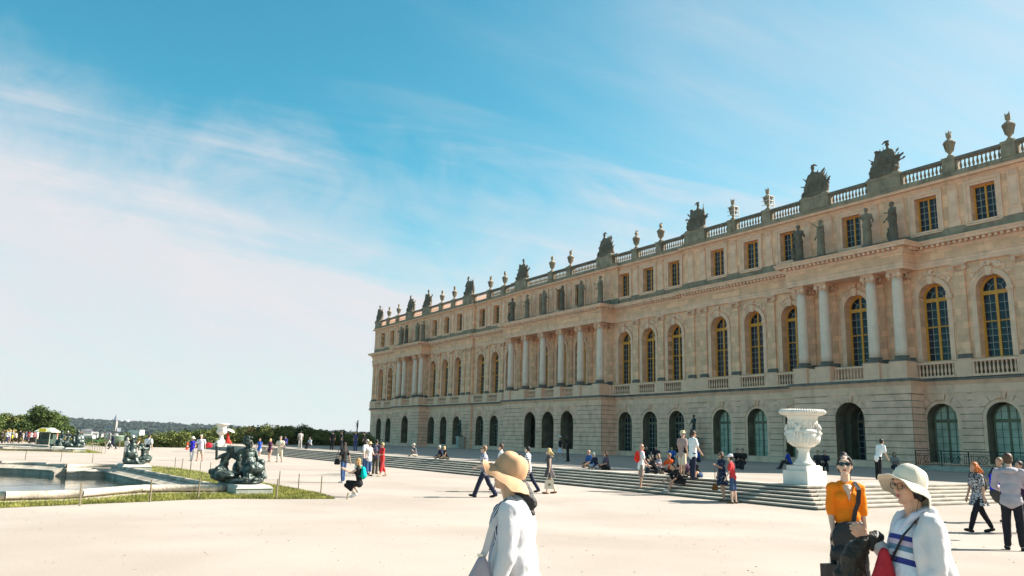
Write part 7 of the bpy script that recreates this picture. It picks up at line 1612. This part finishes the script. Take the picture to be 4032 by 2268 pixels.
# ---------------------------------------------------------------- wooded hill, town, church
def hill():
    n = 220; m = MB(); rnd = random.Random(2)
    prof = [(-200, 1650), (240, 1649), (330, 1654), (420, 1658), (520, 1663), (640, 1672), (760, 1681), (860, 1688), (1000, 1693), (1200, 1697), (1340, 1702), (1450, 1708), (2200, 1740)]
    def top(u):
        for (a, b), (c, d) in zip(prof, prof[1:]):
            if a <= u <= c: return b+(d-b)*(u-a)/(c-a)
        return prof[-1][1]
    rows = [(1300, 0), (1700, .12), (2100, .38), (2500, .68), (2900, .93), (3100, 1.0), (3500, .85)]
    from mathutils import noise as mn
    for j, (dist, fr) in enumerate(rows):
        for i in range(n+1):
            u = -260+2500*i/n; p = CL+ray(u, top(u))*dist; zt = (CL+ray(u, top(u))*3100).z
            b = mn.noise(Vector((i*.31, j*2.1, 0)))*9+mn.noise(Vector((i*1.1, j*3.3, 5)))*4.5
            m.v.append((p.x, p.y, -20+(zt+20)*fr+b*(.6 if fr > .1 else 0)))
    for j in range(len(rows)-1):
        for i in range(n): a = j*(n+1)+i; m.f.append((a, a+1, a+n+2, a+n+1))
    return m
HILLM = mat('wooded hill', (.018, .036, .030), .95, .3, .012, .0, col2=(.036, .062, .044), detail=9, spec=.05)
struct('hill', hill(), HILLM, smooth=True)
m = MB(); rnd = random.Random(8); cl = []
from mathutils import noise as mn
vs = []; fs = []
for _ in range(5200):                     # tree tops that roughen the hill and its skyline
    u = rnd.uniform(-150, 1500); v = 1649+max(0, u-240)*.0485; fr = rnd.random()**.8; dist = 1700+1400*fr; p = CL+ray(u, v)*dist; zt = (CL+ray(u, v)*3100).z
    f = .12 if dist < 1700 else (dist-1700)/1400; z = -20+(zt+20)*(.12+.88*f)+rnd.uniform(-4, 3); s = rnd.uniform(5, 13)
    for k in range(3):
        A = Vector((rnd.uniform(-1, 1), rnd.uniform(-1, 1), rnd.uniform(-.4, .4))).normalized()*s; B = Vector((0, 0, 1))*s*rnd.uniform(.4, .7); c = Vector((p.x, p.y, z)); o = len(vs); vs += [c-A, c+B, c+A, c-B*.6]; fs.append((o, o+1, o+2, o+3))
m.v = [tuple(v) for v in vs]; m.f = fs; struct('woods', m, HILLM, kind='stuff')
TW = [mat('town wall '+str(i), c, .8, .08, .1) for i, c in enumerate([(.60, .57, .52), (.42, .36, .30), (.32, .30, .28), (.66, .65, .62)])]; TR_ = [mat('town roof '+str(i), c, .8, .1, .1) for i, c in enumerate([(.10, .10, .12), (.22, .11, .08), (.30, .28, .26)])]
def house(u, vt, vb, wpx, dist, ri, wi, i, lab, flat=False, grp='houses of the distant town'):
    c = CL+ray(u, vb)*dist; t_ = CL+ray(u, vt)*dist; w = wpx*dist/CAM['f']; h = max(1.5, t_.z-c.z); d = w*.8
    t = thing('house', lab, 'house', (c.x, c.y, c.z-2), WA(90)+rnd.uniform(-.5, .5), grp)
    m = MB(); hh = h*(.97 if flat else .62)+2; m.box(-d/2, d/2, -w/2, w/2, 0, hh); part('wall', m, TW[wi], t)
    m = MB()
    if flat: m.box(-d/2-.2, d/2+.2, -w/2-.2, w/2+.2, hh, hh+.5)
    else:
        z0, z1 = hh+.01, h+2; m.add([(-d/2-.3, -w/2-.3, z0), (d/2+.3, -w/2-.3, z0), (d/2+.3, w/2+.3, z0), (-d/2-.3, w/2+.3, z0), (0, -w/2, z1), (0, w/2, z1)], [(3, 2, 1, 0), (0, 1, 4), (2, 3, 5), (1, 2, 5, 4), (3, 0, 4, 5)])
    part('roof', m, TR_[ri], t)
    k = max(2, int(wpx/5)); m = MB()
    for a in range(k): m.box(-d/2-.06, -d/2+.05, -w/2+w*(a+.3)/k, -w/2+w*(a+.7)/k, 2+h*.2, 2+h*.4)
    part('window_row', m, TR_[0], t)
spec = [(330, 1699, 1712, 26, 1, 1), (345, 1690, 1712, 30, 0, 0), (309, 1703, 1716, 18, 0, 2), (372, 1700, 1716, 24, 2, 0), (318, 1714, 1720, 20, 0, 3), (352, 1710, 1724, 34, 2, 3), (383, 1712, 1724, 26, 0, 0), (398, 1703, 1716, 14, 0, 2), (412, 1705, 1718, 16, 1, 1), (426, 1701, 1716, 16, 0, 0),
        (440, 1708, 1722, 16, 0, 2), (455, 1706, 1719, 14, 2, 0), (470, 1711, 1723, 16, 0, 3), (396, 1718, 1726, 20, 2, 3), (420, 1720, 1727, 22, 0, 0), (448, 1719, 1727, 18, 2, 3), (596, 1704, 1722, 10, 0, 1), (608, 1706, 1724, 9, 0, 2), (628, 1714, 1722, 20, 2, 0), (642, 1709, 1718, 8, 0, 0)]
for i, (u, vt, vb, w, ri, wi) in enumerate(spec): house(u, vt, vb, w, 900+rnd.uniform(-80, 120), ri, wi, i, f'small pale house in the distant town at the foot of the hill, number {WORDS[i]}', grp='houses of the distant town')
house(337, 1690, 1704, 26, 1000, 2, 3, 0, 'flat roofed white apartment block highest in the town, left of the spire', True, None)
house(537, 1693, 1716, 44, 800, 2, 3, 1, 'large plain white building standing out of the trees right of the spire', True, None)
for i, (u, v, h, w) in enumerate([(500, 1722, 10, 14), (482, 1724, 9, 12), (590, 1726, 9, 13), (620, 1728, 8, 12), (560, 1728, 9, 14), (660, 1722, 7, 14), (440, 1730, 7, 14), (400, 1732, 7, 14), (352, 1733, 7, 14)]):
    p = CL+ray(u, v)*760; tree(p, h*.8, w*.8, f'dark tree among the roofs of the distant town, {ordn(i)} of its row', L_DK, 70+i, 'trees in the distant town', z0=(CL+ray(u, v)*760).z-4, per=9, size=.9)
# church with a tall spire
c = CL+ray(450, 1697)*1400; k = 1400/CAM['f']; t = thing('church', 'distant stone church with a slender pointed spire below the wooded hill', 'church', (c.x, c.y, c.z), WA(90)); ST = mat('church stone', (.34, .31, .29), .9, .15, .05); SL = mat('church slate', (.13, .15, .19), .7, .15, .05)
m = MB(); m.box(-4*k, 4*k, -7*k, 7*k, 0, 38*k); part('tower', m, ST, t); m = MB(); m.lathe([(8*k, 38*k), (5*k, 48*k), (.2*k, 66*k)], 8); part('spire', m, SL, t)
for sx in (-1, 1):
    for sy in (-1, 1): m = MB(); m.box(sx*6*k-k, sx*6*k+k, sy*6*k-k, sy*6*k+k, 0, 40*k); m.lathe([(1.3*k, 40*k), (.1, 47*k)], 6, (sx*6*k, sy*6*k, 0)); part('pinnacle', m, ST, t)
for sy in (-1, 1): m = MB(); m.prism([(-14*k, 0), (-6*k, 0), (-6*k, 20*k)], -1.2*k, 1.2*k); m.v = [(y, x*sy*-1, z) for x, y, z in m.v]; part('buttress', m, ST, t)
for sx in (-2.5, 2.5): m = MB(); m.box(-4.2*k, -4.0*k, sx*k-.9*k, sx*k+.9*k, 14*k, 32*k); part('belfry_window', m, TR_[0], t)
m = MB(); m.box(4*k, 34*k, -9*k, 9*k, -2*k, 12*k); m.prism([(-9*k, 12.01*k), (9*k, 12.01*k), (0, 20*k)], 4*k, 34*k); part('nave', m, SL, t)
# two round water towers on the ridge
for i, u in enumerate((477, 498)):
    c = CL+ray(u, 1665)*2900; k = 2900/CAM['f']; t = thing('water_tower', 'wide round concrete water tower on the hill ridge, ' + ('left' if i == 0 else 'right')+' one of the pair', 'water tower', (c.x, c.y, c.z), 0, 'water towers on the ridge'); m = MB(); m.lathe([(5*k, -6*k), (5*k, 2*k)], 20); part('stem', m, TW[2], t); m = MB(); m.lathe([(6*k, 2*k), (9.5*k, 5*k), (9.8*k, 9*k), (9.8*k, 10*k), (1, 11*k)], 28); part('tank', m, TW[3], t)
# ---------------------------------------------------------------- kiosk and green planter in front of the trees
c = ground_px(187, 104); t = thing('ticket_kiosk', 'small dark green kiosk with a pale hipped roof and a yellow sign board', 'kiosk', (c.x, c.y, -.1), WA(90)); KG = mat('kiosk green', (.035, .06, .045), .6); KR = mat('kiosk roof', (.42, .46, .36), .6)
t.scale = (.74, .74, .86); a = 1.12; m = MB()
for sy in (-1, 1):
    for sx in (-1, 1): m.box(sx*a-.05, sx*a+.05, sy*a-.05, sy*a+.05, 0, 1.95)
part('posts', m, mat('kiosk posts', (.34, .36, .28), .6), t); m = MB(); m.box(-a+.06, a-.06, -a+.06, a-.06, 0, .95); m.box(.0, a-.06, -a+.06, a-.06, .95, 1.93); part('counter', m, KG, t)
m = MB(); r = 1.5; m.box(-r, r, -r, r, 1.95, 2.06); m.add([(-r, -r, 2.062), (r, -r, 2.062), (r, r, 2.062), (-r, r, 2.062), (-.7, -.7, 2.62), (.7, -.7, 2.62), (.7, .7, 2.62), (-.7, .7, 2.62)], [(4, 5, 6, 7), (0, 1, 5, 4), (1, 2, 6, 5), (2, 3, 7, 6), (3, 0, 4, 7)]); part('roof', m, KR, t)
m = MB(); m.box(-1.56, -1.50, -.62, .62, 2.02, 2.52); part('sign_board', m, mat('yellow sign', (.75, .62, .03), .5, .03), t)
for z in (2.14, 2.28): m = MB(); m.box(-1.57, -1.562, -.50, -.30, z, z+.055); part('sign_mark', m, TR_[0], t)
m = MB()
for z, w in ((2.12, .5), (2.22, .62), (2.32, .45)): m.box(-1.566, -1.562, -.05-.0, -.05+w, z, z+.02)
part('sign_text', m, mat('sign text', (.45, .30, .02), .6), t)
c = G(463, 1760); t = thing('garden_urn', 'large pale green round planter urn standing before the low hedge', 'planter', (c.x-3, c.y, 0)); m = MB(); m.lathe([(.5, 0), (.3, .15), (.28, .25), (.7, .5), (.95, .85), (1.0, 1.15), (1.12, 1.3), (1.1, 1.4), (.9, 1.4)], 24); part('bowl', m, mat('pale green glaze', (.20, .27, .20), .5), t, smooth=True)
for sg in (-1, 1): m = MB(); m.tube([(sg*1.0*RT.x, sg*1.0*RT.y, 1.15), (sg*1.3*RT.x, sg*1.3*RT.y, 1.5), (sg*1.15*RT.x, sg*1.15*RT.y, 1.6)], .06, 6); part('handle', m, MATS['pale green glaze'], t)

# ---------------------------------------------------------------- the air between here and the hill
m = MB(); m.box(-4200, 400, -2600, 2600, -30, 95); o = struct('haze', m, None, kind='stuff'); hm = bpy.data.materials.new('haze'); hm.use_nodes = True
N, L = nodes(hm); N.remove(N['Principled BSDF']); pv = N.new('ShaderNodeVolumePrincipled'); pv.inputs['Color'].default_value = (.82, .90, 1, 1); pv.inputs['Density'].default_value = HAZE; pv.inputs['Anisotropy'].default_value = .3
L.new(pv.outputs[0], [n for n in N if n.type == 'OUTPUT_MATERIAL'][0].inputs['Volume']); o.data.materials.append(hm)
bake()
